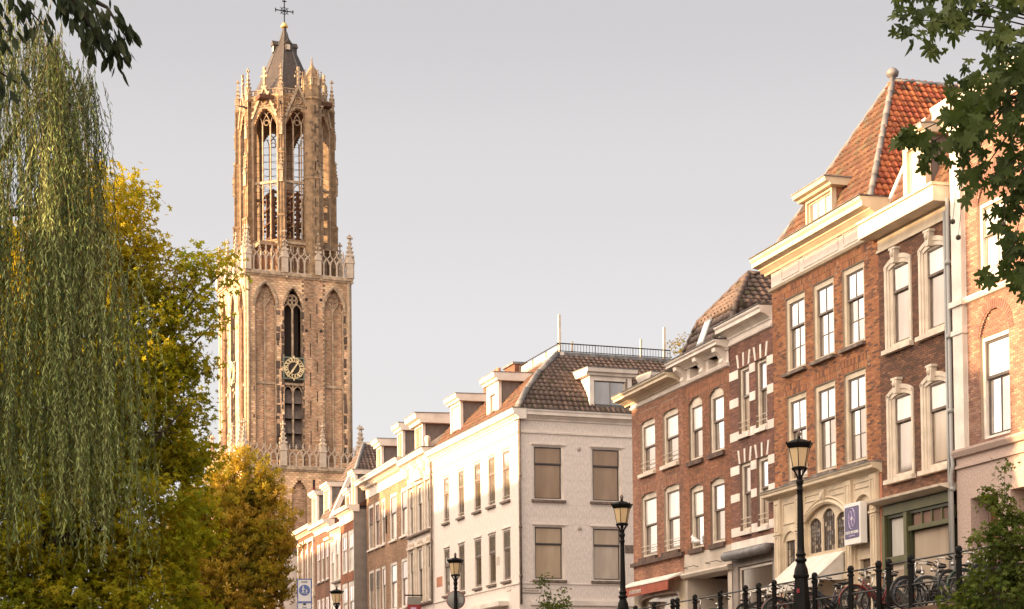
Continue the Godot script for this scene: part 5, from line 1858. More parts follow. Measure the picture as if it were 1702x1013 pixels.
	for h in [0, 1]:
		var x0: float = C.x0 + 0.06 if h == 0 else cx + 0.13
		var x1: float = cx - 0.13 if h == 0 else C.x1 - 0.06
		for i in 4:
			var l := Geo.new()
			var y := 41.3 + i * 2.35
			l.sweep(PackedVector2Array([Vector2(-0.45, y), Vector2(-0.25, y + 0.02), Vector2(-1.1, y + 2.3), Vector2(-1.2, y + 2.3)]), x0, x1)
			part("louvre", l, "louver", side)
		var hd := Geo.new()
		var a := arc(x0, x1, 50.2, 0.9, "pointed", 5)
		for i in a.size() - 1: hd.bar(Vector3(a[i].x, a[i].y, -0.4), Vector3(a[i + 1].x, a[i + 1].y, -0.4), 0.1)
		part("light_head", hd, "pale_stone", side)
	var pc := Geo.new()
	pc.box(C.x0, C.x1, 51.2, 52.2, -0.9, -0.2)
	part("spandrel", pc, "tower_stone", side)
	# dark quoin blocks along the openings
	var box := BoxMesh.new()
	var w := []
	var cols := []
	for q in [[4.95 * s, 0.5], [5.75 * s, 0.35], [9.12 * s, 0.3], [15.95 * s, 0.4], [1.1 * s, 0.2]]:
		var y := 38.5
		while y < 63.0:
			if rng.randf() < (0.92 if q[0] > 4.0 else 0.3):
				var hh := rng.randf_range(0.5, 1.5)
				w.append(Transform3D(Basis.from_scale(Vector3(q[1] * rng.randf_range(0.7, 1.3), hh, 0.16)), Vector3(q[0] + rng.randf_range(-0.12, 0.12), y, 0.0)))
				cols.append(tone([Color(0.15, 0.10, 0.075), Color(0.20, 0.135, 0.10), Color(0.12, 0.085, 0.065)]))
			y += rng.randf_range(0.7, 1.6)
	many("dark_quoins", box, "stone", side, w, cols)
	# corner shafts
	for x in [0.25, Wf - 0.25]:
		var c := Geo.new(true)
		c.tube(PackedVector3Array([Vector3(x, 38, 0.05), Vector3(x, 68.1, 0.05)]), 0.28, 0.28, 6)
		part("corner_shaft", c, "pale_stone", side)
	if clock:
		var ck := Node3D.new()
		ck.name = numbered("clock", t)
		t.add_child(ck)
		ck.transform = side.transform * Transform3D(Basis(), Vector3(cx - 0.02, 53.8, 0.3))
		var fr := Geo.new()
		panel_frame(fr, -1.72, 1.72, -1.72, 1.72, -0.05, 0.16)
		part("clock_frame", fr, "copper_green", ck)
		boxpart("clock_back", "dark_void", ck, -1.6, 1.6, -1.6, 1.6, -0.2, -0.12)
		var bd := Geo.new()
		bd.prism(disc(0.97, 24), -0.11, -0.09)
		part("clock_centre", bd, "dark_void", ck)
		var rg := Geo.new()
		ring(rg, Vector3.ZERO, 1.6, 1.6, 0.045, 28)
		part("clock_ring", rg, "clock_gold", ck)
		rg = Geo.new()
		ring(rg, Vector3.ZERO, 0.98, 0.98, 0.04, 24)
		part("clock_ring", rg, "clock_gold", ck)
		for i in 4:
			var a := i * PI / 2
			rg = Geo.new()
			rg.bar(Vector3(cos(a) * 1.5, sin(a) * 1.5, 0), Vector3(cos(a) * 1.95, sin(a) * 1.95, 0), 0.09)
			part("clock_stay", rg, "clock_gold", ck)
		var roman := ["XII", "I", "II", "III", "IIII", "V", "VI", "VII", "VIII", "IX", "X", "XI"]
		for i in 12:
			var a := TAU * i / 12
			var n := text("numeral", roman[i], 0.82, "clock_gold", ck, Vector3(sin(a) * 1.27, cos(a) * 1.27, 0.04), "Droid Serif", 800, 0.05)
			n.rotation.z = -a
		for hd in [[35.0, 1.45, 0.09], [213.0, 1.05, 0.13]]:
			var a := deg_to_rad(hd[0])
			var d := Vector3(sin(a), cos(a), 0)
			var p := Vector3(cos(a), -sin(a), 0)
			var hg := Geo.new()
			hg.xf = Transform3D(Basis(p, d, Vector3.BACK), Vector3(0, 0, 0.12))
			hg.prism(PackedVector2Array([Vector2(-hd[2], -0.3), Vector2(hd[2], -0.3), Vector2(hd[2] * 1.2, hd[1] * 0.7), Vector2(0, hd[1]), Vector2(-hd[2] * 1.2, hd[1] * 0.7)]), 0.0, 0.05)
			part("clock_hand", hg, "clock_gold", ck)
		var hdn := Geo.new()
		hdn.sweep(PackedVector2Array([Vector2(-0.4, 51.4), Vector2(0.2, 51.9), Vector2(0.3, 52.1), Vector2(-0.4, 52.1)]), C.x0 + 0.1, C.x1 - 0.1)
		part("clock_shelf", hdn, "dark_void", side)
	parapet(side, Wf, 68.7, 0.15, [0.15, Wf * 0.36, Wf * 0.68, Wf - 0.15] if k == 0 else [0.15, Wf * 0.34, Wf * 0.66, Wf - 0.15], 1.22)
	# gargoyles below the upper gallery
	for x in [Wf * 0.37, Wf * 0.7, Wf + 0.1]:
		var gg := Geo.new()
		gg.tube(PackedVector3Array([Vector3(x, 67.9, 0.1), Vector3(x, 67.95, 0.8), Vector3(x, 67.75, 1.2)]), 0.2, 0.12, 5)
		part("gargoyle", gg, "tower_stone", side)
	# lower block with its own parapet
	var lw := Wf + 2.6
	var lo := Node3D.new()
	lo.name = numbered("lower_block_side", t)
	t.add_child(lo)
	lo.transform = side.transform * Transform3D(Basis(), Vector3(-1.3, 0, 1.3))
	var lops := [op(2.0, 5.2, 12.0, 35.8, 2.0, "pointed"), op(8.0, 10.4, 24.0, 36.2, 1.6, "pointed"), op(14.0, 17.4, 12.0, 35.8, 2.0, "pointed")]
	if k != 0: lops = []
	var lg := Geo.new()
	wall(lg, 0, lw, 0, 37.6, lops, 0, -0.8)
	part("wall_face", lg, "tower_core", lo)
	masonry("ashlar", lo, 0, lw, 22.0, 37.5, lops, [Color(0.573, 0.397, 0.263), Color(0.622, 0.437, 0.289), Color(0.525, 0.356, 0.231)], 0.8, 0.34, "stone", [], 0.04, 0.02)
	for o in lops:
		boxpart("blind_infill", "tower_brick", lo, o.x0, o.x1, o.y0, o.y1, -0.8, -0.6)
		masonry("infill_brickwork", lo, o.x0 + 0.02, o.x1 - 0.02, 22.0, o.y1 - 0.5, [], brick, 0.5, 0.2, "stone", [], 0.06, 0.02, [op(o.x0 - 1, o.x0 + 0.6, o.y1 - 1.3, o.y1), op(o.x1 - 0.6, o.x1 + 1, o.y1 - 1.3, o.y1)]).position.z = -0.58
	if k == 0:
		boxpart("slit", "dark_void", lo, 11.35, 11.75, 35.0, 36.4, -0.1, 0.07)
		boxpart("red_shutter", "sign_red", lo, 11.32, 11.78, 34.2, 35.2, -0.1, 0.09)
		boxpart("slit", "dark_void", lo, 13.2, 13.55, 34.9, 35.9, -0.1, 0.07)
	parapet(lo, lw, 38.3, 0.1, [0.4, 6.6, 12.95, lw - 0.4], 1.0)


func disc(r: float, n: int) -> PackedVector2Array:
	var p := PackedVector2Array()
	for i in n: p.append(Vector2(cos(TAU * i / n) * r, sin(TAU * i / n) * r))
	return p


func tower():
	var t := facade_node("church_tower", "tall Gothic church tower with clock, open octagonal lantern and slate spire", "tower", -40.364, -290.0, 114.4, 0.0)
	for k in 4:
		tower_side(t, k, 16.9 if k % 2 == 0 else 15.0, k < 2)
	boxpart("gallery_floor", "tower_core", t, 0.3, 16.6, 67.6, 68.6, -14.7, -0.3)
	boxpart("lower_gallery_floor", "tower_core", t, -1.0, 17.9, 37.0, 38.0, -16.0, 1.0)
	# lantern: eight faces round the tower's axis
	var c := Vector3(8.75, 0, -7.5)
	var ap := 6.75
	var hw := ap * tan(PI / 8)
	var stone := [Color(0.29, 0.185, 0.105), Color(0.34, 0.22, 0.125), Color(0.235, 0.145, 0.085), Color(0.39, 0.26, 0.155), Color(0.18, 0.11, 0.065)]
	for k in 8:
		var a := k * PI / 4
		var f := Node3D.new()
		f.name = numbered("lantern_face", t)
		t.add_child(f)
		f.transform = Transform3D(Basis(Vector3.UP, a), c + Vector3(sin(a), 0, cos(a)) * ap)
		var o := op(-2.02, 2.02, 74.3, 95.2, 2.9, "pointed")
		var lowo := op(-1.9, 1.9, 69.6, 73.2)
		var g2 := Geo.new()
		wall(g2, -hw, hw, 68.3, 97.3, [o, lowo], 0.0, -1.0)
		g2.xf = Transform3D(Basis(Vector3.UP, PI), Vector3(0, 0, -1.0))
		var back := [o]
		wall(g2, -hw + 0.4, hw - 0.4, 73.4, 97.3, back, 0.0, -0.002)
		part("wall_face", g2, "tower_core", f)
		boxpart("base_infill", "tower_brick", f, -1.9, 1.9, 69.6, 73.2, -0.9, -0.35)
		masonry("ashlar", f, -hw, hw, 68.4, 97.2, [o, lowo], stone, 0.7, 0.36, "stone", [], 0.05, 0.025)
		for x in [-0.95, 0.0, 0.95]:
			boxpart("base_mullion", "pale_stone", f, x - 0.1, x + 0.1, 69.6, 73.2, -0.4, 0.02)
		var sl := Geo.new()
		sl.sweep(PackedVector2Array([Vector2(-1.0, 74.3), Vector2(-0.3, 74.3), Vector2(0.25, 73.7), Vector2(0.25, 73.5), Vector2(-1.0, 73.5)]), -2.1, 2.1)
		part("window_sill", sl, "pale_stone", f)
		var tr := Geo.new()   # mullions, transom, intersecting tracery
		for x in [-0.68, 0.68]:
			tr.box(x - 0.085, x + 0.085, 74.3, 92.6, -0.62, -0.38)
		tr.box(-2.02, 2.02, 83.3, 83.7, -0.66, -0.32)
		for x in [-1.35, 0.0, 1.35]:
			var aa := arc(x - 0.65, x + 0.65, 82.2, 0.9, "pointed", 4)
			for i in aa.size() - 1: tr.bar(Vector3(aa[i].x, aa[i].y, -0.5), Vector3(aa[i + 1].x, aa[i + 1].y, -0.5), 0.08)
		var R := (2.02 * 2.02 + 2.9 * 2.9) / (2 * 2.02)
		for x in [-2.02, -0.68, 0.68]:
			for s in [-1, 1]:
				var px: float = x if s == 1 else -x
				var last := Vector3(px, 92.3, -0.5)
				for i in range(1, 8):
					var an := acos((R - 2.02) / R) * i / 7.0
					var q := Vector3(px + s * (R - R * cos(an)), 92.3 + R * sin(an), -0.5)
					if absf(q.x) < 2.02 and in_open([o], q.x, q.y):
						tr.bar(last, q, 0.085)
					last = q
		ring(tr, Vector3(0, 93.0, -0.5), 0.42, 0.42, 0.07, 10)
		part("tracery", tr, "pale_stone", f)
		var ib := Geo.new()
		for i in 15: ib.bar(Vector3(-2.02, 75.2 + i * 1.15, -0.42), Vector3(2.02, 75.2 + i * 1.15, -0.42), 0.035)
		part("iron_bars", ib, "iron", f)
		var mo := Geo.new()
		for q in [[0.13, 0.11, 0.05], [0.34, 0.09, 0.02]]:
			var aa := arc(-2.02 - q[0], 2.02 + q[0], 92.3, 2.9 + q[0] * 1.3, "pointed", 8)
			for i in aa.size() - 1: mo.bar(Vector3(aa[i].x, aa[i].y, q[2]), Vector3(aa[i + 1].x, aa[i + 1].y, q[2]), q[1], 5)
			for s in [-1, 1]: mo.bar(Vector3(s * (2.02 + q[0]), 74.5, q[2]), Vector3(s * (2.02 + q[0]), 92.3, q[2]), q[1], 5)
		part("arch_molding", mo, "pale_stone", f)
		var gb := Geo.new()   # steep open gable with crockets and a cross finial
		gb.prism(PackedVector2Array([Vector2(-2.35, 93.6), Vector2(-2.0, 93.6), Vector2(0, 98.2), Vector2(2.0, 93.6), Vector2(2.35, 93.6), Vector2(0, 99.0)]), 0.0, 0.4)
		ring(gb, Vector3(0, 96.3, 0.2), 0.5, 0.5, 0.09, 10)
		gb.bar(Vector3(-0.9, 95.5, 0.2), Vector3(0.9, 95.5, 0.2), 0.08)
		for i in 5:
			for s in [-1, 1]:
				gb.cbox(Vector3(s * lerpf(2.0, 0.3, i / 4.0), lerpf(94.5, 98.5, i / 4.0), 0.2), Vector3(0.34, 0.34, 0.34))
		gb.box(-0.16, 0.16, 98.6, 101.4, 0.05, 0.37)
		gb.box(-0.6, 0.6, 100.0, 100.35, 0.08, 0.34)
		gb.box(-0.4, 0.4, 100.75, 101.0, 0.08, 0.34)
		gb.cbox(Vector3(0, 101.5, 0.2), Vector3.ONE * 0.36)
		part("gable", gb, "pale_stone", f)
		var pb := Geo.new()   # pierced parapet behind the gables
		for y in [96.5, 97.4, 98.2]: pb.bar(Vector3(-hw, y, -0.3), Vector3(hw, y, -0.3), 0.11)
		for i in 9:
			var x := lerpf(-hw + 0.2, hw - 0.2, i / 8.0)
			pb.bar(Vector3(x, 96.5, -0.3), Vector3(x, 98.2, -0.3), 0.08)
			ring(pb, Vector3(x, 97.8, -0.3), 0.2, 0.2, 0.05, 6)
		part("lantern_parapet", pb, "tower_stone", f)
		# buttress on the corner to the right of this face
		var va := a + PI / 8
		var v := Node3D.new()
		v.name = numbered("lantern_buttress", t)
		t.add_child(v)
		v.transform = Transform3D(Basis(Vector3.UP, va), c + Vector3(sin(va), 0, cos(va)) * (ap / cos(PI / 8)))
		for q in [[68.3, 78.0, 0.52, 0.95], [78.0, 88.0, 0.44, 0.75], [88.0, 96.8, 0.36, 0.55]]:
			var bg := Geo.new()
			bg.box(-q[2], q[2], q[0], q[1], -0.6, q[3])
			for s in [-1, 1]:
				bg.box(s * q[2] - 0.07, s * q[2] + 0.07, q[0], q[1] - 0.3, q[3] - 0.1, q[3] + 0.07)
			bg.box(-0.07, 0.07, q[0], q[1] - 0.3, q[3], q[3] + 0.09)
			bg.sweep(PackedVector2Array([Vector2(0, q[1]), Vector2(q[3] + 0.12, q[1] - 0.15), Vector2(q[3] + 0.12, q[1] - 0.4), Vector2(0, q[1] - 0.4)]), -q[2] - 0.1, q[2] + 0.1)
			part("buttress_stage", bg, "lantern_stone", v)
		for q in [[83.0, 5.5, 0.62, 0.75, "pin5"], [90.5, 4.6, 0.5, 0.55, "pin4"], [95.4, 6.4, 0.72, 0.2, "pin6"]]:
			var p := part("pinnacle", pinnacle_mesh(q[1], q[2], q[4]), "pale_stone", v)
			p.position = Vector3(0, q[0], q[3])
		if k % 2 == 0 or k == 7:
			var gg := Geo.new()
			gg.tube(PackedVector3Array([Vector3(0, 95.4, 0.4), Vector3(0, 95.5, 1.4), Vector3(0, 95.3, 2.1)]), 0.2, 0.1, 5)
			part("gargoyle", gg, "dark_zinc", v)
	# stair turret against the front
	var st := Geo.new()
	var tc := Vector3(11.15, 0, -0.95)
	st.lathe(PackedVector2Array([Vector2(1.52, 68.3), Vector2(1.52, 83.9), Vector2(1.62, 84.0), Vector2(1.45, 84.3), Vector2(1.45, 96.5), Vector2(1.70, 96.7), Vector2(1.5, 97.0), Vector2(1.5, 99.7), Vector2(1.62, 99.9), Vector2(1.3, 100.2), Vector2(0.35, 102.2), Vector2(0.0, 102.4)]), 8, tc, PI / 8)
	var tu := part("stair_turret", st, "lantern_stone", t)
	for k in 9:
		boxpart("slit", "dark_void", tu, tc.x - 0.08, tc.x + 0.08, 70.6 + k * 2.95, 72.0 + k * 2.95, tc.z + 1.1, tc.z + 1.43)
	var w := []
	var cols := []
	for i in 46:
		var a: float = [0.0, 0.0, -PI / 4, PI / 4][i % 4] + (PI / 8 if i % 3 else -PI / 8) * 0.8
		w.append(Transform3D(Basis(Vector3.UP, a) * Basis.from_scale(Vector3(0.42, 0.4, 0.12)), tc + Vector3(sin(a) * 1.38, 70.0 + i * 0.6, cos(a) * 1.38)))
		cols.append(tone([Color(0.16, 0.11, 0.08), Color(0.22, 0.15, 0.11)]))
	many("dark_quoins", BoxMesh.new(), "stone", tu, w, cols)
	var fin := part("turret_finial", pinnacle_mesh(2.4, 0.36, "pin2"), "pale_stone", tu)
	fin.position = tc + Vector3(0, 101.2, 0)
	for k in 8:
		var a := k * PI / 4 + PI / 8
		var p := part("turret_pinnacle", pinnacle_mesh(2.6, 0.34, "pin3"), "pale_stone", tu)
		p.position = tc + Vector3(sin(a) * 1.45, 98.8, cos(a) * 1.45)
	# bells and their timber frame inside the lantern
	boxpart("bell_floor", "tower_core", t, c.x - 6.2, c.x + 6.2, 73.2, 73.8, c.z - 6.2, c.z + 6.2)
	boxpart("lantern_ceiling", "bell_wood", t, c.x - 6.0, c.x + 6.0, 96.4, 97.0, c.z - 6.0, c.z + 6.0)
	var bf := Geo.new()
	for x in [-3.0, -1.0, 1.0, 3.0]:
		for z in [-3.0, 0.0, 3.0]:
			bf.box(c.x + x - 0.2, c.x + x + 0.2, 73.8, 82.6, c.z + z - 0.2, c.z + z + 0.2)
	for y in [75.2, 77.6, 80.0, 82.4]:
		for z in [-3.0, 0.0, 3.0]: bf.box(c.x - 3.3, c.x + 3.3, y, y + 0.3, c.z + z - 0.16, c.z + z + 0.16)
		for x in [-3.0, -1.0, 1.0, 3.0]: bf.box(c.x + x - 0.16, c.x + x + 0.16, y + 0.302, y + 0.56, c.z - 3.3, c.z + 3.3)
	part("bell_frame", bf, "bell_wood", t)
	for i in 12:
		var b := Geo.new(true)
		var r := 0.75 if i < 6 else 0.5
		b.lathe(PackedVector2Array([Vector2(r, 0), Vector2(r * 0.72, r * 0.7), Vector2(r * 0.55, r * 1.3), Vector2(r * 0.2, r * 1.5), Vector2(0, r * 1.5)]), 10, c + Vector3([-2.0, 0.0, 2.0][i % 3], 74.3 + 2.45 * (i / 6) + (1.1 if i >= 6 else 0.0), [-1.5, 1.5][(i / 3) % 2]))
		part("bell", b, "bronze", t)
	# spire
	var sp := Geo.new()
	sp.lathe(PackedVector2Array([Vector2(5.7, 96.9), Vector2(5.3, 98.0), Vector2(4.75, 99.6), Vector2(3.5, 102.4), Vector2(2.15, 105.5), Vector2(1.3, 107.2), Vector2(0.72, 108.4), Vector2(0.38, 109.6), Vector2(0.26, 110.4)]), 8, c, PI / 8)
	var spire := part("spire", sp, "spire_slate", t)
	for k in 8:
		var a := k * PI / 4 + PI / 8
		var prof := [Vector2(5.3, 98.0), Vector2(4.75, 99.6), Vector2(3.5, 102.4), Vector2(2.15, 105.5), Vector2(1.3, 107.2), Vector2(0.72, 108.4), Vector2(0.38, 109.6)]
		var pts := PackedVector3Array()
		for p in prof: pts.append(c + Vector3(cos(a) * p.x, p.y, sin(a) * p.x))
		var rb := Geo.new()
		rb.tube(pts, 0.09, 0.06, 4)
		part("hip_rib", rb, "dark_zinc", spire)
	for k in 4:
		var d := Geo.new()
		d.xf = Transform3D(Basis(Vector3.UP, k * PI / 2 + 0.01), c)
		d.box(-0.42, 0.42, 106.0, 107.2, 0.6, 1.95)
		d.prism(PackedVector2Array([Vector2(-0.62, 107.1), Vector2(0.62, 107.1), Vector2(0, 107.95)]), 0.4, 2.1)
		var dm := part("spire_dormer", d, "spire_slate", spire)
		var s := Geo.new()
		s.xf = d.xf
		s.box(-0.3, 0.3, 106.15, 107.0, 1.9, 1.97)
		part("dormer_shutter", s, "old_cream", dm)
	var ball := Geo.new(true)
	ball.lathe(PackedVector2Array([Vector2(0.26, 110.3), Vector2(0.62, 110.35), Vector2(0.62, 110.55), Vector2(0.3, 110.6), Vector2(0.42, 110.8), Vector2(0.3, 111.05), Vector2(0.1, 111.1)]), 10, c)
	part("spire_crown", ball, "gold", spire)
	var cr := Geo.new()
	cr.box(c.x - 0.07, c.x + 0.07, 111.0, 115.4, c.z - 0.07, c.z + 0.07)
	cr.box(c.x - 1.5, c.x + 1.5, 112.98, 113.1, c.z - 0.08, c.z + 0.08)
	ring(cr, Vector3(c.x, 113.04, c.z), 0.55, 0.55, 0.06, 14)
	for q in [[-1.45, 113.04], [1.45, 113.04], [0.0, 114.6]]:
		cr.cbox(Vector3(c.x + q[0], q[1], c.z), Vector3(0.14 if q[0] else 0.7, 0.6 if q[0] else 0.14, 0.14))
	for q in [[-0.7, 113.6], [0.7, 113.6], [-0.7, 112.5], [0.7, 112.5]]:
		cr.bar(Vector3(c.x, 113.04, c.z), Vector3(c.x + q[0], q[1], c.z), 0.05)
	part("spire_cross", cr, "iron", spire)
	var vane := Geo.new()
	vane.bar(Vector3(c.x, 115.3, c.z), Vector3(c.x, 116.8, c.z), 0.07)
	part("vane_rod", vane, "gold", spire)


# ---------------------------------------------------------------- quay railing, lamps, signs, bicycles
func quay(z: float, off := 0.0) -> Vector3:   # a point on the railing line at this distance ahead, off = metres towards the houses
	return Vector3(20.95 - 0.3019 * z, 0, -z) + Vector3(0.957, 0, -0.289) * off


func railing():
	var r := thing("quay_railing", "black iron quay railing with round topped posts and three rails", "railing", quay(45))
	var zs := [33.0, 35.0, 37.0, 38.87, 40.8, 41.75, 42.2, 43.5, 45.3, 47.5, 48.4, 49.2, 50.8, 52.5, 53.75, 54.1, 55.5, 57.0, 59.0, 61.0, 63.0, 65.0, 67.0, 69.0, 71.5, 74.0, 77.0, 80.0, 83.0, 86.0, 89.0, 92.0, 95.0, 98.0]
	var pg := Geo.new()
	pg.lathe(PackedVector2Array([Vector2(0.075, 0.0), Vector2(0.065, 0.06), Vector2(0.062, 0.9)]), 8)
	pg.lathe(PackedVector2Array([Vector2(0.062, 0.9), Vector2(0.085, 0.91), Vector2(0.085, 0.95), Vector2(0.06, 0.97), Vector2(0.066, 1.0), Vector2(0.078, 1.04), Vector2(0.076, 1.10), Vector2(0.05, 1.145), Vector2(0.0, 1.16)]), 8)
	var pm := pg.done()
	for z in zs:
		var o := part("post", pm, "iron", r)
		o.position = quay(z) - quay(45)
		o.rotation.y = 0.29
	for i in zs.size() - 1:
		if absf(zs[i] - 41.75) < 0.01: continue
		for y in [1.02, 0.5, 0.07]:
			var g := Geo.new()
			g.bar(quay(zs[i]) - quay(45) + Vector3(0, y, 0), quay(zs[i + 1]) - quay(45) + Vector3(0, y, 0), 0.022, 6)
			part("rail", g, "iron_worn", r)


func lamp(z: float, off: float, label: String) -> Node3D:
	var p := quay(z, off)
	var t := thing("street_lamp", label, "street lamp", p, 0.25, "lamps along the quay")
	var g := Geo.new()
	g.lathe(PackedVector2Array([Vector2(0.25, 0.0), Vector2(0.245, 0.10), Vector2(0.225, 0.14), Vector2(0.165, 0.98), Vector2(0.20, 1.0), Vector2(0.205, 1.05), Vector2(0.175, 1.07)]), 8)
	part("plinth", g, "iron", t)
	g = Geo.new(true)
	g.lathe(PackedVector2Array([Vector2(0.175, 1.07), Vector2(0.17, 1.10), Vector2(0.155, 1.2), Vector2(0.115, 1.3), Vector2(0.10, 1.36), Vector2(0.135, 1.38), Vector2(0.14, 1.43), Vector2(0.10, 1.46), Vector2(0.095, 1.50), Vector2(0.12, 1.52), Vector2(0.12, 1.56), Vector2(0.092, 1.59), Vector2(0.085, 1.7), Vector2(0.066, 2.95), Vector2(0.064, 3.05), Vector2(0.08, 3.06), Vector2(0.08, 3.10), Vector2(0.066, 3.12), Vector2(0.068, 3.2), Vector2(0.085, 3.24), Vector2(0.095, 3.3), Vector2(0.06, 3.34), Vector2(0.04, 3.36), Vector2(0.035, 3.56)]), 12)
	part("column", g, "iron", t)
	for k in 6:
		var a := TAU * k / 6
		var d := Vector3(cos(a), 0, sin(a))
		var s := Geo.new()
		s.tube(PackedVector3Array([d * 0.05 + Vector3(0, 3.33, 0), d * 0.07 + Vector3(0, 3.43, 0), d * 0.13 + Vector3(0, 3.52, 0), d * 0.18 + Vector3(0, 3.58, 0)]), 0.018, 0.016, 5)
		part("bracket_arm", s, "iron", t)
	g = Geo.new()
	g.lathe(PackedVector2Array([Vector2(0.0, 3.565), Vector2(0.185, 3.57), Vector2(0.195, 3.6), Vector2(0.17, 3.63), Vector2(0.0, 3.64)]), 12)
	g.lathe(PackedVector2Array([Vector2(0.0, 4.07), Vector2(0.27, 4.075), Vector2(0.30, 4.11), Vector2(0.325, 4.16), Vector2(0.335, 4.20), Vector2(0.30, 4.21), Vector2(0.18, 4.27), Vector2(0.10, 4.29), Vector2(0.05, 4.3), Vector2(0.04, 4.36), Vector2(0.0, 4.37)]), 6, Vector3.ZERO, 0.0)
	for k in 6:
		var a := TAU * k / 6
		var d := Vector3(cos(a), 0, sin(a))
		g.lathe(PackedVector2Array([Vector2(0.02, 4.17), Vector2(0.024, 4.215), Vector2(0.0, 4.245)]), 5, d * 0.325)
	part("cap", g, "iron", t)
	g = Geo.new(true)
	g.lathe(PackedVector2Array([Vector2(0.03, 4.36), Vector2(0.045, 4.38), Vector2(0.06, 4.43), Vector2(0.035, 4.48), Vector2(0.0, 4.52)]), 8)
	part("finial", g, "sill_stone", t)
	for k in 6:
		var a := TAU * k / 6
		var b := TAU * (k + 1) / 6
		var lo := [Vector3(cos(a) * 0.165, 3.64, sin(a) * 0.165), Vector3(cos(b) * 0.165, 3.64, sin(b) * 0.165)]
		var hi := [Vector3(cos(a) * 0.255, 4.08, sin(a) * 0.255), Vector3(cos(b) * 0.255, 4.08, sin(b) * 0.255)]
		var q := Geo.new()
		q.quad(hi[1], hi[0], lo[0], lo[1])
		q.quad(hi[0] * 0.985 + Vector3(0, 0.06, 0), hi[1] * 0.985 + Vector3(0, 0.06, 0), lo[1] * 0.985 + Vector3(0, 0.06, 0), lo[0] * 0.985 + Vector3(0, 0.06, 0))
		part("lantern_pane", q, "lamp_glass", t)
		var e := Geo.new()
		e.bar(lo[0], hi[0], 0.011)
		part("lantern_edge", e, "iron", t)
	return t


func lamps():
	var l: Node3D = lamp(45.0, -0.5, "nearest black street lamp, in front of the arched cream shopfront")
	boxpart("sticker", "sign_red", l, -0.19, -0.13, 0.62, 0.72, 0.165, 0.19)
	lamp(57.0, -0.4, "black street lamp before the right edge of the white corner building")
	lamp(75.3, -0.45, "black street lamp with a round sign on its post, before the white facade")
	lamp(92.0, -1.7, "farthest street lamp, only its lantern showing above the bottom edge")
	var p := quay(75.3, -0.45)
	var s := thing("round_sign", "round traffic sign seen from its grey back on a lamp post", "traffic sign", p + Vector3(0, 2.62, 0), 0.0)
	var g := Geo.new(true)
	g.xf = Transform3D(Basis(Vector3.RIGHT, PI / 2), Vector3(0.0, 0, -0.16))
	g.lathe(PackedVector2Array([Vector2(0.0, 0.02), Vector2(0.34, 0.02), Vector2(0.37, 0.0), Vector2(0.34, -0.02), Vector2(0.0, -0.02)]), 28)
	part("disc", g, "sign_grey", s)
	var rr := Geo.new()
	ring(rr, Vector3(0, 0, -0.15), 0.36, 0.36, 0.016, 28)
	part("rim", rr, "sign_red", s)
	boxpart("back_label", "sign_pole", s, 0.12, 0.28, -0.12, 0.12, -0.138, -0.13)
	boxpart("clamp", "iron", s, -0.07, 0.07, -0.08, 0.08, -0.14, 0.02)
	# pedestrian zone sign
	var z := thing("pedestrian_sign", "white and blue pedestrian zone sign with smaller plates below", "traffic sign", Vector3(-9.3, -4.0, -85.0), 0.1)
	var po := Geo.new(true)
	po.tube(PackedVector3Array([Vector3(0, 0, -0.08), Vector3(0, 8.2, -0.08)]), 0.04, 0.04, 8)
	part("pole", po, "sign_pole", z)
	var y := 4.0
	boxpart("panel", "sign_white", z, -0.31, 0.31, y + 3.26, y + 4.3, -0.03, 0.0)
	var b := Geo.new()
	panel_frame(b, -0.33, 0.33, y + 3.25, y + 4.31, -0.015, 0.045)
	part("panel_border", b, "sign_blue", z)
	var c := Geo.new()
	c.xf = Transform3D(Basis(), Vector3(0, y + 3.79, 0))
	c.prism(disc(0.25, 28), 0.0, 0.008)
	part("blue_disc", c, "sign_blue", z)
	var f := Geo.new()
	for q in [[-0.05, 0.03, 1.0], [0.1, -0.06, 0.68]]:
		var o := Vector3(q[0], y + 3.79 + q[1], 0.012)
		var k: float = q[2]
		f.ball(o + Vector3(0, 0.135 * k, 0), 0.034 * k, 8)
		f.tube(PackedVector3Array([o + Vector3(0, 0.09 * k, 0), o + Vector3(-0.01 * k, -0.03 * k, 0)]), 0.036 * k, 0.03 * k, 5)
		f.bar(o + Vector3(-0.01 * k, -0.03 * k, 0), o + Vector3(0.045 * k, -0.17 * k, 0), 0.018 * k)
		f.bar(o + Vector3(-0.01 * k, -0.03 * k, 0), o + Vector3(-0.055 * k, -0.17 * k, 0), 0.018 * k)
		f.bar(o + Vector3(0.0, 0.08 * k, 0), o + Vector3(0.07 * k, 0.0, 0), 0.014 * k)
		f.bar(o + Vector3(0.0, 0.08 * k, 0), o + Vector3(-0.06 * k, 0.0, 0), 0.014 * k)
	part("walking_figures", f, "sign_white", z)
	text("zone_lettering", "ZONE", 0.11, "sign_dark", z, Vector3(0, y + 4.16, 0.004))
	for q in [[2.92, 3.24, "fiets"], [2.5, 2.9, "uitgezonderd"]]:
		var pl := boxpart("small_plate", "sign_white", z, -0.31, 0.31, y + q[0] + 0.02, y + q[1] - 0.01, -0.03, 0.0)
		var pb := Geo.new()
		panel_frame(pb, -0.33, 0.33, y + q[0], y + q[1], -0.016, 0.035)
		part("plate_border", pb, "sign_blue", pl)
		text("plate_lettering", q[2], 0.09, "sign_dark", pl, Vector3(0, y + (q[0] + q[1]) / 2 - 0.06, 0.004))
		var ic := Geo.new()
		ic.box(-0.07, 0.07, y + q[1] - 0.12, y + q[1] - 0.06, 0.0, 0.006)
		ic.box(-0.045, 0.045, y + q[1] - 0.07, y + q[1] - 0.04, 0.0, 0.007)
		part("plate_symbol", ic, "sign_dark", pl)


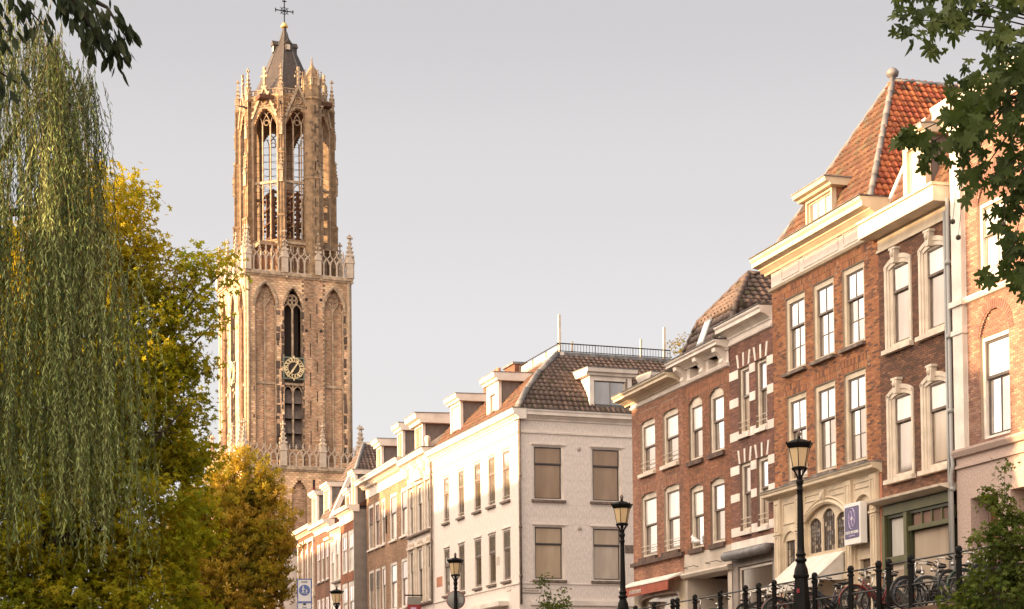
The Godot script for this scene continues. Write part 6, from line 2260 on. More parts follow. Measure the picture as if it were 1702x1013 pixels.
func make_bicycle() -> Node3D:
	var t := thing("bicycle", "", "bicycle", Vector3.ZERO, 0.0, "bicycles parked along the quay railing")
	for x in [0.0, 1.08]:
		var g := Geo.new(true)
		var p := PackedVector3Array()
		for i in 25: p.append(Vector3(x + cos(TAU * i / 24) * 0.335, 0.35 + sin(TAU * i / 24) * 0.335, 0))
		g.tube(p, 0.02, 0.02, 6)
		var w := part("wheel", g, "tyre", t)
		var s := Geo.new()
		for i in 24: s.bar(p[i] + (Vector3(x, 0.35, 0) - p[i]) * 0.07, p[i + 1] + (Vector3(x, 0.35, 0) - p[i + 1]) * 0.07, 0.012)
		for i in 14:
			var a := TAU * i / 14
			s.bar(Vector3(x, 0.35, 0.02 if i % 2 else -0.02), Vector3(x + cos(a) * 0.315, 0.35 + sin(a) * 0.315, 0), 0.004, 3)
		s.bar(Vector3(x, 0.35, -0.05), Vector3(x, 0.35, 0.05), 0.025, 6)
		part("rim", s, "steel", w)
		var m := Geo.new()
		for i in range(1, 10):
			var a0 := PI * (i - 1) / 9.0 - 0.2
			var a1 := PI * i / 9.0 - 0.2
			m.bar(Vector3(x + cos(a0) * 0.375, 0.35 + sin(a0) * 0.375, 0), Vector3(x + cos(a1) * 0.375, 0.35 + sin(a1) * 0.375, 0), 0.02)
		part("mudguard", m, "frame_paint", t)
	var f := Geo.new(true)
	var bb := Vector3(0.45, 0.29, 0)
	var seat := Vector3(0.27, 0.78, 0)
	var head := Vector3(0.86, 0.83, 0)
	for q in [[bb, seat], [bb, head + Vector3(0.03, -0.12, 0)], [bb + Vector3(-0.04, 0.1, 0), head + Vector3(0.02, -0.04, 0)], [head, head + Vector3(0.05, -0.2, 0)]]:
		f.tube(PackedVector3Array([q[0], q[1]]), 0.019, 0.019, 6)
	for z in [-0.05, 0.05]:
		f.tube(PackedVector3Array([Vector3(0, 0.35, z), bb + Vector3(0, 0, z * 0.7)]), 0.011, 0.011, 5)
		f.tube(PackedVector3Array([Vector3(0, 0.35, z), seat + Vector3(0.02, -0.06, z * 0.3)]), 0.009, 0.009, 5)
		f.tube(PackedVector3Array([Vector3(1.08, 0.35, z), Vector3(0.97, 0.62, z), head + Vector3(0.05, -0.18, z * 0.6)]), 0.012, 0.013, 5)
	part("frame", f, "frame_paint", t)
	var h := Geo.new(true)
	h.tube(PackedVector3Array([head, head + Vector3(-0.05, 0.22, 0)]), 0.014, 0.014, 6)
	var top := head + Vector3(-0.05, 0.22, 0)
	for s in [-1, 1]:
		h.tube(PackedVector3Array([top, top + Vector3(0.06, 0.03, s * 0.12), top + Vector3(0.0, 0.02, s * 0.25), top + Vector3(-0.2, -0.03, s * 0.30)]), 0.012, 0.012, 6)
	var hb := part("handlebar", h, "chrome", t)
	for s in [-1, 1]:
		var gr := Geo.new(true)
		gr.tube(PackedVector3Array([top + Vector3(-0.09, -0.005, s * 0.275), top + Vector3(-0.22, -0.035, s * 0.305)]), 0.019, 0.019, 6)
		part("grip", gr, "tyre", hb)
	var sd := Geo.new(true)
	sd.tube(PackedVector3Array([seat, seat + Vector3(-0.045, 0.14, 0)]), 0.014, 0.014, 6)
	part("seat_post", sd, "chrome", t)
	var sa := Geo.new(true)
	sa.xf = Transform3D(Basis.from_scale(Vector3(1, 0.42, 1)), seat + Vector3(-0.08, 0.17, 0))
	sa.ball(Vector3(-0.03, 0, 0), 0.115, 10)
	sa.ball(Vector3(0.09, 0.0, 0), 0.065, 8)
	part("saddle", sa, "saddle", t)
	var rk := Geo.new()
	for z in [-0.07, 0.0, 0.07]: rk.bar(Vector3(-0.28, 0.74, z), Vector3(0.2, 0.76, z), 0.008)
	for z in [-0.07, 0.07]:
		rk.bar(Vector3(-0.2, 0.74, z), Vector3(0, 0.35, z), 0.007)
		rk.bar(Vector3(0.1, 0.755, z), Vector3(0, 0.35, z), 0.007)
	part("luggage_rack", rk, "iron_worn", t)
	var cc := Geo.new()
	cc.box(-0.06, 0.55, 0.24, 0.40, 0.06, 0.09)
	part("chain_case", cc, "tyre", t)
	var cr := Geo.new()
	cr.bar(bb + Vector3(0, 0, 0.1), bb + Vector3(0.1, -0.13, 0.1), 0.011)
	cr.bar(bb + Vector3(0, 0, -0.1), bb + Vector3(-0.1, 0.13, -0.1), 0.011)
	cr.box(bb.x + 0.05, bb.x + 0.15, bb.y - 0.15, bb.y - 0.12, 0.1, 0.18)
	cr.box(bb.x - 0.15, bb.x - 0.05, bb.y + 0.12, bb.y + 0.15, -0.18, -0.1)
	part("pedals", cr, "iron_worn", t)
	var la := Geo.new(true)
	la.ball(head + Vector3(0.1, 0.02, 0), 0.045, 8)
	part("headlight", la, "chrome", t)
	return t


func bicycles():
	mat("steel", lin(0.16, 0.15, 0.14), 0.45)
	mat("frame_paint", lin(0.03, 0.03, 0.03), 0.35)
	var paints := [["black", lin(0.02, 0.02, 0.02)], ["dark green", lin(0.02, 0.06, 0.03)], ["grey", lin(0.12, 0.115, 0.11)], ["dark red", lin(0.16, 0.02, 0.018)], ["dark blue", lin(0.015, 0.022, 0.05)], ["pale grey", lin(0.35, 0.33, 0.30)]]
	var mats := []
	for p in paints: mats.append(mat("frame_" + p[0], p[1], 0.35))
	var proto := make_bicycle()
	# distance ahead, offset behind the rail, turn, paint, where
	var spots := [[36.9, 1.2, 8, 0, "last on the right, beside the leafy young tree"], [37.7, 1.35, -12, 2, "beside the rightmost visible railing post"], [38.4, 1.1, 15, 0, "before the big green shop window"], [39.1, 1.4, -6, 1, "before the green shop window, left half"],
		[39.9, 1.2, 20, 0, "before the green shop door"], [40.6, 1.5, -18, 2, "leaning towards the paired railing posts"], [41.3, 1.15, 4, 0, "behind the paired railing posts"], [42.6, 1.3, 65, 5, "parked nearly along the rail below the purple sign"],
		[43.4, 1.2, -10, 3, "right of the nearest lamp, below the white awning"], [44.1, 1.45, 14, 2, "just right of the nearest lamp plinth"], [45.7, 1.2, -8, 0, "just left of the nearest lamp plinth"], [46.5, 1.35, 18, 4, "between the nearest lamp and the grey shopfront"],
		[47.3, 1.15, -15, 0, "below the right end of the grey shop window"], [48.1, 1.3, 6, 3, "below the middle of the grey shop window"], [48.9, 1.4, -9, 0, "below the left end of the grey shop window"], [50.3, 1.2, 25, 0, "before the porch opening, right side"], [51.6, 1.3, -20, 1, "before the porch opening, left side"], [53.2, 1.25, 12, 0, "leftmost, before the red awning"]]
	for i in 9:   # a second rank, tucked between the first
		var z := 37.3 + i * 1.62
		spots.append([z, 1.75 + 0.2 * (i % 3), [14, -20, 30, 5, -12, 22, -28, 10, 38][i], [0, 1, 0, 4, 2, 0, 3, 0, 1][i], "in the second rank, %s along from the leafy young tree" % ["first", "second", "third", "fourth", "fifth", "sixth", "seventh", "eighth", "ninth"][i]])
	for i in spots.size():
		var s: Array = spots[i]
		var b: Node3D = proto if i == 0 else proto.duplicate()
		if i > 0:
			b.name = "bicycle_%03d" % i
			add_child(b)
		b.position = quay(s[0], s[1])
		b.rotation = Vector3(deg_to_rad(rng.randf_range(-5, 7)), deg_to_rad(196.8 + s[2]), 0)
		tag(b, "%s city bicycle %s" % [paints[s[3]][0], s[4]], "bicycle", "bicycles parked along the quay railing")
		for c in b.get_children():
			if c is MeshInstance3D and (c.name.begins_with("frame") or c.name.begins_with("mudguard")):
				c.material_override = mats[s[3]]


# ---------------------------------------------------------------- leaves and trees
func lobed_leaf(key: String, size: float, curl := 0.0) -> ArrayMesh:   # five pointed lobes, a little folded
	if shared.has(key): return shared[key]
	var g := Geo.new()
	var rim := [[-90, 0.12], [-52, 0.42], [-30, 0.36], [-12, 0.78], [6, 0.70], [28, 0.40], [44, 0.72], [58, 0.80], [70, 0.44], [80, 0.80], [90, 1.0]]
	var pts := []
	for q in rim:
		var a := deg_to_rad(q[0])
		pts.append(Vector3(cos(a) * q[1] * 0.95, sin(a) * q[1] + 0.1, (0.10 + curl * 0.5) * q[1] * absf(cos(a)) - (0.05 + curl) * q[1] * q[1]) * size)
	for i in pts.size() - 1:
		var m0: Vector3 = pts[i] * Vector3(-1, 1, 1)
		var m1: Vector3 = pts[i + 1] * Vector3(-1, 1, 1)
		g.tri(Vector3.ZERO, pts[i + 1], pts[i])
		g.tri(Vector3.ZERO, m0, m1)
	shared[key] = g.done()
	return shared[key]


func star_leaf(key: String, size: float) -> ArrayMesh:   # the same at tree distance, six faces
	if shared.has(key): return shared[key]
	var g := Geo.new()
	var c := Vector3(0, 0.1, 0) * size
	for k in 5:
		var a := deg_to_rad(90 + (k - 2) * 58)
		var tip := Vector3(cos(a), sin(a), -0.16) * size * (1.0 if k == 2 else (0.85 if k % 2 else 0.6))
		var l := Vector3(cos(a + 0.5), sin(a + 0.5), 0.05) * size * 0.42
		var r := Vector3(cos(a - 0.5), sin(a - 0.5), 0.05) * size * 0.42
		g.tri(c, l, tip)
		g.tri(c, tip, r)
	shared[key] = g.done()
	return shared[key]


func lance_leaf(key: String, l: float, w: float) -> ArrayMesh:
	if shared.has(key): return shared[key]
	var g := Geo.new()
	var a := Vector3(0, 0, 0)
	var m := Vector3(0, -l * 0.45, -0.06 * l)
	var t := Vector3(0, -l, 0.06 * l)
	for s in [-1, 1]:
		var e1 := Vector3(s * w * 0.4, -l * 0.25, 0.02 * l)
		var e2 := Vector3(s * w * 0.5, -l * 0.5, 0.02 * l)
		var e3 := Vector3(s * w * 0.3, -l * 0.78, 0.03 * l)
		if s < 0:
			g.tri(a, m, e1); g.tri(e1, m, e2); g.tri(e2, m, e3); g.tri(e3, m, t)
		else:
			g.tri(a, e1, m); g.tri(e1, e2, m); g.tri(e2, e3, m); g.tri(e3, t, m)
	shared[key] = g.done()
	return shared[key]


func palm_leaf(key: String, size: float) -> ArrayMesh:   # chestnut leaf: six drooping leaflets
	if shared.has(key): return shared[key]
	var g := Geo.new()
	for k in 6:
		var a := TAU * k / 6.5 + 0.3
		var d := Vector3(cos(a), -0.55, sin(a)).normalized()
		var s := d.cross(Vector3.UP).normalized()
		var m := d * size * 0.62 + Vector3(0, 0.05 * size, 0)
		var t := d * size + Vector3(0, -0.12 * size, 0)
		g.tri(Vector3.ZERO, m + s * size * 0.17, m - s * size * 0.17)
		g.tri(m + s * size * 0.17, t, m - s * size * 0.17)
	shared[key] = g.done()
	return shared[key]


func rand_dir() -> Vector3:
	var z := rng.randf_range(-1, 1)
	var a := rng.randf() * TAU
	var r := sqrt(1 - z * z)
	return Vector3(r * cos(a), z, r * sin(a))


func leaf_basis(out: Vector3, droop: float) -> Basis:
	# the blade hangs: its tip points outward and down, its face up and outward, with plenty of scatter
	var tip := (out * 0.7 + Vector3(0, -droop, 0) + rand_dir() * 0.75).normalized()
	var face := (Vector3(0, 0.7, 0) + out * 0.5 + rand_dir() * 0.8).normalized()
	var x := tip.cross(face).normalized()
	if x.length() < 0.5: x = Vector3.RIGHT
	return Basis(x, tip, x.cross(tip).normalized())


func crown(t: Node3D, lobes: Array, mesh: ArrayMesh, material: String, per_m2: float, spread: float, tones: Array, droop := 0.5, lean := 0.0) -> Array:
	# lobes: [centre, radii, density]; leaves gather in clumps on and inside each lobe. Returns the clump centres.
	var where := []
	var cols := []
	var clumps := []
	for l in lobes:
		var c: Vector3 = l[0]
		var r: Vector3 = l[1]
		var area := 4 * PI * pow((pow(r.x * r.y, 1.6) + pow(r.x * r.z, 1.6) + pow(r.y * r.z, 1.6)) / 3.0, 1 / 1.6)
		var dens: float = l[2] if l.size() > 2 else 1.0
		var n := int(maxf(3, area / (spread * spread * 3.2) * 1.7))
		for i in n:
			var d := rand_dir()
			var p := c + d * r * (pow(rng.randf(), 0.33) * 1.02)
			clumps.append(p)
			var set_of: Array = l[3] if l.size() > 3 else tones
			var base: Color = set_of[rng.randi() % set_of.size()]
			var k := int(per_m2 * spread * spread * 3.0 * dens * rng.randf_range(0.55, 1.35))
			for j in k:
				var q := p + Vector3(rng.randfn(), rng.randfn() * 0.8, rng.randfn()) * spread * 0.55
				var out := ((q - c) / r).normalized()
				var s := rng.randf_range(0.65, 1.2)
				where.append(Transform3D(leaf_basis(out, droop).scaled_local(Vector3.ONE * s), q))
				var other: Color = set_of[rng.randi() % set_of.size()]
				var mix := base.lerp(other, rng.randf() * 0.55)
				var b := rng.randf_range(0.75, 1.25)
				cols.append(Color(mix.r * b, mix.g * b, mix.b * b))
	many("crown", mesh, material, t, where, cols)
	return clumps


func limbs(t: Node3D, root: Vector3, crotch: Vector3, targets: Array, r: float, m: String, every := 9, extra := []):
	var g := Geo.new(true)
	var mid := root.lerp(crotch, 0.5) + Vector3(0.12, 0, 0.08) * r * 4
	g.tube(PackedVector3Array([root + Vector3(0, -0.3, 0), root.lerp(mid, 0.2), mid, crotch]), r, r * 0.62, 10)
	part("trunk", g, m, t)
	var ends := extra.duplicate()
	for i in range(0, targets.size(), every): ends.append(targets[i])
	for e: Vector3 in ends:
		var k := rng.randf_range(0.35, 1.0)
		var a := root.lerp(crotch, k) if k < 0.9 else crotch
		var p := PackedVector3Array()
		for j in 6:
			var s := j / 5.0
			p.append(a.lerp(e, s) + Vector3(0, sin(s * PI) * (e - a).length() * 0.10, 0) + rand_dir() * 0.06 * (e - a).length() * s * (1 - s))
		var b := Geo.new(true)
		b.tube(p, r * 0.26, r * 0.04, 5)
		part("branch", b, m, t)


func loc(base: Vector3, lobes: Array) -> Array:
	var o := []
	for l in lobes:
		var q: Array = l.duplicate()
		q[0] = l[0] - base
		o.append(q)
	return o


func plane_tree():
	var base := Vector3(-10.61, -4.00, -40.00)
	var t := thing("plane_tree", "big yellow green plane tree between the willow and the church tower", "tree", base)
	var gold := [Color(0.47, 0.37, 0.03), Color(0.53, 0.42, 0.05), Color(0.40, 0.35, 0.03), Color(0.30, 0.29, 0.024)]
	var L := [
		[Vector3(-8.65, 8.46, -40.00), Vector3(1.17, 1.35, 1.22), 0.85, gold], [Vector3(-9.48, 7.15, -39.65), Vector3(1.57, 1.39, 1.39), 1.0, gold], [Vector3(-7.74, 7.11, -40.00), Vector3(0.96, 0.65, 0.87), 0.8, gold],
		[Vector3(-6.57, 7.37, -40.00), Vector3(0.65, 0.37, 0.52), 0.45], [Vector3(-6.04, 7.28, -40.00), Vector3(0.33, 0.52, 0.35), 0.4], [Vector3(-6.70, 6.37, -40.00), Vector3(0.61, 0.52, 0.61), 0.5], [Vector3(-6.30, 6.20, -40.17), Vector3(0.35, 0.30, 0.35), 0.4],
		[Vector3(-8.35, 5.67, -40.00), Vector3(1.74, 1.30, 1.57)], [Vector3(-6.61, 5.20, -40.00), Vector3(0.48, 0.26, 0.43), 0.45], [Vector3(-7.91, 4.02, -39.83), Vector3(1.52, 1.30, 1.57)], [Vector3(-6.87, 3.67, -40.00), Vector3(0.70, 0.78, 0.70), 0.8],
		[Vector3(-9.83, 4.54, -39.48), Vector3(1.65, 1.91, 1.57)], [Vector3(-7.74, 1.93, -39.57), Vector3(1.52, 1.48, 1.57)], [Vector3(-9.74, 1.76, -39.13), Vector3(1.74, 1.74, 1.57)], [Vector3(-7.48, 0.20, -39.30), Vector3(1.30, 1.13, 1.39)], [Vector3(-9.22, -0.15, -38.78), Vector3(1.65, 1.22, 1.48), 0.8], [Vector3(-11.48, 2.80, -40.43), Vector3(1.74, 3.13, 1.74), 0.7], [Vector3(-10.96, 6.98, -40.87), Vector3(1.48, 1.57, 1.48), 0.7]]
	var tones := [Color(0.44, 0.41, 0.03), Color(0.52, 0.45, 0.035), Color(0.34, 0.355, 0.028), Color(0.58, 0.45, 0.045), Color(0.38, 0.38, 0.028), Color(0.22, 0.26, 0.026)]
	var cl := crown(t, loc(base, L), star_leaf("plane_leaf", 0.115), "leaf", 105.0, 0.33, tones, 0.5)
	limbs(t, Vector3.ZERO, Vector3(1.8, 8.5, 0), cl, 0.32, "bark_plane", 30, loc(base, L).map(func(q): return q[0]))


func chestnut_tree():
	var base := Vector3(-15.6, -4.0, -108.0)
	var t := thing("chestnut_tree", "rounded golden chestnut tree in front of the foot of the church tower", "tree", base)
	var L := [[Vector3(-15.4, 11.4, -108), Vector3(2.1, 2.4, 2.2)], [Vector3(-14.5, 9.2, -107.6), Vector3(2.1, 2.6, 2.2)], [Vector3(-16.6, 9.0, -107.6), Vector3(2.4, 3.2, 2.2)], [Vector3(-14.9, 6.2, -107.4), Vector3(2.3, 2.5, 2.4)], [Vector3(-17.0, 5.6, -107.4), Vector3(2.5, 2.8, 2.4)], [Vector3(-15.6, 3.2, -107.2), Vector3(2.4, 2.0, 2.2)], [Vector3(-18.6, 7.6, -108), Vector3(2.0, 3.6, 2.2)], [Vector3(-13.3, 8.0, -107.4), Vector3(0.9, 1.4, 1.0), 0.8], [Vector3(-13.4, 5.4, -107.4), Vector3(0.8, 1.1, 1.0), 0.8]]
	var tones := [Color(0.38, 0.265, 0.035), Color(0.45, 0.30, 0.05), Color(0.25, 0.215, 0.03), Color(0.54, 0.36, 0.08), Color(0.30, 0.245, 0.03), Color(0.16, 0.16, 0.03)]
	var cl := crown(t, loc(base, L), palm_leaf("chestnut_leaf", 0.30), "leaf", 13.0, 0.6, tones, 0.9)
	limbs(t, Vector3.ZERO, Vector3(0.1, 9.0, 0), cl, 0.3, "bark", 24)


func willow_tree():
	var base := Vector3(-11.0, -4.0, -33.5)
	var t := thing("willow_tree", "weeping willow with long grey green strands at the left edge", "tree", base)
	var where := []
	var cols := []
	var stems := Geo.new()
	var tones := [Color(0.14, 0.205, 0.04), Color(0.07, 0.115, 0.02), Color(0.24, 0.31, 0.07), Color(0.035, 0.06, 0.012), Color(0.38, 0.43, 0.14)]
	# bunches: x, top, bottom, depth, spread, strands
	var bunches := []
	for i in 70:
		var x := rng.randf_range(-11.6, -7.6)
		bunches.append([x, 10.5 - maxf(0, x + 8.5) * 1.1 - rng.randf() * 0.8, rng.randf_range(2.0, 6.2), -33.4 + rng.randf_range(-1.7, 1.7), rng.randf_range(0.03, 0.14), 9])
	for i in 46:
		var x := rng.randf_range(-11.4, -6.85)
		bunches.append([x, rng.randf_range(5.2, 7.6) - maxf(0, x + 7.6) * 1.1, rng.randf_range(0.3, 2.2) + maxf(0, x + 7.4) * 0.6, -32.8 + rng.randf_range(-1.6, 1.6), rng.randf_range(0.03, 0.12), 9])
	for q in [[-7.62, 9.3, 7.3, 2], [-7.5, 9.1, 7.6, 2], [-7.42, 7.6, 6.6, 3], [-7.33, 7.0, 6.2, 2], [-7.7, 9.4, 5.6, 3], [-7.85, 9.5, 4.0, 4], [-6.78, 5.4, 1.2, 5], [-6.72, 4.6, 1.6, 3]]:
		bunches.append([q[0], q[1], q[2], -33.0, 0.07, q[3]])
	for b in bunches:
		var base_tone: Color = tones[rng.randi() % tones.size()]
		for s in b[5]:
			var x: float = b[0] + rng.randfn() * b[4]
			var z: float = b[3] + rng.randfn() * b[4]
			var y: float = b[1] + rng.randf_range(-0.3, 0.3)
			var end: float = b[2] + rng.randf_range(-0.5, 1.1)
			var drift := Vector3(rng.randf_range(-0.05, 0.09), 0, rng.randf_range(-0.06, 0.06))
			var p := Vector3(x, y, z) - base
			var line := PackedVector3Array([p])
			var step := 0.052
			var sway := rng.randf() * TAU
			var k := 0
			var arch := Vector3(rng.randf_range(-0.5, 0.5), 0, rng.randf_range(-0.5, 0.7))
			var lean := rng.randf_range(0.004, 0.014)
			while p.y + base.y > end:
				p += Vector3(drift.x * step + sin(p.y * 1.3 + sway) * lean, -step, drift.z * step + cos(p.y * 1.1 + sway) * lean) + arch * (0.05 * exp(-k * 0.09))
				k += 1
				if k % 14 == 0: line.append(p)
				if rng.randf() < 0.16: continue
				var a := rng.randf() * TAU
				var out := Vector3(cos(a), 0, sin(a))
				var tilt := rng.randf_range(0.15, 0.85)
				var down := (Vector3.DOWN * cos(tilt) + out * sin(tilt)).normalized()
				var xa := down.cross(out).normalized().rotated(down, rng.randf_range(-1.2, 1.2))
				where.append(Transform3D(Basis(xa, -down, xa.cross(-down)).scaled_local(Vector3.ONE * rng.randf_range(0.7, 1.25)), p))
				var c := base_tone.lerp(tones[rng.randi() % tones.size()], 0.25)
				var bb := rng.randf_range(0.75, 1.3)
				cols.append(Color(c.r * bb, c.g * bb, c.b * bb))
			line.append(p)
			stems.tube(line, 0.006, 0.003, 3)
	many("crown", lance_leaf("willow_leaf", 0.115, 0.021), "willow_leaf", t, where, cols)
	var sm := part("hanging_twigs", stems, "twig", t)
	sm.set_meta("kind", "stuff")
	var g := Geo.new(true)
	g.tube(PackedVector3Array([Vector3(0, -0.3, 0), Vector3(0.2, 4, 0), Vector3(0.1, 8.5, 0), Vector3(-0.2, 13.5, 0)]), 0.45, 0.16, 10)
	part("trunk", g, "bark", t)
	for e in [Vector3(3.0, 13.6, -1.2), Vector3(1.8, 14.6, -1.4), Vector3(0.3, 14.9, 1.0), Vector3(-0.6, 14.8, 0.8), Vector3(3.7, 10.6, -1.0), Vector3(1.6, 11.6, -1.0)]:
		var b := Geo.new(true)
		var a := Vector3(0.15, rng.randf_range(6.0, 10.5), 0)
		b.tube(PackedVector3Array([a, a.lerp(e, 0.4) + Vector3(0, 0.9, 0), a.lerp(e, 0.75) + Vector3(0, 0.7, 0), e]), 0.13, 0.02, 6)
		part("branch", b, "bark", t)


func leaf_parts(t: Node3D, spots: Array, meshes: Array, keys: Array, limit := 300):
	var rest := []
	for i in spots.size():
		if i < limit:
			var o := MeshInstance3D.new()
			o.name = numbered("leaf", t)
			o.mesh = meshes[rng.randi() % meshes.size()]
			o.material_override = M[keys[rng.randi() % keys.size()]]
			o.transform = spots[i]
			t.add_child(o)
		else:
			rest.append(spots[i])
	if rest.size(): many("leaves", meshes[0], keys[0], t, rest)


func single_leaf_mats(prefix: String, tones: Array) -> Array:
	var keys := []
	for i in tones.size():
		var c: Color = tones[i]
		var m := mat("%s_%d" % [prefix, i], lin(c.r, c.g, c.b), 0.7)
		m.metallic_specular = 0.35
		m.backlight_enabled = true
		m.backlight = lin(c.r * 1.1, c.g * 1.2, c.b)
		keys.append("%s_%d" % [prefix, i])
	return keys


func overhanging_left():
	# branch tips of a tree that stands on the near left wharf, outside the view
	var base := Vector3(-6.2, -4.0, -10.5)
	var t := thing("overhanging_tree", "dark leafy branch tips hanging in at the top left corner", "tree", base)
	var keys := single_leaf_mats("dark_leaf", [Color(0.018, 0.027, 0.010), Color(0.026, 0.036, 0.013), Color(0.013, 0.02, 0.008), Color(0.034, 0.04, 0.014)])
	var spots := []
	var tw := Geo.new(true)
	tw.tube(PackedVector3Array([Vector3(0, -0.3, 0), Vector3(0.1, 3, 0), Vector3(0.0, 6.5, 0)]), 0.2, 0.12, 9)
	part("trunk", tw, "bark_dark", t)
	# twigs: from, to, leaves
	for q in [[Vector3(-2.75, 1.95, -11), Vector3(-2.22, 1.42, -11), 118], [Vector3(-2.62, 1.85, -10.8), Vector3(-2.36, 1.50, -10.9), 74], [Vector3(-2.5, 1.9, -11.2), Vector3(-2.25, 1.62, -11.1), 60],
			[Vector3(-3.1, 1.95, -10.9), Vector3(-2.72, 1.66, -11), 46], [Vector3(-3.2, 1.9, -11), Vector3(-2.92, 1.60, -11), 34], [Vector3(-3.3, 1.75, -11), Vector3(-2.98, 1.5, -10.9), 20], [Vector3(-3.25, 1.42, -10.9), Vector3(-2.84, 1.28, -10.9), 26], [Vector3(-3.2, 1.50, -11), Vector3(-3.0, 1.26, -11), 18]]:
		var a: Vector3 = q[0] - base
		var b: Vector3 = q[1] - base
		var g := Geo.new(true)
		var m := a.lerp(b, 0.5) + Vector3(0, 0.06, 0)
		g.tube(PackedVector3Array([Vector3(0.0, 5.6, 0), Vector3(1.6, 6.6, 0) , a, m, b]), 0.035, 0.003, 5)
		part("branch", g, "bark_dark", t)
		for i in q[2]:
			var s: float = pow(rng.randf(), 0.7)
			var p := (a.lerp(m, s * 2) if s < 0.5 else m.lerp(b, s * 2 - 1)) + rand_dir() * 0.075
			var dirv := (Vector3(rng.randf_range(-0.35, 0.65), -1.0, rng.randf_range(-0.5, 0.5))).normalized()
			var xa := dirv.cross(rand_dir()).normalized()
			spots.append(Transform3D(Basis(xa, -dirv, xa.cross(-dirv)).scaled_local(Vector3.ONE * rng.randf_range(0.75, 1.2)), p))
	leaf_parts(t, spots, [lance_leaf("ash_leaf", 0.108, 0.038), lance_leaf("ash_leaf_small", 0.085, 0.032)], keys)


func overhanging_right():
	var base := Vector3(12.4, -4.0, -14.5)
	var t := thing("overhanging_plane_tree", "dark green lobed leaves of a plane tree branch at the top right corner", "tree", base)
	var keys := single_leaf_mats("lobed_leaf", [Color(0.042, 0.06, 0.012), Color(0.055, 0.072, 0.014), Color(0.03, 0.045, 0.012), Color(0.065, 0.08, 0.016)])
	var g := Geo.new(true)
	g.tube(PackedVector3Array([Vector3(0, -0.3, 0), Vector3(-0.1, 3, 0), Vector3(0.0, 7.2, 0)]), 0.32, 0.2, 10)
	part("trunk", g, "bark_plane", t)
	var spots := []
	# twigs: end point, leaves, spread
	var twigs := [[2.92, 2.95, 7, 0.12], [3.0, 2.8, 9, 0.16], [3.2, 2.8, 9, 0.16], [3.5, 2.38, 9, 0.14], [3.65, 2.35, 12, 0.16], [3.3, 2.95, 12, 0.2], [3.6, 2.98, 14, 0.2], [3.9, 2.95, 14, 0.2], [3.12, 2.62, 10, 0.16], [3.45, 2.75, 16, 0.22], [3.6, 2.5, 14, 0.2], [3.75, 2.75, 18, 0.25], [3.9, 2.5, 16, 0.22], [3.55, 2.2, 12, 0.18], [3.75, 2.2, 16, 0.2], [3.95, 2.15, 16, 0.22],
		[3.05, 2.02, 7, 0.11], [3.18, 1.95, 10, 0.13], [3.35, 1.98, 12, 0.15], [3.36, 1.8, 6, 0.11], [3.5, 1.85, 14, 0.18], [3.5, 2.08, 12, 0.16], [3.42, 1.95, 10, 0.14], [3.7, 1.85, 14, 0.18], [3.9, 1.85, 14, 0.2], [3.6, 1.6, 11, 0.16], [3.8, 1.55, 13, 0.16], [3.42, 1.5, 3, 0.08],
		[3.95, 1.5, 12, 0.18], [3.95, 1.1, 8, 0.15], [3.98, 0.8, 6, 0.1], [4.05, 1.35, 8, 0.15], [3.75, 1.35, 8, 0.13], [3.9, 1.25, 7, 0.13], [3.78, 1.0, 5, 0.1], [3.66, 0.95, 4, 0.08], [3.9, 0.98, 7, 0.12], [3.78, 0.72, 4, 0.08], [4.15, 2.4, 14, 0.25], [4.1, 1.8, 10, 0.22]]
	for q in twigs:
		var e := Vector3(q[0] + 0.05, q[1], -14.0 + rng.randf_range(-0.7, 0.7)) - base
		var s := Vector3(-7.9 + rng.randf_range(-0.4, 0.6), 6.3 + rng.randf_range(-0.1, 0.1), 0.2)
		var b := Geo.new(true)
		b.tube(PackedVector3Array([s, s.lerp(e, 0.5) + Vector3(0, 0.15, 0), e]), 0.012, 0.003, 4)
		part("twig", b, "bark_dark", t)
		for i in int(q[2] * 2.1):
			var p: Vector3 = e + rand_dir() * q[3] * 1.15 * pow(rng.randf(), 0.4)
			var tip := (Vector3(rng.randf_range(-0.6, 0.4), -0.8, 0) + rand_dir() * 0.5).normalized()
			var face := (Vector3(-0.1, 0.25, 0.9) + rand_dir() * 0.85).normalized()
			var xa := tip.cross(face).normalized()
			spots.append(Transform3D(Basis(xa, tip, xa.cross(tip)).scaled_local(Vector3.ONE * rng.randf_range(0.6, 1.15)), p))
	var lg := Geo.new(true)
	lg.tube(PackedVector3Array([Vector3(0, 6.6, 0), Vector3(-2.5, 7.6, 0), Vector3(-5.0, 7.2, 0.1), Vector3(-6.6, 6.5, 0.1), Vector3(-8.4, 6.2, 0.3)]), 0.14, 0.015, 7)
	part("limb", lg, "bark_dark", t)
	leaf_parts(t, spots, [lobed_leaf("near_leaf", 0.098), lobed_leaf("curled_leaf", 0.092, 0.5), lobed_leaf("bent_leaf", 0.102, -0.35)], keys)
	for q in [[3.36, 1.12], [3.32, 1.24], [3.7, 1.22]]:
		var f := Geo.new(true)
		var p := Vector3(q[0], q[1], -14.0) - base
		f.ball(p, 0.022, 7)
		f.bar(p, p + Vector3(0.03, 0.25, 0), 0.0025, 3)
		part("seed_ball", f, "bark_plane", t)


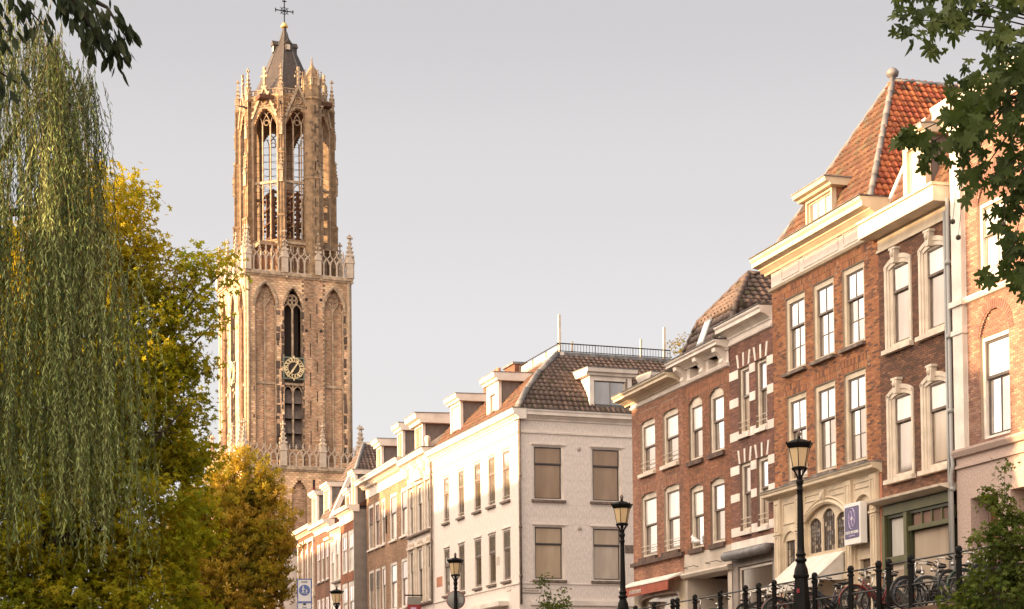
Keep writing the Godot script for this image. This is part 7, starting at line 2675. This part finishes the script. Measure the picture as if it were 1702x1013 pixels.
func saplings():
	var base := Vector3(8.5, -4.0, -33.0)
	var t := thing("young_maple", "leafy young maple rising before the railing at the lower right", "tree", base)
	var L := [[Vector3(8.55, 1.15, -33), Vector3(0.32, 0.95, 0.3), 0.8], [Vector3(8.25, 0.65, -33), Vector3(0.3, 0.35, 0.3), 0.7], [Vector3(8.9, 0.6, -33), Vector3(0.55, 0.7, 0.5)], [Vector3(8.6, -0.3, -32.9), Vector3(0.8, 0.55, 0.7)], [Vector3(7.85, -0.45, -33), Vector3(0.45, 0.3, 0.4), 0.8], [Vector3(7.75, -0.85, -32.8), Vector3(0.6, 0.35, 0.5)], [Vector3(9.2, -0.2, -33), Vector3(0.6, 0.8, 0.5)], [Vector3(8.6, -1.3, -32.8), Vector3(1.2, 0.6, 0.8)]]
	var tones := [Color(0.075, 0.105, 0.022), Color(0.10, 0.135, 0.03), Color(0.05, 0.075, 0.02), Color(0.15, 0.18, 0.045), Color(0.09, 0.12, 0.026)]
	var cl := crown(t, loc(base, L), star_leaf("maple_leaf", 0.075), "leaf", 170.0, 0.16, tones, 0.5)
	limbs(t, Vector3.ZERO, Vector3(0.0, 3.9, 0), cl, 0.06, "bark", 12)
	base = Vector3(1.25, -4.0, -60.0)
	t = thing("young_tree", "small young tree with sparse shoots before the white corner building", "tree", base)
	L = [[Vector3(1.1, 1.75, -60), Vector3(0.22, 0.6, 0.2), 0.7], [Vector3(1.6, 1.5, -60), Vector3(0.25, 0.45, 0.2), 0.6], [Vector3(1.3, 1.1, -60), Vector3(0.65, 0.4, 0.5)], [Vector3(1.2, 0.4, -60), Vector3(0.9, 0.5, 0.7)], [Vector3(0.9, 2.2, -60), Vector3(0.1, 0.25, 0.1), 0.5]]
	cl = crown(t, loc(base, L), star_leaf("shoot_leaf", 0.075), "leaf", 130.0, 0.17, tones, 0.4)
	limbs(t, Vector3.ZERO, Vector3(0.05, 4.6, 0), cl, 0.05, "bark", 8)
	base = Vector3(9.15, 14.9, -99.5)
	t = thing("roof_shrub", "yellowish shrub showing beyond the terrace railing by the tiled hip roof", "shrub", base)
	L = [[Vector3(9.15, 17.3, -99.5), Vector3(0.75, 0.8, 0.6), 0.7]]
	cl = crown(t, loc(base, L), star_leaf("shrub_leaf", 0.10), "leaf", 60.0, 0.25, [Color(0.3, 0.22, 0.06), Color(0.2, 0.17, 0.05)], 0.4)
	limbs(t, Vector3.ZERO, Vector3(0, 1.8, 0), cl, 0.05, "bark", 5)
